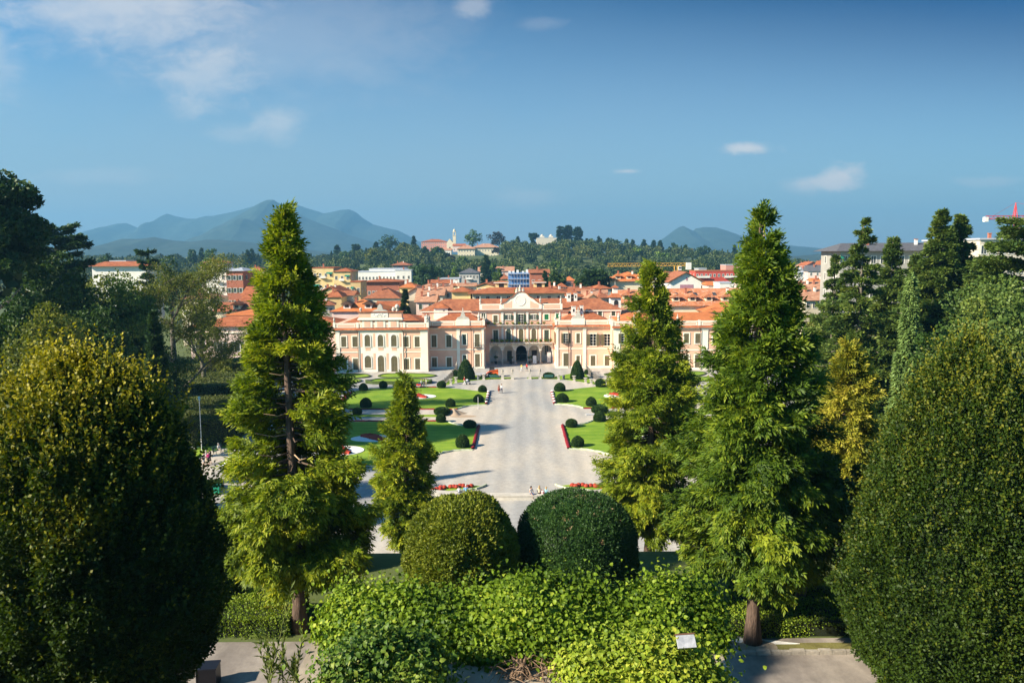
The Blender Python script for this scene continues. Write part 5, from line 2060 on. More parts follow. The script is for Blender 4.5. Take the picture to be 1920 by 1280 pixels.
mb.box(xl - .8, xl - .5, YR + .6, YR + 4.3, 0, zt_)
mb.box(xr + .5, xr + .8, YR + .6, YR + 4.3, 0, zt_)
mb.box(xl - .8, xr + .8, YR + .61, YR + 8.9, zt_ - .02, zt_ + .06)
mb.build('portico_wall', palace)
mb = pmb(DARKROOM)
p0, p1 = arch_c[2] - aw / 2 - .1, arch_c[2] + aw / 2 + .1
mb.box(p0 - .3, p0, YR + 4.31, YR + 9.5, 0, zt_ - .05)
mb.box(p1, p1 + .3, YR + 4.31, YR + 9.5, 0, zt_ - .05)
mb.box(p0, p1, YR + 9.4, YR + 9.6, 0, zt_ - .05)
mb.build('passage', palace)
mb = pmb(mat('gate_grey', (.10, .10, .11), .6, col2=(.16, .16, .17)))
mb.box(p0 + .1, p1 - .1, YR + 8.9, YR + 9.0, 0, 1.9)
for i in range(4):
    mb.box(p0 + .15 + i * .62, p0 + .6 + i * .62, YR + 8.85, YR + 8.89, .2, 1.0)
mb.use(TRIM_W)
mb.box(p0 + .1, p1 - .1, YR + 8.82, YR + 8.84, 1.1, 1.35)
mb.build('passage_gate', palace)
for x, st, m, w_, h_ in ((arch_c[1], 'door', SHUT_D, 1.15, 2.6), (arch_c[3], 'door', SHUT_D, 1.3, 2.7)):
    mb = pmb(IRON)
    mb.box(x - w_ / 2 + .15, x + w_ / 2 + .15, YR + 3.94, YR + 3.997, 0.02, h_)
    mb.use(TRIM)
    mb.box(x - w_ / 2 + .0, x - w_ / 2 + .148, YR + 3.92, YR + 3.997, 0.02, h_ + .15)
    mb.box(x + w_ / 2 + .152, x + w_ / 2 + .3, YR + 3.92, YR + 3.997, 0.02, h_ + .15)
    mb.build('door', palace)
pwindow(arch_c[4] + .1, 1.6, .8, 2.2, YR + 3.99, style='glass', sill=True)
mb = pmb(TRIM_W)
mb.lathe([(.30, 0), (.30, .9), (.2, 1.0), (.3, 1.5), (.36, 2.0), (.2, 2.35), (.22, 2.6), (.04, 2.8)], (arch_c[0] + .1, YR + 3.6, 0), 10)
mb.build('niche_statue', palace)
# second and third storeys
cx5 = [P(p, 600, YR).x for p in (929.2, 953.3, 976.9, 1000.7, 1024.7)]
for i, x in enumerate(cx5):
    mid = i in (1, 2, 3)
    z0 = ZB + .06
    ztop = Z_(977, 616 if mid else 618.2, YR)
    pwindow(x, z0, 1.1, ztop - z0, YR, arch=mid, hood=mid, sill=False, sh=SHUT_D if i in (0, 1, 4) else SHUT)
    zb2 = Z_(977, 607.5, YR)
    if i == 2:
        pwindow(x, zb2 + .05, 1.0, Z_(977, 589.5, YR) - zb2, YR, style='open', sill=False, sh=SHUT_D, fm=TRIM)
    elif mid:
        pwindow(x, Z_(977, 598.6, YR), 1.0, 1.15, YR, style='open', sh=SHUT_D, fm=TRIM)
    else:
        pwindow(x, Z_(977, 599.5, YR) - (0.6 if i == 0 else .0), 1.0, 1.3 + (.4 if i == 0 else 0), YR, sh=SHUT_G if i == 4 else SHUT, fm=TRIM)
for px, sh in ((906.5, SHUT_D), (1046, SHUT_G)):
    pwindow(P(px, 600, YR).x, Z_(px, 601, YR), .9, 1.7, YR, sh=sh)
for px in (1066, 1100, 1125, 1150):
    pwindow(P(px, 590, YR + .5).x, Z_(px, 592, YR + .5), .9, 1.15, YR + .5, sh=SHUT_D)
for px in (942, 965.3, 988.7, 1012.5):
    x = P(px, 600, YR).x
    mb = pmb(TRIM_W)
    mb.box(x - .24, x + .24, YR - .15, YR - .004, ZB + .2, z_corC - .31)
    mb.box(x - .32, x + .32, YR - .19, YR - .004, z_corC - .75, z_corC - .55)
    mb.build('pilaster', palace)
mb = pmb(TRIM)
mb.box(-xin - 3.4, xin + 3.4, YR - .35, YR + 9.1, z_corC - .3, z_corC)
mb.box(cw0 - .2, -xin - 3.41, YR + .2, YR + 9.1, z_corC - .3, z_corC - .05)
mb.box(xin + 3.41, cw1 + .2, YR + .2, YR + 9.1, z_corC - .3, z_corC - .05)
mb.build('cornice', palace)
mb = pmb(ROOF)
mb.box(-xin - 3.5, xin + 3.5, YR - .6, YR - .3, z_corC + .003, z_corC + .16)
mb.build('gutter_tiles', palace)


def balcony(z, x0, x1, out, thick):
    mb = pmb(STONE)
    mb.box(x0, x1, YR - out, YR - .15, z - thick, z)
    n = int((x1 - x0) / 1.5)
    for i in range(n + 1):
        x = x0 + .15 + (x1 - x0 - .3) * i / n
        mb.wall_poly([(x - .1, z - thick - .45), (x + .1, z - thick - .45), (x + .12, z - thick - .002), (x - .12, z - thick - .002)], YR - out * .6, YR - .15)
    o = mb.build('balcony', palace)
    mb = pmb(IRON)
    mb.box(x0 + .03, x1 - .03, YR - out + .03, YR - out + .07, z + .92, z + .97)
    k = int((x1 - x0) / .16)
    for i in range(k + 1):
        x = x0 + .05 + (x1 - x0 - .1) * i / k
        mb.box(x - .012, x + .012, YR - out + .04, YR - out + .06, z, z + .92)
    mb.build('railing', o)


bx0, bx1 = P(919.6, 640, YR).x, P(1035, 640, YR).x
balcony(ZB, bx0, bx1, 1.15, .28)
ZB2 = Z_(977, 608.2, YR)
balcony(ZB2, P(905, 608, YR).x, P(1037, 608, YR).x, .8, .2)
# roof parapet and clock gable
p0, p1 = P(899, 575, YR).x, P(1054.5, 575, YR).x
zp = Z_(977, 569.5, YR)
mb = pmb(TRIM)
mb.box(p0, p1, YR - .12, YR + .3, z_corC + .17, zp)
mb.use(PINK_C)
mb.box(p0 + .6, P(938, 575, YR).x - .3, YR - .14, YR - .121, z_corC + .4, zp - .2)
mb.box(P(1017, 575, YR).x + .3, p1 - .6, YR - .14, YR - .121, z_corC + .4, zp - .2)
mb.build('parapet', palace)
gab = [(939, 579), (1015.5, 579), (1015.5, 570), (1012, 568.5), (1008, 567), (1004, 564), (1000, 560.2), (994, 557.5), (991, 555.2), (988, 551.5), (983, 548.2), (977.3, 547.2), (971.5, 548.2), (966.5, 551.5), (963.5, 555.2), (960.5, 557.5), (954.5, 560.2), (950.5, 564), (946.5, 567), (942.5, 568.5), (939, 570)]
gp_ = [(P(a, b_, YR).x, P(a, b_, YR).z) for a, b_ in gab]
mb = pmb(TRIM)
mb.wall_poly(gp_, YR - .25, YR + .45)
gable = mb.build('gable', palace)
mb = pmb(ROOF_B)
for (a, b_) in zip(gp_[2:-1], gp_[3:]):
    d = Vector((b_[0] - a[0], b_[1] - a[1]))
    nrm = Vector((d.y, -d.x)).normalized() * -.2
    if nrm.y < 0:
        nrm = -nrm
    mb.wall_poly([a, b_, (b_[0] + nrm.x, b_[1] + nrm.y), (a[0] + nrm.x, a[1] + nrm.y)], YR - .4, YR + .6)
mb.build('tiled_edge', gable)
for (q0, q1) in ((944.5, 960), (994, 1009.5)):
    mb = pmb(PINK_C)
    pts = [(q0, 577), (q1, 577), (q1, 563.5 if q0 < 970 else 570.5), ((q0 + q1) / 2, 567.5), (q0, 570.5 if q0 < 970 else 563.5)]
    mb.wall_poly([(P(a, b_, YR).x, P(a, b_, YR).z) for a, b_ in pts], YR - .28, YR - .253)
    mb.build('gable_inlay', gable)
mb = pmb(TRIM_W)
ck = P(975.5, 563.3, YR)
mb.M = PM @ Matrix.Translation((ck.x, YR - .27, ck.z)) @ Matrix.Rotation(PI / 2, 4, 'X')
mb.lathe([(1.28, -.01), (1.28, .05), (1.12, .07), (1.10, .03), (.12, .03), (.05, .06)], (0, 0, 0), 28)
mb.build('sundial', gable)
mb = pmb(STONE)
ct = P(975, 547, YR)
for dx, hh in ((-.75, 1.3), (0, 1.7), (.75, 1.3)):
    mb.lathe([(.34, 0), (.42, .25), (.30, hh * .45), (.36, hh * .62), (.15, hh * .78), (.2, hh * .88), (.04, hh)], (ct.x + dx, YR + .1, ct.z - .1 - abs(dx) * .35), 8)
mb.lathe([(1.1, 0), (1.15, .2), (.5, .3)], (ct.x, YR + .1, ct.z - .1), 10, sy=.3)
mb.build('carved_crest', gable)
for px, py in ((900.5, 569.5), (940, 569), (1013, 569.5), (1051.5, 569.5)):
    c = P(px, py, YR)
    mb = pmb(STONE)
    mb.lathe([(.25, 0), (.25, .35), (.12, .45), (.28, .75), (.2, 1.1), (.07, 1.25), (.1, 1.4), (.03, 1.9 if px in (900.5, 1051.5) else 1.7)], (c.x, YR + .1, zp), 8)
    mb.build('finial', palace)
# main roof of the central block
zrC = Z_(975, 559.5, YR + 5)
mb = pmb(ROOF_B)
y0, y1, ym = YR + .3, YR + 9.6, YR + 5
mb.add([(cw0 - .6, y0, z_corC), (cw1 + .6, y0, z_corC), (cw1 + .6, y1, z_corC), (cw0 - .6, y1, z_corC), (cw0 + 5, ym, zrC), (cw1 - 5, ym, zrC)], [(0, 1, 5, 4), (1, 2, 5), (2, 3, 4, 5), (3, 0, 4), (3, 2, 1, 0)])
rfc = mb.build('roof', palace)
for (px, py, w_, h_, yy) in ((1066.5, 561.5, .95, 2.0, YR + 4), (1079, 561.5, .8, 2.0, YR + 4.2), (1075.5, 588, .95, 2.3, YI + 6), (1090.5, 586, .75, 2.2, YI + 7), (800, 601, .95, 1.6, YO + 3)):
    c = P(px, py, yy)
    mb = pmb(TRIM_W)
    mb.box(c.x - w_ / 2, c.x + w_ / 2, yy - w_ / 2, yy + w_ / 2, c.z - .8, c.z + h_ * .72)
    mb.box(c.x - w_ / 2 - .1, c.x + w_ / 2 + .1, yy - w_ / 2 - .1, yy + w_ / 2 + .1, c.z + h_ * .72 + .001, c.z + h_ * .8)
    mb.use(ROOF)
    z = c.z + h_ * .8 + .001
    mb.add([(c.x - w_ / 2 - .15, yy - w_ / 2 - .15, z), (c.x + w_ / 2 + .15, yy - w_ / 2 - .15, z), (c.x + w_ / 2 + .15, yy + w_ / 2 + .15, z), (c.x - w_ / 2 - .15, yy + w_ / 2 + .15, z), (c.x, yy, z + .4)], [(0, 1, 4), (1, 2, 4), (2, 3, 4), (3, 0, 4), (3, 2, 1, 0)])
    mb.use(DARKROOM)
    mb.box(c.x - w_ * .2, c.x + w_ * .2, yy - w_ / 2 - .02, yy - w_ / 2 - .002, c.z + h_ * .2, c.z + h_ * .5)
    mb.build('chimney', palace)
# white roof turret behind the left wing
c = P(827.5, 592, YI + 9)
mb = pmb(TRIM_W)
mb.box(c.x - 1.65, c.x + 1.65, YI + 8, YI + 11, z_par - .4, P(827, 577.5, YI + 8).z)
mb.use(DARKROOM)
mb.box(c.x + .5, c.x + .9, YI + 7.96, YI + 7.998, c.z + 1.1, c.z + 1.4)
tz = P(827, 577.5, YI + 8).z
mb.use(ROOF)
mb.add([(c.x - 2, YI + 7.6, tz), (c.x + 2, YI + 7.6, tz), (c.x + 2, YI + 11.4, tz), (c.x - 2, YI + 11.4, tz), (c.x, YI + 9.5, P(827, 567.5, YI + 9.5).z)], [(0, 1, 4), (1, 2, 4), (2, 3, 4), (3, 0, 4), (3, 2, 1, 0)])
mb.build('roof_turret', palace)

# ---- things standing in and before the court
_pot = None


def pot_plant(loc, s, label, group, cat='potted plant', tree=False):
    t = thing('potted_plant', label, cat, loc, rnd.uniform(0, 6), group)
    mb = MB(mat('clay_pot', (.30, .12, .06), .8) if not tree else mat('dark_planter', (.03, .03, .03), .7))
    if tree:
        mb.lathe([(.26, 0), (.36, .62), (.38, .66), (.30, .64)], (0, 0, 0), 10)
        mb.use(BARK_GREY)
        mb.tube([(0, 0, .6), (.02, 0, 1.25)], .04, 5)
    else:
        mb.lathe([(.11 * s, 0), (.16 * s, .22 * s), (.14 * s, .22 * s)], (0, 0, 0), 8)
    mb.build('pot', t)
    r = .48 if tree else .30 * s
    m = cloud_crown((0, 0, 1.5 if tree else .32 * s, r, r, r * .85), 14, 26, int(loc[0] * 97) % 1000, LM_TOPIARY if tree else LM_BOX, leaf=.16 if tree else .13 * s, clump=.4)
    child('foliage', m, t)
    return t


for i in range(13):
    x = bx0 + .4 + (bx1 - bx0 - .8) * i / 12
    pot_plant((x, YR - 1.02, ZB + .001 + (.75 if i % 2 else 0) * 0), 1.3, 'bushy pot plant in the row along the lower court balcony', 'pot plants on the lower balcony')
for i in range(10):
    x = P(916 + i * 11.6, 608, YR).x
    pot_plant((x, YR - .68, ZB2 + .001), 1.1, 'bushy pot plant in the row along the upper court balcony', 'pot plants on the upper balcony')
for (px, lab) in ((930, 'ball-shaped potted tree in the outermost arch of the court arcade'), (958, 'ball-shaped potted tree before the arcade door, between two columns'), (993.5, 'ball-shaped potted tree beside the dark passage, near the white panel')):
    c = G(px, 682)
    pot_plant((c.x, c.y - .3, 0.013), 1, lab, 'potted trees under the arcade', tree=True)
for (px, py, w_, h_, lab) in ((1002.5, 682.3, .85, 2.0, 'plain white display panel leaning before the arcade column'), (1029.5, 680.5, .95, 2.7, 'tall pale grey panel standing inside the last arch')):
    c = G(px, py)
    t = thing('display_panel', lab, 'panel', (c.x, c.y, .013))
    mb = MB(mat('white_panel', (.78, .78, .77), .6) if h_ < 2.5 else mat('grey_panel', (.55, .55, .54), .7))
    mb.box(-w_ / 2, w_ / 2, -.04, .04, .1, h_)
    mb.build('board', t)
    mb = MB(IRON)
    for s in (-1, 1):
        mb.box(s * w_ * .35 - .04, s * w_ * .35 + .04, -.3, .3, 0, .098)
    mb.build('foot', t)
# ------------------------------------------------------------------ the town behind
WALLS = {
    'cream': mat('wall_cream', (0.60, 0.52, 0.36), .9, scale=.4, col2=(.70, .62, .45)),
    'yellow': mat('wall_yellow', (0.62, 0.46, 0.20), .9, scale=.4, col2=(.72, .56, .28)),
    'ochre': mat('wall_ochre', (0.52, 0.36, 0.16), .9, scale=.4, col2=(.60, .44, .22)),
    'white': mat('wall_white', (0.66, 0.63, 0.56), .9, scale=.4, col2=(.76, .73, .66)),
    'pink': mat('wall_pink', (0.62, 0.46, 0.40), .9, scale=.4, col2=(.72, .56, .49)),
    'rose': mat('wall_rose', (0.48, 0.20, 0.16), .9, scale=.4, col2=(.56, .26, .2)),
    'brick': mat('wall_brick', (0.30, 0.10, 0.06), .9, scale=2.0, col2=(.40, .15, .09)),
    'red': mat('wall_red', (0.42, 0.05, 0.035), .9, scale=.5, col2=(.50, .08, .05)),
    'grey': mat('wall_grey', (0.36, 0.34, 0.31), .9, scale=.5, col2=(.46, .44, .40)),
    'greywhite': mat('wall_greywhite', (0.27, 0.26, 0.23), .9, scale=.3, col2=(.36, .345, .305)),
    'stone': mat('wall_stone', (0.50, 0.44, 0.34), .9, scale=.6, col2=(.60, .54, .43)),
}
SLATE = mat('slate', (.075, .075, .085), .7, scale=1.5, col2=(.13, .13, .14))
SLATE_L = mat('zinc', (.36, .38, .42), .5, scale=1.5, col2=(.48, .50, .54))
ROOFS = {'red': ROOF, 'orange': ROOF_O, 'brown': ROOF_B, 'speck': ROOF_S, 'faded': ROOF_P, 'slate': SLATE, 'zinc': SLATE_L}
AWN = mat('green_awning', (.01, .16, .11), .8)
_TW = {}


def town_window(kind):
    """unit window 1 x 1.5 m"""
    if kind in _TW:
        return _TW[kind]
    mb = MB(GLASS if kind != 'shut' else SHUT_D)
    mb.box(-.45, .45, -.03, .06, .02, 1.48)
    mb.use(TRIM_W)
    mb.box(-.58, -.451, -.06, .06, -.08, 1.58)
    mb.box(.451, .58, -.06, .06, -.08, 1.58)
    mb.box(-.45, .45, -.06, .06, 1.481, 1.58)
    mb.box(-.45, .45, -.09, .06, -.08, .019)
    if kind == 'glass':
        mb.box(-.03, .03, -.045, -.031, .02, 1.48)
    if kind == 'side':
        mb.use(SHUT_D)
        mb.box(-1.02, -.582, -.1, -.05, 0, 1.5)
        mb.box(.582, 1.02, -.1, -.05, 0, 1.5)
    _TW[kind] = mb.mesh('window')
    return _TW[kind]


def house(lab, px0, px1, ye, yr, d, depth=11, roof='hip', wall='cream', rf='red', rows=1, cols=4, ybot=None, over=.6, rz=0.0, wk='glass', cat='house', name='house',
          chim=1, group='houses of the town', balc=False, dormers=0, skyl=0, ridge_in=None, wz=None, side_cols=2, awning=False, ws=1.0, dorm='gable'):
    pm = (px0 + px1) / 2
    a, b_ = P(px0, ye, d), P(px1, ye, d)
    W = b_.x - a.x
    ze = P(pm, ye, d).z
    zg = 0.0 if ybot is None else P(pm, ybot, d).z
    t = thing(name, lab, cat, ((a.x + b_.x) / 2, d, zg), rz, group)
    He = ze - zg
    x0, x1 = -W / 2, W / 2
    yr_d = d + (depth / 2 if roof in ('hip', 'gable', 'pyr') else depth * .02)
    Hr = P(pm, yr, yr_d).z - zg if yr is not None else He
    Hr = max(Hr, He + .25)
    w_ = MB(WALLS[wall])
    w_.box(x0, x1, 0, depth, 0, He)
    o = over
    R_ = MB(ROOFS[rf])
    if roof == 'hip' or roof == 'pyr':
        ins = (min(W, depth) / 2 + o) if ridge_in is None else ridge_in
        if roof == 'pyr':
            ins = W / 2 + o
        ins = min(ins, W / 2 + o - .01)
        R_.add([(x0 - o, -o, He), (x1 + o, -o, He), (x1 + o, depth + o, He), (x0 - o, depth + o, He), (x0 - o + ins, depth / 2, Hr), (x1 + o - ins, depth / 2, Hr)], [(0, 1, 5, 4), (1, 2, 5), (2, 3, 4, 5), (3, 0, 4), (3, 2, 1, 0)])
    elif roof == 'gable':                   # ridge runs across the view
        R_.add([(x0 - o, -o, He - .15), (x1 + o, -o, He - .15), (x1 + o, depth + o, He - .15), (x0 - o, depth + o, He - .15), (x0 - o, depth / 2, Hr), (x1 + o, depth / 2, Hr)], [(0, 1, 5, 4), (2, 3, 4, 5), (3, 0, 4), (1, 2, 5), (3, 2, 1, 0)])
        w_.add([(x0, 0.01, He + .001), (x0, depth - .01, He + .001), (x0, depth / 2, Hr - .35)], [(2, 1, 0)])
    elif roof == 'front':                   # gable end faces the view
        w_.wall_poly([(x0, He + .001), (x1, He + .001), (0, Hr - .25)], 0, depth)
        th = .25
        R_.wall_poly([(x0 - o, He - .12), (x0 - o, He - .12 + th), (0, Hr + th), (x1 + o, He - .12 + th), (x1 + o, He - .12), (0, Hr - .02)], -o, depth + o)
    else:                                   # flat with a parapet
        R_.box(x0 - o * .3, x1 + o * .3, -o * .3, depth + o * .3, He + .002, He + .35)
    w_.build('wall', t)
    r = R_.build('roof', t)
    m = town_window(wk)
    fh = He / max(rows, 1) if wz is None else wz
    for j in range(rows):
        zc = He - fh * (rows - j) + fh * .28 if wz is None else He - wz * (j + 1) + wz * .28
        for i in range(cols):
            c = child('window', m, t)
            s = min(1.0, fh / 3.0) * ws
            c.location = (x0 + W * (i + .5) / cols + rnd.uniform(-.08, .08), -.0, zc)
            c.scale = (s, 1, s)
        if abs(rz) > .01 or abs(pm - 975) > 250:
            sd = -1 if pm > 975 else 1
            for i in range(side_cols):
                c = child('window', m, t)
                s = min(1.0, fh / 3.0) * ws
                c.location = (sd * W / 2, depth * (i + .5) / side_cols, zc)
                c.rotation_euler = (0, 0, sd * PI / 2)
                c.scale = (s, 1, s)
        if balc and j > 0:
            bw = W * .30
            for q in ((-.32, .32) if W > 12 else (0,)):
                bb = MB(WALLS['white'])
                bb.box(q * W - bw / 2, q * W + bw / 2, -1.3, -.003, zc - .55, zc - .40)
                bb.box(q * W - bw / 2, q * W + bw / 2, -1.3, -1.22, zc - .399, zc + .5)
                bb.build('balcony', t)
            if awning:
                aw_ = MB(AWN)
                q = .32 if j % 2 else -.32
                aw_.add([(q * W - bw / 2, -1.3, zc + 1.3), (q * W + bw / 2, -1.3, zc + 1.3), (q * W + bw / 2, -.004, zc + 2.0), (q * W - bw / 2, -.004, zc + 2.0)], [(0, 1, 2, 3)])
                aw_.build('awning', t)
    for i in range(chim):
        xx = x0 + W * (i + .7) / (chim + .6) * .9
        yy = depth * .35
        zt = He + (Hr - He) * .7
        cb = MB(WALLS['white' if i % 2 else 'brick'])
        cb.box(xx - .3, xx + .3, yy - .25, yy + .25, zt - 1.2, zt + 1.25)
        cb.use(ROOF)
        cb.box(xx - .38, xx + .38, yy - .33, yy + .33, zt + 1.251, zt + 1.42)
        cb.build('chimney', r)
    for i in range(dormers):
        xx = x0 + W * (i + .5) / dormers * .8 + W * .07
        f = .42
        yy = -o + (depth / 2 + o) * f * .55
        zz = He + (Hr - He) * f * .55
        db = MB(WALLS['white' if wall != 'cream' else 'cream'])
        db.box(xx - .9, xx + .9, yy, yy + 2.4, zz, zz + 1.15)
        db.use(GLASS)
        db.box(xx - .5, xx + .5, yy - .03, yy - .002, zz + .25, zz + 1.0)
        db.use(ROOFS[rf] if dorm != 'dark' else mat('dark_eave', (.10, .055, .035), .9))
        db.wall_poly([(xx - 1.5, zz + 1.05), (xx + 1.5, zz + 1.05), (xx + 1.5, zz + 1.2), (xx, zz + 2.0), (xx - 1.5, zz + 1.2)], yy - .45, yy + 3.2)
        db.build('dormer', r)
    for i in range(skyl):
        xx = x0 + W * (i + 1) / (skyl + .7) * .9
        sb = MB(GLASS)
        f0, f1 = .58, .72
        Y0, Y1 = -o + (depth / 2 + o) * f0, -o + (depth / 2 + o) * f1
        z0, z1 = He + (Hr - He) * f0, He + (Hr - He) * f1
        sb.add([(xx - .45, Y0, z0 + .1), (xx + .45, Y0, z0 + .1), (xx + .45, Y1, z1 + .1), (xx - .45, Y1, z1 + .1)], [(0, 1, 2, 3)])
        sb.use(SLATE)
        sb.box(xx - .55, xx + .55, Y0 - .1, Y0 - .001, z0 - .1, z0 + .14)
        sb.build('skylight', r)
    return t


# -- nearest roofs, just over the palace
house('orange-roofed house with two dark-eaved dormers behind the palace pavilion attic', 622, 722, 583.5, 561, 203, 13, 'hip', 'pink', 'orange', 1, 4, dormers=2, skyl=2, dorm='dark')
house('plain brown hipped roof house with cream upper wall behind the orange dormered roof', 684, 748, 559, 537.5, 245, 15, 'hip', 'cream', 'brown', 1, 3, chim=1, ridge_in=7)
house('low red roof tucked between the orange dormered house and the dark spruce', 706, 748, 575, 564, 216, 9, 'gable', 'ochre', 'red', 1, 2, chim=0)
house('small whitish pink house with faded tiles right of the dark spruce', 780, 815, 565, 551, 228, 10, 'gable', 'pink', 'faded', 2, 2, wz=3.2, chim=2, wk='shut')
house('faded tile roof house with a broken ridge above the whitish pink house', 782, 830, 553, 540, 252, 12, 'gable', 'stone', 'faded', 1, 3, chim=3)
house('small yellow block house with white eaves next to the long red roof behind the gable', 848, 882, 547, 537.5, 222, 9, 'hip', 'yellow', 'red', 1, 1, chim=0, over=.9, wk='shut')
big = house('long red-roofed building with a shaded loggia directly behind the palace gable', 886, 1058, 549.5, 538.5, 218, 14, 'hip', 'cream', 'red', 1, 9, over=1.4, chim=0, wz=3.2, ridge_in=6)
for (p0, p1, nm) in ((929, 951, 'a'), (1001, 1021, 'b')):
    x0, x1 = P(p0, 540, 225).x - big.location.x, P(p1, 540, 225).x - big.location.x
    z0, z1, z2 = P(940, 541, 225).z, P(940, 530.5, 225).z, P(940, 525.5, 227).z
    mb = MB(WALLS['yellow'])
    mb.box(x0, x1, 7, 11, z0 - 1, z1)
    mb.use(TRIM_W)
    mb.box(x0 - .5, x1 + .5, 6.5, 11.5, z1 + .001, z1 + .2)
    mb.use(ROOF)
    mb.add([(x0 - .5, 6.5, z1 + .201), (x1 + .5, 6.5, z1 + .201), (x1 + .5, 11.5, z1 + .201), (x0 - .5, 11.5, z1 + .201), ((x0 + x1) / 2, 9, z2)], [(0, 1, 4), (1, 2, 4), (2, 3, 4), (3, 0, 4), (3, 2, 1, 0)])
    mb.use(DARKROOM)
    mb.box((x0 + x1) / 2 - .7, (x0 + x1) / 2 + .7, 6.96, 6.998, z1 - 1.5, z1 - .2)
    mb.build('roof_lantern', big)
house('very long old building with speckled tile roof, dormers and skylights by the dark cedar', 1238, 1470, 571.5, 540, 204, 17, 'gable', 'cream', 'speck', 1, 14, dormers=6, skyl=5, chim=2, over=.8)
house('speckled tile roof with white dormers just beyond the bell turret', 1158, 1222, 566, 543, 214, 14, 'gable', 'cream', 'speck', 1, 4, dormers=2, chim=1)
house('orange hipped roof house in front of the long speckled roof', 1326, 1415, 584, 566.5, 196, 14, 'hip', 'stone', 'orange', 1, 8, chim=0, over=1.2)
house('low rose-tiled annex behind the court wing next to the bell turret', 1150, 1188, 582, 575, 205, 8, 'gable', 'grey', 'faded', 1, 3, chim=0)
# bell turret
c = P(1154, 600, 201)
t = thing('bell_turret', 'slim bell turret with an arched opening and tiny lantern above the palace roofs', 'bell turret', (c.x, 201, 0))
zb, zm, zl, zt = P(1154, 578, 201).z, P(1154, 557.5, 201).z, P(1154, 541, 201).z, P(1154, 532, 201).z
mb = MB(WALLS['white'])
mb.box(-1.35, 1.35, 0, 2.7, 0, zm)
mb.use(DARKROOM)
mb.wall_poly(arch_pts(.15, 1.1, zm - 2.3, zm - 1.2), -.03, -.002)
mb.use(WALLS['brick'])
mb.box(-.35, .65, -.05, -.031, zm - 2.3, zm - 1.9)
mb.build('wall', t)
mb = MB(ROOF)
mb.add([(-1.9, -.55, zm + .002), (1.9, -.55, zm + .002), (1.9, 3.2, zm + .002), (-1.9, 3.2, zm + .002), (-.6, .75, zm + 1.0), (.6, .75, zm + 1.0), (.6, 1.9, zm + 1.0), (-.6, 1.9, zm + 1.0)], [(0, 1, 5, 4), (1, 2, 6, 5), (2, 3, 7, 6), (3, 0, 4, 7), (4, 5, 6, 7), (3, 2, 1, 0)])
mb.use(WALLS['white'])
mb.box(-.6, .6, .75, 1.9, zm + 1.001, zl + .2)
mb.use(ROOF)
mb.add([(-1, .35, zl + .201), (1, .35, zl + .201), (1, 2.3, zl + .201), (-1, 2.3, zl + .201), (0, 1.3, zl + .9)], [(0, 1, 4), (1, 2, 4), (2, 3, 4), (3, 0, 4), (3, 2, 1, 0)])
mb.use(STONE)
mb.tube([(0, 1.3, zl + .8), (0, 1.3, zl + 1.9)], [.08, .03], 5)
mb.build('roof', t)

# -- middle distance
house('yellow apartment block with stacked balconies and green awnings beside the tall cedar tip', 585, 625, 503, 500, 340, 16, 'flat', 'yellow', 'red', 4, 4, balc=True, awning=True, cat='apartment block', name='apartment_block')
house('second yellow apartment block with red roof and green awnings', 625, 657, 509, 502, 338, 16, 'hip', 'yellow', 'red', 4, 3, balc=True, awning=True, cat='apartment block', name='apartment_block', chim=0)
house('ochre low block with teal balconies below the yellow apartments', 657, 676, 529, 528, 305, 12, 'flat', 'ochre', 'red', 3, 2, balc=True, awning=True, cat='apartment block', name='apartment_block', chim=0)
house('low faded roof house below the yellow apartment blocks', 606, 640, 557, 543, 262, 12, 'hip', 'ochre', 'red', 1, 3)
house('house with a brown shed roof and teal door under the ochre block', 634, 662, 553, 545, 270, 9, 'gable', 'grey', 'brown', 1, 2, chim=0)
house('long white modernist building with a raised windowed top floor', 664, 742, 510, 509.5, 425, 22, 'flat', 'white', 'zinc', 3, 12, cat='office building', name='office_building', chim=0)
house('taller white end block with red shutters beside the long white building', 741, 771, 507, 506.5, 410, 22, 'flat', 'white', 'zinc', 3, 3, cat='office building', name='office_building', chim=1)
house('white set-back top storey with a row of square windows', 692, 757, 504.5, 504, 440, 18, 'flat', 'white', 'zinc', 1, 10, cat='office building', name='office_building', chim=0)
house('low red-roofed building with brown brick piers before the white modernist building', 681, 748, 528, 522, 328, 16, 'hip', 'brick', 'red', 2, 9, chim=1, over=1.2)
house('yellow house with a round red hipped roof beside the dark spruce', 749, 780, 539, 528.5, 275, 13, 'hip', 'yellow', 'orange', 1, 3)
house('old gabled house with tawny tiles behind the spruce tip', 765, 795, 549, 539, 262, 13, 'front', 'stone', 'faded', 1, 2, chim=1)
house('pale low building with flat green-white roof under the hillside trees', 825, 861, 523, 522.5, 385, 15, 'flat', 'white', 'zinc', 2, 6, cat='office building', name='office_building')
house('grey modern apartment block with dark roof and pale balconies under the white villa', 861, 898, 512, 502, 430, 14, 'hip', 'grey', 'slate', 4, 6, balc=True, cat='apartment block', name='apartment_block', chim=0)
house('small house with brown roof left of the blue scaffolding', 939, 954, 523, 514.5, 370, 9, 'hip', 'ochre', 'brown', 1, 2)
house('pale house with long tiled roof among trees above the scaffolded building', 930, 963, 508, 499.5, 520, 12, 'gable', 'pink', 'faded', 1, 5)
house('narrow tiled house beside the dark-roofed grey apartments', 897, 909, 510, 500.5, 470, 10, 'gable', 'stone', 'faded', 2, 2)
house('brown brick building with dark slanted roof lights next to the blue scaffolding', 994, 1029, 511, 504.5, 318, 14, 'gable', 'brick', 'brown', 3, 3, balc=True, cat='apartment block', name='apartment_block')
house('little white house with pyramid roof left of the spreading cedar in the town', 1060, 1077, 526, 517.5, 330, 9, 'pyr', 'white', 'orange', 2, 2, chim=0)
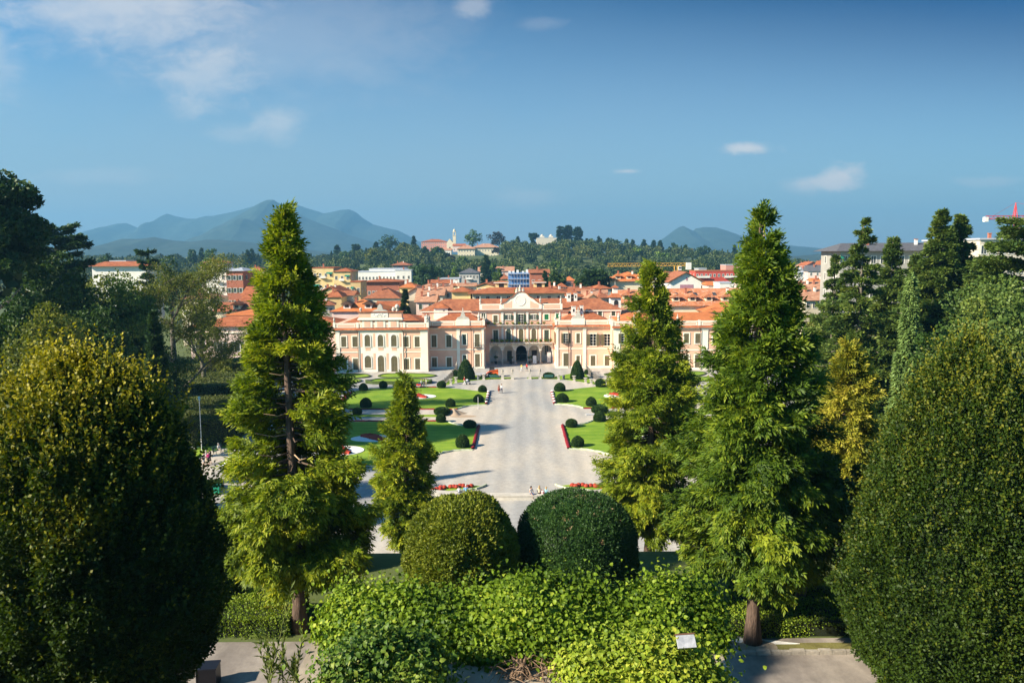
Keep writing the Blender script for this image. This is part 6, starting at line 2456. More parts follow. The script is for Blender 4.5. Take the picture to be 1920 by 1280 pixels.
house('low red roof beside the little pyramid-roofed white house', 1046, 1062, 538, 530, 300, 9, 'hip', 'pink', 'red', 1, 2, chim=0)
house('cream house with bright orange roof and eyebrow dormers left of the bright green tree', 1144, 1222, 527, 509, 300, 18, 'hip', 'cream', 'orange', 2, 9, dormers=3, chim=2, over=1.2, wk='shut', ridge_in=9)
house('white gabled hall with a mauve doorway', 1257, 1315, 528.5, 510.5, 292, 20, 'front', 'white', 'brown', 1, 0, over=1.0, chim=0)
hall = bpy.data.objects['house.%03d' % (len([o for o in bpy.data.objects if o.name.startswith('house')]) - 1)]
mb = MB(mat('mauve_door', (.36, .18, .22), .7))
ha = P(1275, 540, 292).x - hall.location.x
hb = P(1300, 540, 292).x - hall.location.x
mb.box(ha, hb, -.06, -.002, P(1287, 543, 292).z, P(1287, 533.5, 292).z)
mb.box((ha + hb) / 2 - .3, (ha + hb) / 2 + .3, -.06, -.002, P(1287, 526, 292).z, P(1287, 520, 292).z)
mb.build('door', hall)
house('white town house with mauve window surrounds behind the bright green tree', 1228, 1268, 511, 508, 330, 14, 'hip', 'white', 'brown', 3, 5, chim=1)
house('bright red apartment block with white balconies', 1304, 1384, 508.5, 508, 420, 15, 'flat', 'red', 'red', 4, 10, balc=True, cat='apartment block', name='apartment_block', chim=0)
house('white low house with small window in front of the red apartment block', 1350, 1376, 531, 527, 300, 10, 'flat', 'white', 'zinc', 1, 2, chim=0)
house('low orange roof between the gabled hall and the red apartments', 1328, 1352, 534, 527, 310, 10, 'gable', 'pink', 'orange', 1, 3, chim=0)
house('flat grey house with balconies above the bright red apartments', 1310, 1325, 504, 503.7, 480, 12, 'flat', 'grey', 'zinc', 2, 3, chim=0)
house('orange-fronted block beside the dark cedar, above the red apartments', 1361, 1388, 497, 496.6, 520, 14, 'flat', 'rose', 'zinc', 2, 4, chim=0)
# blue scaffolding
c0, c1 = P(953, 540, 335), P(992.5, 540, 335)
ztop = P(973, 512, 335).z
t = thing('scaffolded_building', 'building wrapped in blue scaffold netting with grey decks', 'building', ((c0.x + c1.x) / 2, 335, 0))
W = c1.x - c0.x
mb = MB(mat('blue_netting', (.05, .16, .38), .8, scale=1.2, col2=(.12, .26, .48)))
mb.box(-W / 2, W / 2, 0, 12, 0, ztop)
mb.build('wall', t)
n = 8
for i in range(n):
    mb = MB(SLATE_L)
    z = ztop * (i + .9) / n
    mb.box(-W / 2 - .2, W / 2 + .2, -1.1, -.004, z - .14, z)
    mb.build('scaffold_deck', t)
mb = MB(SLATE_L)
for i in range(8):
    x = -W / 2 + W * i / 7
    mb.tube([(x, -1.1, 0), (x, -1.1, ztop + .8)], .06, 5)
mb.build('scaffold_poles', t)
for i in range(5):
    mb = MB(WALLS['white'])
    x = -W / 2 + W * (i + .5) / 5 + rnd.uniform(-.5, .5)
    mb.box(x - .5, x + .5, 4, 5, ztop + .002, ztop + rnd.uniform(.6, 1.5))
    mb.build('roof_vent', t)

# filler roofs of the old town: rows seen between the named ones
fg = 'small roofs of the old town'
frows = [(800, 846, 545, 534, 262, 'faded', 'stone'), (838, 862, 536, 529, 300, 'brown', 'ochre'), (862, 893, 536, 530, 285, 'faded', 'cream'), (893, 928, 536, 531, 265, 'brown', 'ochre'), (1020, 1046, 541, 534, 262, 'red', 'stone'), (1028, 1072, 549, 541, 245, 'red', 'cream'),
         (1068, 1104, 545, 537, 255, 'brown', 'pink'), (1092, 1136, 552, 543, 240, 'faded', 'cream'), (1066, 1098, 556, 548, 232, 'red', 'white'), (1100, 1124, 562, 552, 226, 'faded', 'cream'), (1122, 1146, 558, 547, 236, 'brown', 'stone'),
         (1116, 1146, 541, 533, 285, 'red', 'stone'), (1040, 1075, 534, 528, 310, 'faded', 'white'), (1078, 1112, 534, 528, 320, 'red', 'pink'), (810, 842, 531, 524, 330, 'red', 'white'), (790, 812, 537, 530, 300, 'faded', 'ochre'),
         (480, 512, 532, 522, 330, 'faded', 'ochre'), (462, 495, 508, 499, 400, 'red', 'yellow'), (464, 494, 522, 512, 350, 'red', 'ochre'), (455, 500, 563, 549, 240, 'red', 'cream'), (590, 626, 572, 560, 228, 'brown', 'stone'), (598, 640, 548, 538, 285, 'red', 'ochre'), (1395, 1440, 528, 520, 330, 'red', 'pink'), (1420, 1462, 536, 528, 300, 'orange', 'cream'),
         (1500, 1548, 545, 527, 262, 'faded', 'pink'), (1508, 1560, 562, 540, 228, 'faded', 'cream'), (1530, 1556, 530, 521, 300, 'orange', 'rose'), (1496, 1520, 510, 502, 430, 'zinc', 'white'), (1516, 1550, 508, 497, 400, 'slate', 'pink'), (1512, 1536, 497, 491, 540, 'red', 'rose'), (1496, 1516, 499, 492, 620, 'faded', 'grey'), (1536, 1560, 496, 489, 520, 'red', 'rose')]
walls_w = {'stone': 'stone', 'ochre': 'ochre', 'cream': 'cream', 'pink': 'pale pink', 'white': 'white', 'yellow': 'yellow', 'rose': 'rose', 'grey': 'grey'}
roof_w = {'faded': 'faded tiled', 'brown': 'brown tiled', 'red': 'red tiled', 'orange': 'orange tiled', 'zinc': 'grey metal', 'slate': 'dark slate'}
where = ['right of the spruce tip', 'below the flat pale building', 'below the dark-roofed grey apartments', 'before the small brown-roofed house', 'right of the roof lantern', 'behind the twin chimneys', 'below the spreading cedar', 'over the court wing ridge',
         'just behind the twin palace chimneys', 'beside the bell turret', 'touching the bell turret on its far side', 'below the cream eyebrow-dormer house', 'near the pyramid-roofed white house', 'under the spreading cedar crown', 'between the white block and hillside trees', 'behind the old gabled house',
         'beside the tall cedar, lower row', 'behind the brick and white apartments', 'between brick apartments and tall cedar', 'above the pink green-shuttered villa', 'left of the orange dormered roof', 'under the yellow apartments', 'behind the dark cedar top', 'right behind the dark cedar',
         'beyond the dark cedar, below the white cluster', 'lowest of those beyond the dark cedar', 'with bright gable next to the big grey-roofed building', 'highest of those beyond the dark cedar', 'in the white cluster beyond the dark cedar', 'at the edge of the far plain', 'smallest beyond the dark cedar', 'next to the big grey-roofed building']
for i, (a, b_, ye, yr, d, rf, wl_) in enumerate(frows):
    house('%s %s-walled house %s' % (roof_w[rf], walls_w[wl_], where[i]), a, b_, ye, yr, d, rnd.uniform(9, 13), rnd.choice(['gable', 'hip', 'gable', 'front']) if b_ - a < 45 else 'gable', wl_, rf, 1, max(2, int((b_ - a) / 11)), wz=3.2, chim=rnd.choice([1, 1, 2, 3]), rz=rnd.uniform(-.22, .22), group=fg)

# -- left of the tall cedar
house('long low building with flat red-brown roof and white band behind the loose oak', 172, 273, 499, 490, 300, 14, 'hip', 'white', 'red', 1, 10, chim=0, over=1.5, ridge_in=3)
house('white penthouse box on top of the red-brown roofed building', 206, 236, 490, 489.6, 312, 8, 'flat', 'white', 'zinc', 1, 3, chim=0)
house('white five-storey apartment block with grey roof and stacked balconies', 386, 424, 507, 500, 268, 14, 'hip', 'white', 'zinc', 5, 3, balc=True, cat='apartment block', name='apartment_block', chim=0)
house('brick-red apartment tower with a white window strip joined to the white block', 424, 455, 508, 501, 266, 14, 'hip', 'brick', 'zinc', 5, 3, cat='apartment block', name='apartment_block', chim=0, wk='side')
house('far pinkish roof above the white and brick apartments', 376, 419, 493, 486, 420, 14, 'hip', 'pink', 'red', 1, 5)
house('yellow house with red roof and green-shuttered window at the foot of the brick tower', 455, 486, 553, 537, 250, 11, 'gable', 'yellow', 'red', 1, 2, wk='side', chim=0)
house('long brown roof with one white dormer above the pink villa', 402, 486, 583, 566, 208, 12, 'gable', 'cream', 'brown', 1, 5, dormers=1, chim=1)
house('old gate house roofs between the loose oak branches', 340, 400, 560, 548, 230, 12, 'hip', 'cream', 'faded', 2, 5)
villa = house('pale pink villa with dark green shutters and orange hipped roof left of the yellow-green cedar', 356, 640, 611, 592, 178.5, 13, 'hip', 'pink', 'red', 0, 0, over=.8, chim=1, cat='villa', name='villa')
for px in (372, 413, 445, 480, 515, 560, 600):
    x = P(px, 650, 178.5).x - villa.location.x
    z = P(px, 658, 178.5).z
    c = child('window', town_window('side'), villa)
    c.location = (x, 0, z)
    c.scale = (1.35, 1, 1.45)
mb = MB(TRIM)
Wv = (P(640, 611, 178.5).x - P(356, 611, 178.5).x) / 2
mb.box(-Wv, Wv, -.2, -.004, P(480, 624.5, 178.5).z, P(480, 622, 178.5).z)
mb.build('cornice', villa)
for px in (448, 500, 400, 560):
    x = P(px, 680, 178.5).x - villa.location.x
    mb = MB(DARKROOM)
    mb.wall_poly(arch_pts(x, 2.4, 0.0, 1.9), -.03, -.002)
    mb.use(TRIM)
    mb.box(x - 1.45, x - 1.201, -.08, -.003, 0, 2.0)
    mb.box(x + 1.201, x + 1.45, -.08, -.003, 0, 2.0)
    mb.build('archway', villa)
house('bright orange upper roof rising behind the pink villa', 424, 560, 590, 574, 190, 14, 'hip', 'cream', 'orange', 1, 6, over=.8, chim=0, ridge_in=8)
for i, (a, b_, ye, yr, d, rf, wl_, lab) in enumerate(((28, 52, 552, 546, 240, 'orange', 'white', 'sliver of orange roof among the dark trees at the far edge'), (40, 60, 536, 530, 260, 'faded', 'white', 'whitish house behind dark trees below the flat-topped cedar'))):
    house(lab, a, b_, ye, yr, d, 10, 'gable', wl_, rf, 2, 3, chim=0, group=fg)

# -- the big buildings behind the dark cedars on the right
bb = house('large pale building with a low dark roof behind the layered cedars', 1578, 1842, 470, 455, 185, 13, 'hip', 'greywhite', 'slate', 6, 15, over=1.6, chim=2, cat='institution', name='large_building', ridge_in=4, wz=4.0, ws=1.15, rz=-.03)
mb = MB(AWN)
for px in (1574, 1600):
    x = P(px, 478, 185).x - bb.location.x
    zz = P(px, 480, 185).z
    mb.add([(x - 1.0, -1.0, zz - .6), (x + 1.0, -1.0, zz - .6), (x + 1.0, -.01, zz), (x - 1.0, -.01, zz)], [(0, 1, 2, 3)])
    mb.build('awning', bb)
    mb = MB(AWN)
house('tall beige building with attic windows behind the spreading cedar at the far edge', 1838, 1990, 449, 447, 172, 24, 'flat', 'stone', 'zinc', 5, 9, over=1.2, chim=1, cat='institution', name='large_building', wz=4.2, ws=1.2)

# -- on the wooded hill
hgp = 'buildings on the wooded hill'
house('rose-red hospital building on the hill beside the church', 790, 838, 453, 448.5, 960, 22, 'hip', 'rose', 'red', 3, 12, ybot=470, chim=1, group=hgp, cat='building', name='hill_building')
house('white villa with tiled roof and rows of dark windows, on the hill', 858, 890, 466.5, 459, 880, 16, 'hip', 'cream', 'faded', 2, 6, ybot=482, chim=1, group=hgp, cat='villa', name='hill_villa', over=1.4)
house('larger main block of the white hill villa with two window rows', 886, 935, 464, 456.5, 886, 22, 'hip', 'cream', 'faded', 2, 9, ybot=483, chim=3, group=hgp, cat='villa', name='hill_villa', over=1.4)
house('small red-roofed house between the hill church and the villa', 849, 872, 461, 457, 930, 12, 'gable', 'pink', 'red', 1, 4, ybot=472, chim=0, group=hgp)
house('low white cottage at the trees under the rose-red hospital', 830, 846, 469, 465.5, 900, 10, 'gable', 'white', 'faded', 1, 3, ybot=478, chim=0, group=hgp)
house('old villa with dark red roof and arched loggia among trees above the white modernist building', 736, 768, 497, 490.5, 620, 14, 'hip', 'rose', 'brown', 1, 5, ybot=506, chim=2, group=hgp, over=1.6)
house('pale stone villa on the hilltop beside the three tall pines', 1006, 1044, 446, 443, 1080, 20, 'flat', 'stone', 'zinc', 1, 5, ybot=462, chim=0, group=hgp, cat='villa', name='hill_villa')
hv = bpy.data.objects['hill_villa.002']
for dx in (-6, 6):
    mb = MB(WALLS['stone'])
    zt = P(1025, 446, 1080).z - hv.location.z
    mb.box(dx - 3, dx + 3, 4, 10, zt + .36, zt + 2.6)
    mb.lathe([(2.2, 2.6), (1.9, 3.6), (1.1, 4.4), (.2, 5.0)], (dx, 7, zt), 10)
    mb.build('cupola', hv)
house('far rose house at the thin end of the wooded hill', 1288, 1300, 469, 466.5, 1000, 10, 'gable', 'rose', 'red', 1, 3, ybot=474, chim=0, group=hgp)
c = P(847, 450, 950)
t = thing('church', 'pale church with a slender bell tower on the hill', 'church', (c.x, 950, P(847, 468, 950).z))
zg = t.location.z
mb = MB(WALLS['cream'])
e, ap = P(840, 455, 950).z - zg, P(840, 447.5, 950).z - zg
mb.box(-6, 1.2, 0, 18, 0, e)
mb.wall_poly([(-6, e + .001), (1.2, e + .001), (.2, e + 1.5), (-2.4, ap), (-5, e + 1.5)], 0, 1.0)
mb.use(DARKROOM)
mb.wall_poly(arch_pts(-2.4, 1.6, 0, 2.4), -.05, -.002)
mb.build('nave', t)
mb = MB(ROOF_P)
mb.wall_poly([(-6.3, e - .1), (-6.3, e + .25), (-2.4, ap - 1.0), (1.5, e + .25), (1.5, e - .1), (-2.4, ap - 1.5)], 1.1, 18.3)
mb.build('roof', t)
mb = MB(WALLS['cream'])
z1, z2, z3 = P(847, 442, 950).z - zg, P(847, 435, 950).z - zg, P(847, 430, 950).z - zg
mb.box(1.3, 4.9, -.4, 3.2, 0, z1)
mb.box(1.0, 5.2, -.7, 3.5, z1 + .001, z1 + .5)
for (xa, xb, ya, yb) in ((1.4, 2.1, -.3, .4), (4.1, 4.8, -.3, .4), (1.4, 2.1, 2.4, 3.1), (4.1, 4.8, 2.4, 3.1)):
    mb.box(xa, xb, ya, yb, z1 + .501, z2)
mb.box(1.1, 5.1, -.6, 3.4, z2 + .001, z2 + .5)
mb.lathe([(1.5, .5), (1.5, 1.8), (1.25, 2.6), (.6, 3.2), (.12, 3.6), (.05, 4.6)], (3.1, 1.4, z2), 8)
mb.build('bell_tower', t)

# -- tower cranes


def crane(name, label, xm, d, zj, x0, x1, ztop, m, w):
    t = thing(name, label, 'crane', (xm, d, 0), 0, 'tower cranes')
    mast = MB(m)
    s = .7
    for sx in (-s, s):
        for sy in (-s, s):
            mast.tube([(sx, sy, 0), (sx, sy, zj)], .10 * w, 4)
    z = 0
    k = 1
    while z < zj - 2:
        mast.tube([(-s * k, -s, z), (s * k, -s, z + 2)], .06 * w, 3)
        mast.tube([(-s, -s * k, z), (-s, s * k, z + 2)], .06 * w, 3)
        k = -k
        z += 2
    mast.build('mast', t)
    jib = MB(m)
    n = int((x1 - x0) / 2)
    for q in range(n):
        xa, xb = x0 + q * 2, x0 + q * 2 + 2
        jib.tube([(xa, -.6, zj), (xb, -.6, zj)], .09 * w, 4)
        jib.tube([(xa, .6, zj), (xb, .6, zj)], .09 * w, 4)
        jib.tube([(xa, 0, zj + 1.3), (xb, 0, zj + 1.3)], .09 * w, 4)
        jib.tube([(xa, -.6, zj), (xa + 1, 0, zj + 1.3), (xb, -.6, zj)], .06 * w, 3)
        jib.tube([(xa, .6, zj), (xa + 1, 0, zj + 1.3), (xb, .6, zj)], .06 * w, 3)
    jib.build('jib', t)
    if ztop > zj + 1.5:
        ap_ = MB(m)
        for sx in (-s, s):
            ap_.tube([(sx, -s, zj), (0, 0, ztop)], .12 * w, 4)
            ap_.tube([(sx, s, zj), (0, 0, ztop)], .12 * w, 4)
        ap_.tube([(0, 0, ztop), (x0 * .75, 0, zj + 1.3)], .05, 3)
        ap_.tube([(0, 0, ztop), (x1 * .75, 0, zj + 1.3)], .05, 3)
        ap_.build('apex', t)
    cw_ = MB(WALLS['white'])
    e = x1 if abs(x1) < abs(x0) else x0
    k = 1.0 if ztop < zj else .6
    cw_.box(e - 1.1 * k, e + 1.1 * k, -.9, .9, zj - 1.6 * k, zj + 1.5 * k)
    cw_.build('counterweight', t)
    cb = MB(WALLS['white'])
    cb.box(.8, 2.2, -1.6, -.2, zj - 1.8, zj - .1)
    cb.use(GLASS)
    cb.box(.9, 2.1, -1.64, -1.601, zj - 1.2, zj - .4)
    cb.build('cab', t)


YEL = mat('crane_yellow', (.48, .26, .03), .6, col2=(.58, .33, .05))
REDP = mat('crane_red', (.45, .02, .025), .6, col2=(.55, .035, .035))
cm_, ce, cl_ = P(1267.5, 497, 360), P(1291, 497, 360), P(1139, 494, 360)
crane('tower_crane', 'yellow lattice tower crane jib over the town in front of the wooded hill', cm_.x, 360, P(1230, 499, 360).z, cl_.x - cm_.x, ce.x - cm_.x, 0, YEL, 1.3)
cm_, ce = P(1903, 410, 320), P(1848, 412, 320)
crane('tower_crane', 'red tower crane with a pale counterweight behind the spreading cedar', cm_.x, 320, P(1880, 411, 320).z, ce.x - cm_.x, 36, P(1903, 380, 320).z, REDP, 1.3)
# ------------------------------------------------------------------ trees at the sides and in the town


def at_px(px, py, Y, z=None):
    q = P(px, py, Y)
    return (q.x, Y, gz(q.x, Y) if z is None else z)


def broad(name, label, px, ytop, Y, wpx, lm, seed, clumps=46, per=60, leaf=.5, dn=1.0, trunk=True, group=None, cz=.62, rzf=.40, limbs=6, z=None, shell=.55, clump=.26):
    b = at_px(px, 600, Y, z)
    H = tree_height(px, ytop, b)
    r = wpx / 2 / F * Y
    tr = limb_trunk(H, max(.12, H * .018), seed, limbs, min(.45, r / H * .8))
    per = int(per * (1.7 if Y < 200 else 1))
    cr = cloud_crown((0, 0, H * cz, r * .86, r * .86, H * rzf * .92), clumps, per, seed, lm, leaf=leaf, clump=clump, shell=shell)
    return grown(name, label, 'tree', b, tr, cr, group)


def conif(name, label, px, ytop, Y, wpx, lm, seed, z=None, group=None, **k):
    b = at_px(px, 600, Y, z)
    H = tree_height(px, ytop, b)
    r = wpx / 2 / F * Y
    tr, cr = conifer_parts(H, r, seed, lm, **k)
    return grown(name, label, 'tree', b, tr, cr, group)


# left margin
broad('pine_tree', 'very dark pine cut off by the left edge of the view, rising highest there', -14, 284, 92, 200, LM_PINE, 201, clumps=110, per=150, leaf=.45, cz=.72, rzf=.27, z=0.0, clump=.22, shell=.35)
conif('flat_topped_cedar', 'flat-topped dark cedar against the blue mountain, beside the edge pine', 113, 417, 150, 128, LM_PINE, 202, tiers=15, per=6, droop=.12, h0=12, leaf=.8, dens=40, padw=.45, prof=lerp_prof([(0, .9), (.5, 1), (.8, .85), (.92, .7), (1, .35)]), trunk_r=.5)
broad('evergreen_tree', 'broad dark evergreen dome below the flat-topped cedar', 118, 490, 100, 165, LM_DARK, 203, clumps=70, per=110, leaf=.36, cz=.66, rzf=.36)
broad('evergreen_tree', 'mid-green rounded tree behind the dark dome, next to the flat-topped cedar', 60, 520, 120, 110, LM_MID, 204, clumps=40, per=80, leaf=.45)
broad('evergreen_tree', 'dark shaded tree filling the far edge beside the hornbeam crest', 20, 545, 72, 190, LM_DARK, 205, clumps=80, per=130, leaf=.30, cz=.6, rzf=.42)
broad('evergreen_tree', 'olive shaded tree just behind the crest of the yellow-topped hornbeam', 95, 560, 66, 150, LM_OLIVE, 206, clumps=70, per=120, leaf=.26, cz=.6, rzf=.42)
broad('evergreen_tree', 'brownish shaded tree between the dark dome and the loose oak', 175, 560, 84, 120, LM_DARK, 207, clumps=60, per=100, leaf=.3, cz=.6, rzf=.42)
conif('cypress_tree', 'small dark cypress pointing up beside the loose oak', 288, 578, 78, 56, LM_PINE, 208, tiers=34, per=7, droop=.5, h0=.5, leaf=.35, dens=60, prof=lerp_prof([(0, .9), (.4, 1), (.8, .5), (1, .06)]), trunk_r=.15)
conif('flat_topped_cedar', 'two-tiered small dark cedar rising over the loose oak', 285, 462, 190, 46, LM_PINE, 209, tiers=9, per=6, droop=.15, h0=12, leaf=.7, dens=46, padw=.5, prof=lerp_prof([(0, .8), (.6, .7), (.85, 1), (1, .5)]), trunk_r=.3)
broad('evergreen_tree', 'dark bushy top just beside the two-tiered cedar', 322, 468, 200, 40, LM_PINE, 210, clumps=26, per=50, leaf=.6)

# the loose, open oak: branching limbs with leaf clusters and sky between
rg = np.random.default_rng(77)


def open_oak(label, px, Y, ytop, wpx, seed, lm):
    b = at_px(px, 690, Y)
    H = tree_height(px, ytop, b)
    r = wpx / 2 / F * Y
    rg = random.Random(seed)
    tr = MB(BARK_GREY)
    tr.smooth = True
    tips = []

    def grow(p, d, ln, rad, lev):
        q = p + d * ln
        mid = p + d * ln * .5 + Vector((rg.uniform(-1, 1), rg.uniform(-1, 1), rg.uniform(-.4, .6))) * ln * .07
        tr.tube([p, mid, q], [rad, rad * .85, rad * .66], 5 if lev > 1 else 7, False)
        if lev >= 2:
            tips.append((mid, ln))
            tips.append((q, ln))
        if lev == 4:
            return
        for i in range(3 if lev < 3 else 2):
            a = rg.uniform(0, 2 * PI)
            side = Vector((math.cos(a), math.sin(a), rg.uniform(-.15, .5)))
            nd = (d * .75 + side * (.75 if lev else .85)).normalized()
            grow(q if i else mid, nd, ln * rg.uniform(.62, .82), rad * .6, lev + 1)
    grow(Vector((0, 0, 0)), Vector((.05, 0, 1)).normalized(), H * .34, .38, 0)
    mx = max(max(abs(t_[0].x), abs(t_[0].y)) for t_ in tips)
    mz = max(t_[0].z for t_ in tips)
    fx, fz = r * .92 / mx, H * .95 / mz
    tr.v = [(x * fx, y * fx, z * fz) for x, y, z in tr.v]
    L = Leaves()
    g2 = np.random.default_rng(seed)
    for (p, ln) in tips:
        if g2.uniform() < .12:
            continue
        n = int(g2.uniform(110, 300))
        c = np.array([p.x * fx, p.y * fx, p.z * fz])
        s = g2.uniform(.45, 1.0)
        C = c + g2.normal(size=(n, 3)) * np.array([s, s, s * .6]) * 1.15
        A = unit(g2.normal(size=(n, 3)) + np.array([0, 0, -.2])) * g2.uniform(.16, .34, (n, 1))
        L.add(C, A, perp(g2, A) * .07, .42 + g2.normal() * .14 + g2.normal(size=n) * .13)
    grown('oak_tree', label, 'tree', b, tr, L.mesh('crown', lm))


open_oak('tall loose open-branched oak with olive leaves and daylight through its limbs', 325, 118, 472, 300, 4, LM_OLIVE)
broad('olive_tree', 'olive-leaved round tree behind the loose oak, lower and denser', 222, 500, 112, 150, LM_OLIVE, 212, clumps=46, per=80, leaf=.34, cz=.6, rzf=.42)
broad('olive_tree', 'dense olive-green tree crown below the red-brown roofed long building', 238, 512, 106, 120, LM_MID, 216, clumps=60, per=90, leaf=.34, cz=.6, rzf=.42)
broad('olive_tree', 'thin olive tree before the white and brick apartments', 380, 525, 140, 100, LM_OLIVE, 213, clumps=26, per=50, leaf=.42)
broad('shrub', 'low dark shrub mass at the foot of the loose oak by the hedges', 300, 650, 104, 110, LM_DARK, 214, clumps=40, per=70, leaf=.3, cz=.5, rzf=.5)
broad('shrub', 'bushy shrub over the farthest hedge below the villa archway', 425, 655, 150, 60, LM_OLIVE, 215, clumps=26, per=60, leaf=.34, cz=.5, rzf=.5)

# right margin cedars
cd = dict(dens=54, leaf=.62, trunk_r=.42)
conif('cedar_tree', 'tall layered cedar whose straight bare trunk shows between open tiers', 1612, 402, 86, 172, LM_CEDAR, 221, tiers=30, per=6, droop=-.14, h0=3.5, padw=.34, prof=lerp_prof([(0, 1), (.3, .98), (.5, .74), (.62, .52), (.8, .36), (.93, .2), (1, .04)]), gapk=.10, dens=64, leaf=.42, trunk_r=.36)
conif('cedar_tree', 'shorter dark cedar beside the open-tiered one, in front of the large pale building', 1668, 440, 100, 165, LM_CEDAR, 222, tiers=36, per=7, droop=-.14, h0=2, prof=lerp_prof([(0, 1), (.4, .85), (.75, .42), (1, .04)]), dens=66, leaf=.48, trunk_r=.34)
conif('cedar_tree', 'highest dark cedar of the pair of sharp tips, with dense drooping tiers', 1757, 388, 95, 235, LM_CEDAR, 223, tiers=46, per=8, droop=-.2, h0=2, prof=lerp_prof([(0, 1), (.35, .95), (.6, .6), (.8, .28), (1, .03)]), dens=66, leaf=.5, trunk_r=.4)
conif('cedar_tree', 'second sharp-tipped dark cedar close against the highest one', 1793, 397, 97, 215, LM_CEDAR, 224, tiers=46, per=8, droop=-.18, h0=2, prof=lerp_prof([(0, 1), (.35, .95), (.6, .58), (.8, .26), (1, .03)]), dens=66, leaf=.5, trunk_r=.38)
conif('cedar_tree', 'spreading flat-tiered cedar reaching in from the far edge below the red crane', 1925, 384, 74, 235, LM_CEDAR, 225, tiers=17, per=8, droop=-.03, h0=6, padw=.42, prof=lerp_prof([(0, .85), (.4, 1), (.75, .85), (.92, .62), (1, .3)]), gapk=.06, dens=80, leaf=.42, trunk_r=.45)
conif('cedar_tree', 'broad cedar mass below and behind the sharp-tipped pair, toward the far edge', 1850, 470, 90, 240, LM_CEDAR, 232, tiers=26, per=8, droop=-.12, h0=1, padw=.4, prof=lerp_prof([(0, 1), (.5, .8), (.85, .4), (1, .06)]), dens=60, leaf=.5, trunk_r=.35)
conif('cedar_tree', 'narrow cedar filling the gap between the shorter one and the sharp-tipped pair', 1712, 470, 104, 130, LM_CEDAR, 233, tiers=30, per=7, droop=-.14, h0=1, prof=lerp_prof([(0, 1), (.4, .85), (.75, .42), (1, .04)]), dens=56, leaf=.5, trunk_r=.3)
conif('cedar_tree', 'slim dark cedar against the near corner of the large pale building', 1562, 474, 112, 105, LM_CEDAR, 234, tiers=26, per=7, droop=-.14, h0=1, prof=lerp_prof([(0, 1), (.4, .85), (.75, .42), (1, .04)]), dens=56, leaf=.5, trunk_r=.25)
conif('weeping_cedar', 'pale blue-green weeping cedar with hanging foliage between dark cedars', 1706, 505, 62, 120, LM_CEDAR_P, 226, tiers=34, per=6, droop=-.30, h0=.5, leaf=.34, dens=90, hangw=.30, prof=lerp_prof([(0, 1), (.2, .95), (.45, .58), (.7, .36), (.9, .2), (1, .05)]), trunk_r=.2)
conif('cedar_tree', 'lower broad cedar with pale fan tiers at the foot of the open-tiered cedar', 1560, 555, 104, 175, LM_CEDAR, 227, tiers=11, per=7, droop=-.02, h0=3, padw=.45, prof=lerp_prof([(0, 1), (.5, .85), (1, .3)]), dens=70, leaf=.5, trunk_r=.3)
conif('cedar_tree', 'dense dark cedar skirts filling the gap below the sharp-tipped pair', 1690, 570, 84, 190, LM_CEDAR, 228, tiers=16, per=8, droop=-.08, h0=.8, padw=.4, prof=lerp_prof([(0, 1), (.4, .9), (1, .15)]), dens=76, leaf=.42, trunk_r=.3)
broad('olive_tree', 'broad olive-green tree over the crest of the right-hand hornbeam', 1880, 515, 62, 190, LM_CEDAR, 229, clumps=90, per=150, leaf=.24, cz=.66, rzf=.36, shell=.45)
broad('evergreen_bush', 'dark bush crown between the weeping cedar and the olive-green tree', 1775, 610, 52, 110, LM_DARK, 230, clumps=60, per=130, leaf=.2, cz=.62, rzf=.4)
broad('olive_tree', 'small olive tree glimpsed between the dark conical tree and the lower cedar', 1530, 590, 120, 70, LM_OLIVE, 231, clumps=30, per=60, leaf=.4)

# dark spruce in the town and the spreading cedar by the orange-roofed house
conif('spruce_tree', 'dark blue-green spruce standing among the town roofs behind the palace wing', 760.5, 541, 212, 26, LM_PINE, 240, z=0, tiers=22, per=6, droop=-.12, h0=2, leaf=.7, dens=36, prof=lerp_prof([(0, 1), (.5, .8), (.85, .3), (1, .05)]))
conif('spreading_cedar', 'spreading layered dark cedar in the town before the cream orange-roofed house', 1113, 504, 300, 64, LM_PINE, 241, z=0, tiers=10, per=7, droop=.05, h0=9, leaf=1.1, dens=26, padw=.5, prof=lerp_prof([(0, .8), (.35, 1), (.7, .8), (.9, .6), (1, .4)]), trunk_r=.5)
broad('town_tree', 'dark round tree between the brick building and the pyramid-roofed house', 1040, 505, 310, 42, LM_DARK, 242, clumps=34, per=40, leaf=.9, z=0)
conif('cypress_tree', 'narrow dark cypress beside the brick building in the town', 1022, 507, 305, 12, LM_PINE, 243, z=0, tiers=20, per=6, droop=.6, h0=1, leaf=.8, dens=30, prof=lerp_prof([(0, .9), (.5, 1), (.85, .5), (1, .1)]))
broad('town_tree', 'big dark layered tree at the foot of the hill right of the white block', 805, 492, 400, 62, LM_PINE, 244, clumps=50, per=50, leaf=1.0, z=0, cz=.58)
broad('town_tree', 'dark green crown right of the big layered tree before the pale flat building', 783, 500, 420, 44, LM_DARK, 245, clumps=40, per=40, leaf=1.0, z=0)
broad('town_tree', 'light green tree beside the grey modern apartments', 853, 494, 440, 18, LM_BRIGHT, 246, clumps=24, per=30, leaf=.9, z=0)
conif('hill_conifer', 'tall dark column of conifer between grey apartments and scaffolding', 912, 477, 470, 22, LM_PINE, 247, z=0, tiers=22, per=6, droop=.1, h0=2, leaf=1.2, dens=22, prof=lerp_prof([(0, .9), (.5, 1), (.85, .4), (1, .06)]))
broad('town_tree', 'green tree left of the blue scaffolding', 935, 505, 380, 26, LM_MID, 248, clumps=26, per=34, leaf=.9, z=0)
broad('town_tree', 'pale green tree behind the tiled house above the scaffolding', 925, 488, 520, 18, LM_BRIGHT, 249, clumps=22, per=30, leaf=1.0, z=2)
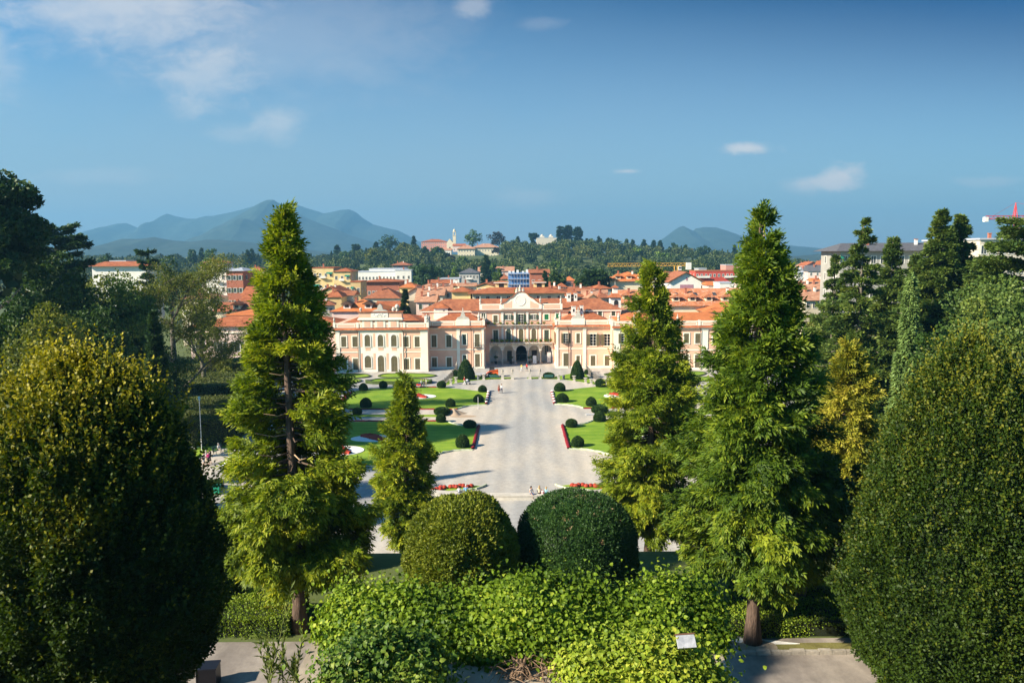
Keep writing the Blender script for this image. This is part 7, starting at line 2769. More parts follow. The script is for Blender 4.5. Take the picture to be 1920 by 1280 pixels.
for i, (px, yt, Y, wp, lm, lab) in enumerate(((395, 480, 330, 30, LM_MID, 'round green tree behind the grey-roofed apartments'), (520, 490, 330, 44, LM_DARK, 'dark tree glimpsed behind the tall cedar tip'), (1078, 528, 285, 22, LM_DARK, 'small dark tree at the foot of the spreading town cedar'), (1092, 540, 262, 18, LM_MID, 'little green tree between faded roofs over the court wing'), (970, 548, 212, 8, LM_BRIGHT, 'climbing plants on the terrace behind the gable'), (1495, 505, 520, 22, LM_MID, 'green tree behind the tip of the dark cedar'))):
    broad('town_tree', lab, px, yt, Y, wp, lm, 260 + i, clumps=22, per=30, leaf=.9 if Y > 240 else .5, z=0)

# ------------------------------------------------------------------ the wooded hill: one mass, plus the trees that stand out on it
rg = np.random.default_rng(123)
L = Leaves()
WOOD_SKY = [(-100, 480), (100, 478), (300, 474), (355, 465), (400, 464), (440, 470), (480, 466), (560, 472), (600, 474), (650, 466), (680, 460), (720, 452), (770, 456), (800, 462), (830, 470), (850, 472), (930, 464), (945, 450), (970, 448), (1000, 456), (1020, 460), (1050, 446), (1090, 448), (1130, 446), (1180, 452), (1230, 456), (1290, 462), (1340, 466), (1390, 470), (1440, 474), (1500, 482), (1600, 487), (2000, 490)]
leafs = []
for i in range(1500):
    Y = rg.uniform(0, 1) ** .8 * 520 + 445
    px = rg.uniform(-60, 1560)
    if px > 1400 and rg.uniform() < .5:
        continue
    q = P(px, 500, Y)
    g = gz(q.x, Y)
    h = rg.uniform(9, 17)
    # keep the clearing in front of the villas, church and hospital
    if 785 < px < 942 and (P(px, interp([(785, 469), (838, 471), (850, 483), (945, 484)], px), Y).z < g + h):
        h = P(px, interp([(785, 470), (838, 472), (850, 484), (945, 485)], px), Y).z - g
        if h < 3:
            continue
    if 732 < px < 772 and 520 < Y < 640:
        continue
    if 1002 < px < 1050 and Y > 900:
        h = min(h, P(px, 458, Y).z - g)
        if h < 3:
            continue
    cap = P(px, interp(WOOD_SKY, px), Y).z - g
    h = min(h, cap)
    if h < 4:
        continue
    con = rg.uniform() < .24
    r = h * (.22 if con else rg.uniform(.36, .52))
    sp = rg.uniform(-.3, .38)
    nC, per = (16, 20)
    if con:
        t = rg.uniform(0, 1, nC * per)
        az = rg.uniform(0, 2 * PI, nC * per)
        rr = r * (1 - t) ** .9 * rg.uniform(.6, 1.05, nC * per)
        C = np.stack([q.x + rr * np.cos(az), Y + rr * np.sin(az), g + h * .08 + t * h * .92], 1)
        out = np.stack([np.cos(az), np.sin(az), np.full(nC * per, -.1)], 1)
        sp -= .12
    else:
        d = rand_dirs(rg, nC)
        d[:, 2] = np.abs(d[:, 2]) - .25
        CC = np.array([q.x, Y, g + h * .58]) + d * np.array([r, r, h * .38]) * .78
        C = np.repeat(CC, per, 0) + rand_dirs(rg, nC * per) * (r * .34)
        out = unit(C - np.array([q.x, Y, g + h * .5]))
    n = len(C)
    lf_ = (0.85 + Y / 1100)
    A = unit(out * .6 + rg.normal(size=(n, 3)) * .6) * (lf_ * rg.uniform(.6, 1.2, (n, 1)))
    L.add(C - A * .5, A, perp(rg, A) * lf_ * .42, .42 + sp + rg.normal(size=n) * .13)
LM_WOOD = leafmat('wood_leaf', (0.016, 0.040, 0.012), (0.060, 0.095, 0.022), (0.17, 0.18, 0.045), .15)
o = child('woodland', L.mesh('woodland', LM_WOOD), None)
tag(o, 'mixed green woodland covering the hill behind the town', 'woodland', kind='stuff')

sk = [(636, 459, 880, 24, LM_PINE, 'c', 'dark conifer pair top at the left shoulder of the wooded hill'), (652, 470, 800, 26, LM_MID, 'b', 'mid-green crown beside the conifers at the left shoulder of the hill'), (671, 458, 860, 16, LM_PINE, 'f', 'umbrella-topped cedar on the skyline left of the hill'),
      (709, 453, 900, 14, LM_PINE, 'c', 'slim conifer left of the great dome crown on the hill'), (733, 440, 900, 36, LM_DARK, 'b', 'great dome-shaped dark tree on the hill skyline'), (760, 454, 850, 30, LM_OLIVE, 'b', 'olive crown right of the great dome tree'), (779, 442, 930, 12, LM_PINE, 'c', 'narrow dark column tree just left of the rose-red hospital'),
      (798, 462, 780, 18, LM_DARK, 'b', 'dark tree in front of the rose-red hospital'), (822, 464, 760, 26, LM_MID, 'b', 'bushy green tree below the hill church'), (846, 478, 740, 20, LM_COPPER, 'b', 'copper-purple tree under the hill church'), (889, 432, 980, 36, LM_MID, 'b', 'big round green tree on the skyline behind the white hill villa'),
      (932, 433, 960, 36, LM_COPPER, 'b', 'big dark copper tree on the skyline right of the hill villa'), (936, 464, 840, 26, LM_COPPER, 'b', 'copper tree against the right end of the white hill villa'), (972, 443, 1000, 10, LM_PINE, 'c', 'spindly conifer on the skyline between copper tree and hilltop villa'), (1001, 437, 1000, 18, LM_PINE, 'f', 'umbrella-shaped cedar left of the hilltop villa'),
      (1052, 424, 950, 18, LM_PINE, 's', 'first of three tall ragged pines beside the hilltop villa'), (1066, 422, 955, 18, LM_PINE, 's', 'middle of three tall ragged pines beside the hilltop villa'), (1083, 425, 950, 20, LM_PINE, 's', 'third of three tall ragged pines, farthest from the hilltop villa'),
      (1104, 447, 930, 26, LM_MID, 'b', 'mid-green crown just right of the three tall pines'), (1122, 443, 980, 12, LM_PINE, 'c', 'wispy conifer on the skyline right of the pines'), (1140, 446, 980, 14, LM_PINE, 'c', 'dark slanting conifer past the wispy one on the skyline'), (1151, 449, 920, 28, LM_DARK, 'b', 'dark round crown right of the slanting conifer'),
      (1174, 448, 960, 12, LM_MID, 'c', 'light green pointed conifer over the crane jib'), (1185, 449, 940, 12, LM_PINE, 'c', 'dark pointed conifer next to the light green one'), (1206, 449, 930, 16, LM_PINE, 'c', 'dark spire tree over the middle of the crane jib'), (1224, 450, 940, 14, LM_PINE, 'c', 'first of two close dark spires over the crane mast'), (1236, 451, 930, 14, LM_PINE, 'c', 'second of two close dark spires over the crane mast'),
      (1262, 457, 900, 24, LM_DARK, 'b', 'dark wide crown right of the close spires'), (1283, 459, 920, 16, LM_MID, 'c', 'green pointed tree by the far rose house'), (1316, 461, 850, 30, LM_DARK, 'b', 'round dark tree at the thin end of the hill'), (1341, 470, 820, 12, LM_MID, 'c', 'small pointed tree right of the round dark one'), (1375, 459, 880, 14, LM_PINE, 'c', 'thin conifer standing up beside the dark cedar tip'),
      (367, 464, 700, 16, LM_DARK, 'b', 'dark rounded tree on the skyline above the brick apartments'), (384, 465, 720, 12, LM_PINE, 'c', 'pointed dark tree beside the rounded one above the apartments'), (400, 466, 690, 26, LM_MID, 'b', 'wide green tree on the skyline right of the pointed dark one'), (423, 472, 640, 26, LM_OLIVE, 'b', 'olive tree on the skyline over the grey-roofed apartments'), (470, 468, 720, 10, LM_PINE, 'c', 'first thin conifer left of the tall cedar tip'), (478, 466, 730, 10, LM_PINE, 'c', 'second thin conifer touching the tall cedar tip'), (209, 472, 420, 40, LM_DARK, 'b', 'dark spreading tree behind the white penthouse'),
      (1062, 470, 700, 26, LM_BRIGHT, 'b', 'brighter green crown low on the hill under the three pines'), (1110, 468, 720, 26, LM_RUSSET, 'b', 'reddish-brown crown in the middle of the wooded hill'), (1040, 486, 560, 24, LM_BRIGHT, 'b', 'bright green crown at the hill foot behind the brick building'), (1190, 462, 760, 30, LM_BRIGHT, 'b', 'light green crown under the pointed conifers'), (1240, 472, 700, 34, LM_BRIGHT, 'b', 'pale broad crown behind the crane jib'), (700, 466, 700, 30, LM_OLIVE, 'b', 'olive crown below the slim conifer of the hill'), (870, 480, 640, 26, LM_BRIGHT, 'b', 'light green crown below the white hill villa')]
for i, (px, yt, Y, wp, lm, kd, lab) in enumerate(sk):
    g = 'trees that stand out on the wooded hill'
    if kd == 'b':
        broad('hill_tree', lab, px, yt, Y, wp, lm, 300 + i, clumps=30, per=26, leaf=1.7, group=g, cz=.6, rzf=.42, limbs=3)
    else:
        pr_ = {'c': lerp_prof([(0, 1), (.5, .75), (.85, .3), (1, .05)]), 'f': lerp_prof([(0, .5), (.55, .5), (.75, 1), (.92, .8), (1, .4)]), 's': lerp_prof([(0, .7), (.4, .9), (.7, 1), (.9, .7), (1, .3)])}[kd]
        conif('hill_conifer', lab, px, yt, Y, wp, lm, 300 + i, group=g, tiers=16, per=6, droop=0, h0=3, leaf=1.6, dens=16, prof=pr_, trunk_r=.4, padw=.4)
# ------------------------------------------------------------------ people
SKIN = mat('skin', (.50, .30, .21), .6, var=.06)


def cloth(name, c):
    return mat('cloth_' + name, c, .85, var=.12, scale=6)


CL = {k: cloth(k, c) for k, c in dict(white=(.72, .71, .69), blue=(.16, .40, .66), navy=(.02, .03, .08), black=(.012, .012, .014), red=(.62, .02, .02), pink=(.70, .05, .22), yellow=(.62, .48, .08), brown=(.22, .05, .03), denim=(.05, .09, .20), grey=(.25, .25, .26), beige=(.55, .45, .32), cyan=(.25, .50, .60), green=(.05, .2, .1)).items()}
HAIR = {k: mat('hair_' + k, c, .5, var=.2, scale=9) for k, c in dict(black=(.012, .009, .008), brown=(.07, .035, .018), blond=(.38, .26, .12), grey=(.45, .43, .40)).items()}


def person(label, loc, rz, pose='stand', top='white', legs='denim', sleeve='short', leg='long', hair='brown', long=False, skirt=None, shoes='black', h=1.72, shirt2=None):
    sc = h / 1.72
    V, E, S = [], [], []

    def j(p, r, parent=None, seg=None):
        V.append((Vector(p) * sc, r * sc))
        if parent is not None:
            E.append((parent, len(V) - 1))
            S.append(seg)
        return len(V) - 1
    sit = pose == 'sit'
    wk = .20 if pose == 'walk' else .03
    z0 = -.83 if sit else 0
    lean = -.10 if sit else 0
    pel = j((0, 0, .95 + z0), .125)
    wa = j((0, lean * .3, 1.10 + z0), .115, pel, 'torso')
    ch = j((0, lean, 1.31 + z0), .135, wa, 'torso')
    nk = j((0, lean - .01, 1.46 + z0), .055, ch, 'neck')
    hd = j((0, lean - .02, 1.56 + z0), .082, nk, 'head')
    h2 = j((0, lean - .015, 1.65 + z0), .088, hd, 'head')
    j((0, lean - .01, 1.70 + z0), .05, h2, 'head')
    j((0, lean - .115, 1.585 + z0), .014, hd, 'head')
    for s in (-1, 1):
        sh = j((s * .175, lean, 1.40 + z0), .058, ch, 'torso')
        sw = -s * wk * .7
        if sit:
            el = j((s * .24, lean - .02, 1.14 + z0), .043, sh, 'uparm')
            wr = j((s * .17, -.27, 1.0 + z0), .030, el, 'foarm')
            pl = j((s * .15, -.35, .985 + z0), .030, wr, 'hand')
            fd = Vector((0, -.075, -.02))
        else:
            el = j((s * .235, sw * .35 + .02, 1.13), .043, sh, 'uparm')
            wr = j((s * .25, sw - .03, .89), .030, el, 'foarm')
            pl = j((s * .25, sw - .05, .82), .030, wr, 'hand')
            fd = Vector((0, -.015, -.08))
        pp = V[pl][0] / sc
        for k in range(4):
            side = Vector((0, (k - 1.5) * .02, 0)) if not sit else Vector(((k - 1.5) * .02, 0, 0))
            a = j(pp + side + fd * .55, .0095, pl, 'hand')
            j(pp + side + fd * (1.0 + (.12 if k in (1, 2) else 0)) + Vector((-s * .012, -.004, 0)), .0075, a, 'hand')
        t1 = j(pp + Vector((-s * .03, -.03, -.005)), .011, pl, 'hand')
        j(pp + Vector((-s * .04, -.05, -.035)), .008, t1, 'hand')
        hp = j((s * .085, 0, .92 + z0), .095, pel, 'torso2')
        if sit:
            kn = j((s * .11, -.44, .96 + z0), .062, hp, 'thigh')
            an = j((s * .11, -.48, .55 + z0), .040, kn, 'shin')
            j((s * .12, -.63, .50 + z0), .033, an, 'foot')
        else:
            kn = j((s * .095, s * wk * .55 - .03, .50), .062, hp, 'thigh')
            an = j((s * .095, s * wk * 1.1 + .02, .085 + (.04 if s * wk > .1 else 0)), .040, kn, 'shin')
            j((s * .105, s * wk * 1.1 - .13, .035 + (.0 if s * wk > .1 else 0)), .033, an, 'foot')
    me = bpy.data.meshes.new('tmp')
    me.from_pydata([tuple(v) for v, r in V], E, [])
    ob = bpy.data.objects.new('tmp', me)
    COL.objects.link(ob)
    sk_ = ob.modifiers.new('s', 'SKIN')
    for i, sv in enumerate(me.skin_vertices[0].data):
        sv.radius = (V[i][1], V[i][1] * (.72 if i in (0, 1, 2) else 1.0))
        sv.use_root = (i == 0)
    sb = ob.modifiers.new('u', 'SUBSURF')
    sb.levels = sb.render_levels = 1
    dg = bpy.context.evaluated_depsgraph_get()
    dg.update()
    m2 = bpy.data.meshes.new_from_object(ob.evaluated_get(dg))
    bpy.data.objects.remove(ob)
    m2.name = 'body'
    T_, L_ = CL[top], CL[legs]
    mats = [SKIN, T_, L_, CL[shoes]]
    seg_m = dict(torso=1, torso2=2, neck=0, head=0, uparm=1 if sleeve != 'none' else 0, foarm=1 if sleeve == 'long' else 0, hand=0, thigh=2, shin=2 if leg == 'long' else 0, foot=3)
    m2.materials.clear()
    for q in mats:
        m2.materials.append(q)
    for pg in m2.polygons:
        c = pg.center
        bd, bs = 9, None
        for (a, b_), sname in zip(E, S):
            pa, pb = V[a][0], V[b_][0]
            d = pb - pa
            t = max(0, min(1, (c - pa).dot(d) / max(d.length_squared, 1e-9)))
            q = (c - (pa + d * t)).length - V[b_][1] * .6
            if q < bd:
                bd, bs = q, sname
        pg.material_index = seg_m[bs]
        if bs == 'torso' and c.z < (1.0 + z0) * sc:
            pg.material_index = 2
    m2.polygons.foreach_set('use_smooth', [True] * len(m2.polygons))
    t = thing('person', label, 'person', loc, rz, 'people in the garden')
    child('body', m2, t)
    hm_ = MB(HAIR[hair])
    hm_.smooth = True
    zc = (1.60 + z0) * sc
    yc = (lean - .002) * sc
    hm_.lathe([(.088 * sc, -.02), (.104 * sc, .04 * sc), (.095 * sc, .10 * sc), (.05 * sc, .145 * sc), (.005, .155 * sc)], (0, yc + .014, zc), 10)
    if long:
        hm_.lathe([(.045, -.34 * sc), (.085, -.25 * sc), (.10, -.05 * sc), (.08, .06 * sc)], (0, yc + .055, zc), 8, sy=.6)
    hm_.build('hair', t)
    if skirt:
        d = MB(CL[skirt])
        d.smooth = True
        d.lathe([(.26, .48), (.22, .75), (.155, .98), (.14, 1.06)], (0, 0, 0), 12, sy=.85)
        d.build('skirt', t)
    return t


def gpt(px, py, z=0.0):
    g = G(px, py, z)
    return (g.x, g.y, z + .014)


person('woman with long dark hair in a brown-red dress walking with the man in white', gpt(935.6, 737), .25, 'walk', 'brown', 'brown', 'none', 'bare', 'brown', True, 'brown', h=1.66)
person('man in white shirt and dark trousers walking beside the woman in brown', gpt(940.6, 737.4), -.1, 'walk', 'white', 'navy', 'long', 'long', 'brown', h=1.8)
person('person in yellow top and white trousers standing before the arcade', gpt(978, 696.8), 2.7, 'walk', 'yellow', 'white', 'short', 'long', 'black')
person('person in bright red shirt and black shorts walking toward the arcade', gpt(987.8, 695.8), 2.4, 'walk', 'red', 'black', 'long', 'short', 'brown', h=1.75)
person('woman in red top and white trousers pushing a dark blue pram', gpt(871, 721.8), 1.3, 'walk', 'red', 'white', 'short', 'long', 'blond')
person('woman in white top and blue jeans beside the red pushchair', gpt(790.5, 727.0), 1.2, 'walk', 'white', 'denim', 'short', 'long', 'blond')
person('man in black shirt and jeans between the two people in white', gpt(795.2, 726.8), -1.2, 'stand', 'black', 'denim', 'short', 'long', 'black', h=1.82)
person('man in white shirt and pale trousers at the end of the pushchair family', gpt(799.2, 726.6), -1.3, 'stand', 'white', 'beige', 'short', 'long', 'blond', h=1.8)
person('dark figure standing inside the passage, nearer the wall', (P(971.2, 672, YR).x, YR + 6.5, .014), .4, 'stand', 'black', 'black', 'long', 'long', 'black')
person('dark figure inside the passage with a hand bag, nearer the middle', (P(976.2, 672, YR).x, YR + 6.0, .014), -.4, 'stand', 'navy', 'black', 'long', 'long', 'black')
# on the stone rim


def on_rim(px):
    x = P(px, 930, RC.y).x
    return (x, rim_c[1] - math.sqrt((rimR - .45) ** 2 - x * x), .55)


person('boy in white shirt sitting on the rim next to the man in light blue', on_rim(859), PI, 'sit', 'white', 'denim', 'short', 'short', 'brown', h=1.35)
person('man in light blue shirt sitting on the stone rim', on_rim(873), PI + .2, 'sit', 'blue', 'navy', 'short', 'short', 'grey', h=1.8)
person('young woman with long black hair and white top sitting on the rim', on_rim(995), .7, 'sit', 'white', 'denim', 'none', 'bare', 'black', True)
person('blond woman in pale patterned top and dark skirt sitting on the rim', on_rim(1011.5), PI, 'sit', 'beige', 'black', 'short', 'short', 'blond', True)
person('child in light blue sitting at the end of the rim by the dark dome', on_rim(1024), PI - .5, 'sit', 'cyan', 'denim', 'short', 'short', 'blond', True, h=1.45)
# on the side path
person('walker in white shirt and blue shorts, first of the group on the side path', gpt(382.8, 872.5), 1.3, 'walk', 'white', 'denim', 'short', 'short', 'brown')
person('walker in pale clothes between the white and pink shirts on the side path', gpt(387.2, 869.5), 1.5, 'walk', 'white', 'beige', 'short', 'long', 'grey')
person('walker in bright pink shirt and black shorts on the side path', gpt(391.2, 872), 1.3, 'walk', 'pink', 'black', 'short', 'short', 'black')
person('walker in dark top half behind the pink shirt on the side path', gpt(394.2, 869.5), 1.4, 'walk', 'navy', 'black', 'long', 'short', 'black')


def bench(label, loc, rz, group='green park benches'):
    GR = mat('green_paint', (.03, .11, .09), .5, scale=3, col2=(.05, .15, .12))
    t = thing('park_bench', label, 'bench', loc, rz, group)
    mb = MB(GR)
    for i in range(4):
        mb.box(-.95, .95, -.42 + i * .12, -.32 + i * .12, .43, .46)
    mb.build('seat', t)
    mb = MB(GR)
    for i in range(4):
        mb.box(-.95, .95, .08 + i * .03, .11 + i * .03, .52 + i * .12, .62 + i * .12)
    mb.build('backrest', t)
    for s in (-1, 1):
        mb = MB(IRON)
        mb.box(s * .8 - .03, s * .8 + .03, -.42, -.36, 0, .429)
        mb.box(s * .8 - .03, s * .8 + .03, .02, .08, 0, .9)
        mb.box(s * .8 - .03, s * .8 + .03, -.355, .015, .38, .429)
        mb.build('leg', t)
    return t


bench('green bench before the low bush beside the orange loader', gpt(926.5, 711.3), PI)
bench('green bench before the low bush away from the loader', gpt(1029, 711), PI)
bl = gpt(408.5, 848.5)
bench('green bench on the side path with a person in white leaning back', bl, 1.25)
person('person in white clothes with grey hair sitting on the side path bench', (bl[0] + .1, bl[1] - .15, .47), 1.25, 'sit', 'white', 'beige', 'long', 'long', 'grey')


def pram(label, loc, rz, m, hood):
    t = thing('pram', label, 'pram', loc, rz, 'prams and pushchairs')
    mb = MB(m)
    mb.wall_poly([(-.4, .5), (.4, .55), (.45, .75), (-.45, .8)], -.22, .22)
    mb.build('seat', t)
    mb = MB(hood)
    mb.lathe([(.02, .28), (.2, .22), (.28, .05), (.28, 0)][::-1], (-.2, 0, .78), 10, sy=.85)
    mb.build('hood', t)
    for sx, sy in ((-.32, -.24), (.32, -.24), (-.32, .24), (.32, .24)):
        mb = MB(CL['black'])
        mb.M = Matrix.Translation((sx, sy, .16)) @ Matrix.Rotation(PI / 2, 4, 'X')
        mb.lathe([(.16, -.02), (.16, .02), (.1, .021), (.03, .02)], (0, 0, 0), 12)
        mb.build('wheel', t)
    mb = MB(SLATE_L)
    for sy in (-.21, .21):
        mb.tube([(.32, sy, .17), (-.2, sy, .55), (-.62, sy, 1.0)], .015, 5)
        mb.tube([(-.32, sy, .17), (.2, sy, .55)], .015, 5)
    mb.tube([(-.62, -.21, 1.0), (-.62, .21, 1.0)], .018, 5)
    mb.build('frame', t)


pram('dark blue pram with a white hood pushed by the woman in red', gpt(878, 720.6), 0, CL['navy'], CL['white'])
pram('red pushchair of the family behind the far lawn', gpt(785, 727.4), PI, CL['red'], CL['navy'])
t = thing('striped_bag', 'white bag with red stripes on the rim between the two seated people', 'bag', on_rim(1017.8))
mb = MB(CL['white'])
mb.lathe([(.13, 0), (.16, .1), (.13, .3), (.09, .32)], (0, 0, 0), 8)
mb.use(CL['red'])
for i in range(2):
    mb.lathe([(.168 - i * .012, .08 + i * .11), (.168 - i * .016, .13 + i * .11)], (0, 0, 0), 8)
mb.build('body', t)
mb = MB(CL['red'])
mb.tube([(-.08, 0, .31), (-.06, 0, .45), (.06, 0, .45), (.08, 0, .31)], .012, 5)
mb.build('handle', t)

# ------------------------------------------------------------------ orange compact loader
c = gpt(923.5, 706.2)
t = thing('compact_loader', 'small orange compact loader with a black cab cage parked by the court entrance', 'loader', (c[0], c[1], .014), 0)
ORG = mat('orange_paint', (.72, .10, .015), .4, scale=2, col2=(.80, .14, .025), spec=.5)
BLK = mat('black_rubber', (.015, .015, .015), .8)
mb = MB(ORG)
mb.wall_poly([(-.95, .45), (1.15, .45), (1.25, .8), (1.2, 1.55), (.9, 1.62), (.35, 1.2), (-.9, .95)], -.55, .55)
mb.build('body', t)
mb = MB(BLK)
for sy in (-.5, .5):
    for (a, b_) in (((-.65, .95), (-.55, 2.0)), ((.4, 1.2), (.35, 2.0)), ((-.55, 2.0), (.35, 2.0))):
        mb.tube([(a[0], sy, a[1]), (b_[0], sy, b_[1])], .05, 5)
mb.box(-.62, .42, -.55, .55, 2.0, 2.1)
mb.use(GLASS)
mb.box(-.5, .3, -.46, .46, 1.0, 1.95)
mb.build('cab', t)
for sx in (-.55, .6):
    for sy in (-.68, .68):
        mb = MB(BLK)
        mb.M = Matrix.Translation((sx, sy, .42)) @ Matrix.Rotation(PI / 2, 4, 'X')
        mb.lathe([(.2, -.13), (.42, -.13), (.42, .13), (.2, .13)], (0, 0, 0), 16)
        w_ = mb.build('wheel', t)
        mb = MB(CL['white'])
        mb.M = Matrix.Translation((sx, sy, .42)) @ Matrix.Rotation(PI / 2, 4, 'X')
        mb.lathe([(.19, -.135), (.19, .135)], (0, 0, 0), 12)
        mb.build('rim', w_)
for sy in (-.62, .62):
    mb = MB(ORG)
    mb.tube([(1.0, sy, 1.45), (-.4, sy, 1.3), (-1.2, sy, .75), (-1.45, sy, .35)], .085, 6)
    mb.build('lift_arm', t)
mb = MB(SLATE)
mb.wall_poly([(-2.1, .02), (-1.4, .02), (-1.35, .6), (-1.5, .62), (-1.55, .14), (-2.1, .08)], -.8, .8)
mb.build('bucket', t)
t = thing('trailer', 'pale flat trailer behind the tall cone topiary next to the loader', 'trailer', gpt(905, 705.5), 0)
mb = MB(SLATE_L)
mb.box(-1.3, 1.1, -.7, .7, .45, .58)
mb.box(-2.0, -1.301, -.05, .05, .45, .52)
mb.build('bed', t)
for sy in (-.78, .78):
    mb = MB(BLK)
    mb.M = Matrix.Translation((0, sy, .27)) @ Matrix.Rotation(PI / 2, 4, 'X')
    mb.lathe([(.1, -.08), (.27, -.08), (.27, .08), (.1, .08)], (0, 0, 0), 12)
    mb.build('wheel', t)

# ------------------------------------------------------------------ gate pillars, urns, railings
for (px, py, h, lab) in ((942.2, 710.8, 2.1, 'stone gate pillar with urn next to the bench on the loader side'), (960.8, 710.6, 2.2, 'stone gate pillar with urn at the opening, loader side'), (993.6, 710.5, 2.2, 'stone gate pillar with urn at the opening, far side from the loader'), (1012.4, 710, 2.1, 'stone gate pillar with urn next to the bench far from the loader')):
    t = thing('gate_pillar', lab, 'pillar', gpt(px, py), 0, 'stone gate pillars')
    mb = MB(STONE)
    mb.box(-.34, .34, -.34, .34, 0, .2)
    mb.box(-.26, .26, -.26, .26, .201, h * .58)
    mb.box(-.34, .34, -.34, .34, h * .58 + .001, h * .64)
    mb.build('shaft', t)
    mb = MB(STONE_DARK)
    mb.smooth = True
    mb.lathe([(.16, 0), (.08, .08), (.26, .3), (.28, .42), (.16, .5), (.2, .6), (.06, .76)], (0, 0, h * .64 + .001), 10)
    mb.build('urn', t)
for (a, b_, lab) in ((943.5, 959.5, 'low iron fence between the two gate pillars on the loader side'), (995, 1011, 'low iron fence between the two gate pillars away from the loader')):
    A, B_ = G(a, 710.6), G(b_, 710.3)
    t = thing('iron_fence', lab, 'fence', ((A.x + B_.x) / 2, A.y, .014), 0, 'low iron fences')
    W = B_.x - A.x
    mb = MB(IRON)
    mb.box(-W / 2, W / 2, -.02, .02, .62, .66)
    mb.box(-W / 2, W / 2, -.02, .02, .10, .14)
    for i in range(int(W / .14)):
        x = -W / 2 + .07 + i * .14
        mb.box(x - .012, x + .012, -.012, .012, .141, .619)
    mb.build('bars', t)
for i, (px, py, lab) in enumerate(((907, 711.8, 'stone urn on pedestal near the trailer'), (1047.5, 712.4, 'stone urn on pedestal between far bench and grey bin'), (1076.5, 715, 'stone urn on pedestal before the cone topiary by the railing'), (1098, 718.8, 'stone urn on pedestal next to the last urn by the railing lawn'), (1108.5, 721, 'last stone urn at the tip of the crescent lawn by the railing'), (845.5, 721.5, 'stone urn at the tip of the crescent lawn by the round bush'), (855, 717.8, 'stone urn behind the one at the crescent lawn tip, toward the cone'))):
    t = thing('stone_urn', lab, 'urn', gpt(px, py), 0, 'stone urns round the crescent lawn')
    mb = MB(STONE)
    mb.box(-.3, .3, -.3, .3, 0, .14)
    mb.box(-.2, .2, -.2, .2, .141, .62)
    mb.box(-.28, .28, -.28, .28, .621, .72)
    mb.build('pedestal', t)
    mb = MB(STONE)
    mb.smooth = True
    mb.lathe([(.13, 0), (.08, .08), (.2, .2), (.40, .36), (.44, .42), (.36, .42), (.1, .3)], (0, 0, .721), 12)
    mb.build('bowl', t)
for (px, py, lab) in ((896.8, 711.6, 'grey litter bin beside the tall cone topiary next to the loader'), (1056.8, 710.8, 'grey litter bin between the far bench and the cone topiary')):
    t = thing('litter_bin', lab, 'bin', gpt(px, py), 0, 'grey litter bins')
    mb = MB(mat('grey_bin', (.16, .17, .19), .5))
    mb.lathe([(.24, 0), (.28, .7), (.25, .7)], (0, 0, .05), 10)
    mb.build('body', t)
    mb = MB(IRON)
    mb.lathe([(.3, .751), (.3, .80), (.1, .86)], (0, 0, 0), 10)
    mb.build('lid', t)
for sgn, lab in ((-1, 'ornate wrought iron railing with a stone figure, on the loader side of the court'), (1, 'ornate wrought iron railing with a stone figure, far from the loader')):
    pts = gp([(856.5, 699.5), (852, 704), (846.5, 709), (839.5, 714), (829, 720)]) if sgn < 0 else gp([(1099.5, 698.5), (1104, 703), (1110, 708), (1119, 712.5), (1131, 717.5)])
    t = thing('iron_railing', lab, 'railing', (pts[0][0], pts[0][1], .014), 0, 'wrought iron railings')
    o_ = Vector((pts[0][0], pts[0][1], 0))
    dn = dense(pts, .5)
    mb = MB(mat('rusty_iron', (.10, .085, .07), .7, scale=4, col2=(.2, .18, .16)))
    n = len(dn)
    for i, (x, y) in enumerate(dn):
        hh = 1.75 - 1.05 * (i / (n - 1)) + .15 * math.sin(i * 1.9)
        q = Vector((x, y, 0)) - o_
        mb.tube([q, q + Vector((0, 0, hh))], .045, 5)
        if i < n - 1:
            p = Vector((dn[i + 1][0], dn[i + 1][1], 0)) - o_
            mb.tube([q + Vector((0, 0, hh)), p + Vector((0, 0, hh - .05))], .05, 5)
            mb.tube([q + Vector((0, 0, .15)), p + Vector((0, 0, .15))], .04, 5)
            e = (p - q) * .5
            ctr = q + e + Vector((0, 0, hh * .5))
            ring = []
            for k in range(15):
                a = k / 14 * 2 * PI * 1.35
                rr = .34 * min(hh, 1.2) * (1 - k / 22)
                ring.append(ctr + e.normalized() * rr * math.cos(a) * .8 + Vector((0, 0, rr * math.sin(a))))
            mb.tube(ring, .035, 4)
    mb.build('scrollwork', t)
    mb = MB(STONE_DARK)
    mb.smooth = True
    mb.lathe([(.34, 0), (.3, .8), (.36, .85), (.16, .95), (.24, 1.25), (.2, 1.7), (.26, 1.95), (.1, 2.15), (.14, 2.35), (.04, 2.5)], (0, .2, 0), 10)
    mb.build('stone_figure', t)

# thin post, bicycle, drain cover, tents, green bin
t = thing('thin_post', 'thin white post standing at the curved edge of the far lawn', 'post', gpt(896.6, 766))
mb = MB(CL['white'])
mb.tube([(0, 0, 0), (0, 0, 2.0)], .035, 6)
mb.build('rod', t)
mb = MB(STONE)
mb.lathe([(.2, 0), (.2, .06), (.05, .1)], (0, 0, 0), 8)
mb.build('foot', t)
t = thing('thin_post', 'thin pale signpost before the tall clipped hedge', 'post', gpt(373, 835))
t.location = (P(373, 740, 104).x, 104, 0)
mb = MB(CL['white'])
mb.tube([(0, 0, 0), (0, 0, 7.2)], .05, 6)
mb.build('rod', t)
mb = MB(CL['cyan'])
mb.box(-.14, .14, -.03, .03, 7.0, 7.5)
mb.build('plate', t)
t = thing('bicycle', 'bicycle parked under the balconet window at the court corner', 'bicycle', gpt(894, 691.6), .1)
t.location.y = YI - .9
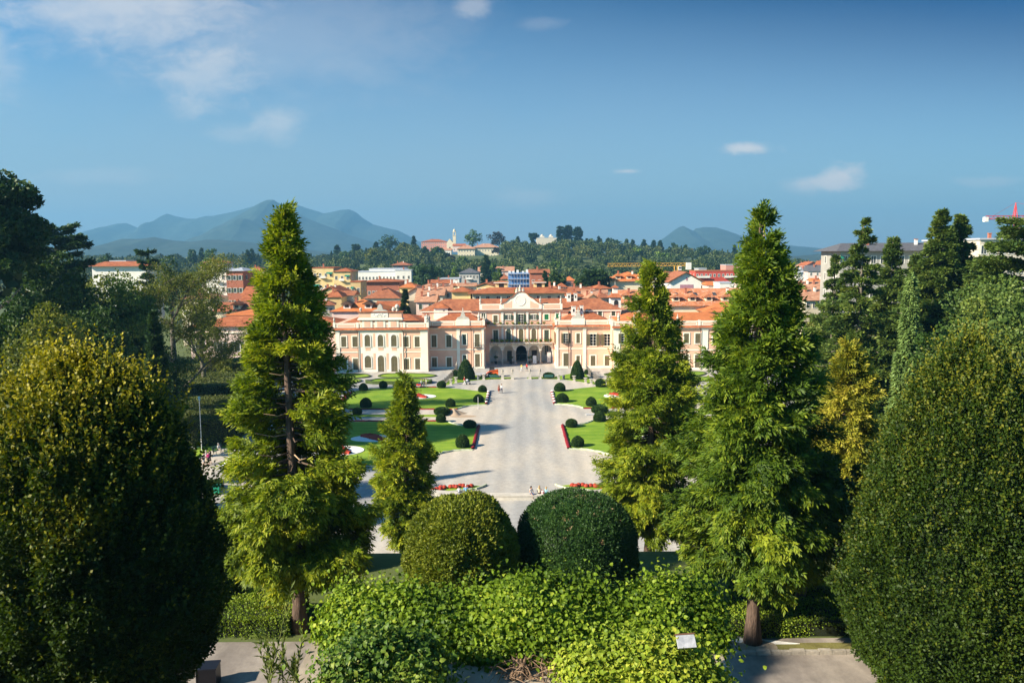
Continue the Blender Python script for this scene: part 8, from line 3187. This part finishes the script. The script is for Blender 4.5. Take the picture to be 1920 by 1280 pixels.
for sx in (-.5, .5):
    mb = MB(BLK)
    mb.tube([(sx + .33 * math.cos(2 * PI * k / 18), 0, .34 + .33 * math.sin(2 * PI * k / 18)) for k in range(19)], .025, 5)
    for k in range(6):
        a = PI * k / 6
        mb.tube([(sx - .32 * math.cos(a), 0, .34 - .32 * math.sin(a)), (sx + .32 * math.cos(a), 0, .34 + .32 * math.sin(a))], .004, 3)
    mb.build('wheel', t)
mb = MB(SLATE)
for a, b_ in (((-.5, .34), (-.12, .78)), ((-.12, .78), (.36, .82)), ((-.05, .34), (.36, .82)), ((-.05, .34), (-.12, .78)), ((-.5, .34), (-.05, .34)), ((.5, .34), (.36, .98))):
    mb.tube([(a[0], 0, a[1]), (b_[0], 0, b_[1])], .02, 5)
mb.tube([(.36, -.25, 1.0), (.36, .25, 1.0)], .016, 5)
mb.build('frame', t)
mb = MB(BLK)
mb.box(-.26, -.02, -.06, .06, .86, .91)
mb.tube([(-.12, 0, .78), (-.13, 0, .86)], .018, 5)
mb.build('saddle', t)
t = thing('white_slab', 'small white slab lying on the gravel by the broad bush of the crossing path', 'slab', gpt(1106, 777.5), .3)
mb = MB(mat('pale_slab', (.42, .42, .42), .8))
mb.prism([(-.8, -.5), (.6, -.6), (.9, .3), (-.5, .6)], 0, .14)
mb.build('slab', t)
tent_m = mat('tent_canvas', (.70, .70, .72), .7, scale=.8, col2=(.80, .80, .81))


def tent(label, px, py, Y, w_, h_):
    q = P(px, py, Y)
    t = thing('white_marquee', label, 'marquee', (q.x, Y, .014), .15, 'white marquees behind the cedar')
    mb = MB(tent_m)
    e = q.z
    pk = e + h_
    s = w_ / 2
    N_ = 8
    v, f = [], []
    for k in range(N_ + 1):
        u = k / N_
        r = s * (1 - u) + .05
        z = e + (pk - e) * u ** 1.35
        v += [(-r, -r, z), (r, -r, z), (r, r, z), (-r, r, z)]
    for k in range(N_):
        for a in range(4):
            f.append((k * 4 + a, k * 4 + (a + 1) % 4, k * 4 + 4 + (a + 1) % 4, k * 4 + 4 + a))
    mb.add(v, f)
    for a in range(4):
        x0, y0 = [(-s, -s), (s, -s), (s, s), (-s, s)][a]
        x1, y1 = [(s, -s), (s, s), (-s, s), (-s, -s)][a]
        mb.add([(x0, y0, e - .35), (x1, y1, e - .35), (x1, y1, e), (x0, y0, e)], [(0, 1, 2, 3)])
    mb.build('canopy', t)
    for sx in (-1, 1):
        for sy in (-1, 1):
            mb = MB(SLATE_L)
            mb.tube([(sx * s * .97, sy * s * .97, 0), (sx * s * .97, sy * s * .97, e - .01)], .05, 6)
            mb.build('pole', t)


tent('big white marquee glimpsed through the yellow-green cedar on its trunk side', 585, 860, 100, 5.6, 2.0)
tent('white marquee at the outer edge of the yellow-green cedar near the side path', 455, 863, 99, 4.2, 1.6)
tent('smaller white marquee farther back behind the cedar trunk', 530, 800, 116, 4.6, 1.8)
tent('white marquee half hidden between the other two behind the cedar', 515, 862, 103, 4.4, 1.7)
t = thing('green_bin', 'green box-shaped bin at the end of a low dark hedge beside the hornbeam', 'bin', gpt(407, 926), 0)
mb = MB(mat('green_plastic', (.01, .22, .13), .5))
mb.box(-.35, .35, -.3, .3, .08, .95)
mb.build('body', t)
mb = MB(mat('green_lid', (.008, .16, .09), .5))
mb.box(-.38, .38, -.34, .34, .951, 1.03)
mb.box(-.3, .3, -.2, .2, 0, .079)
mb.build('lid', t)
a, b_ = G(350, 926), G(402, 926)
hedge('low_hedge', 'low dark hedge ending at the green box-shaped bin', a.x, b_.x, a.y, a.y + 2.5, 0, .9, 9000, 79, LM_DARK, .12)
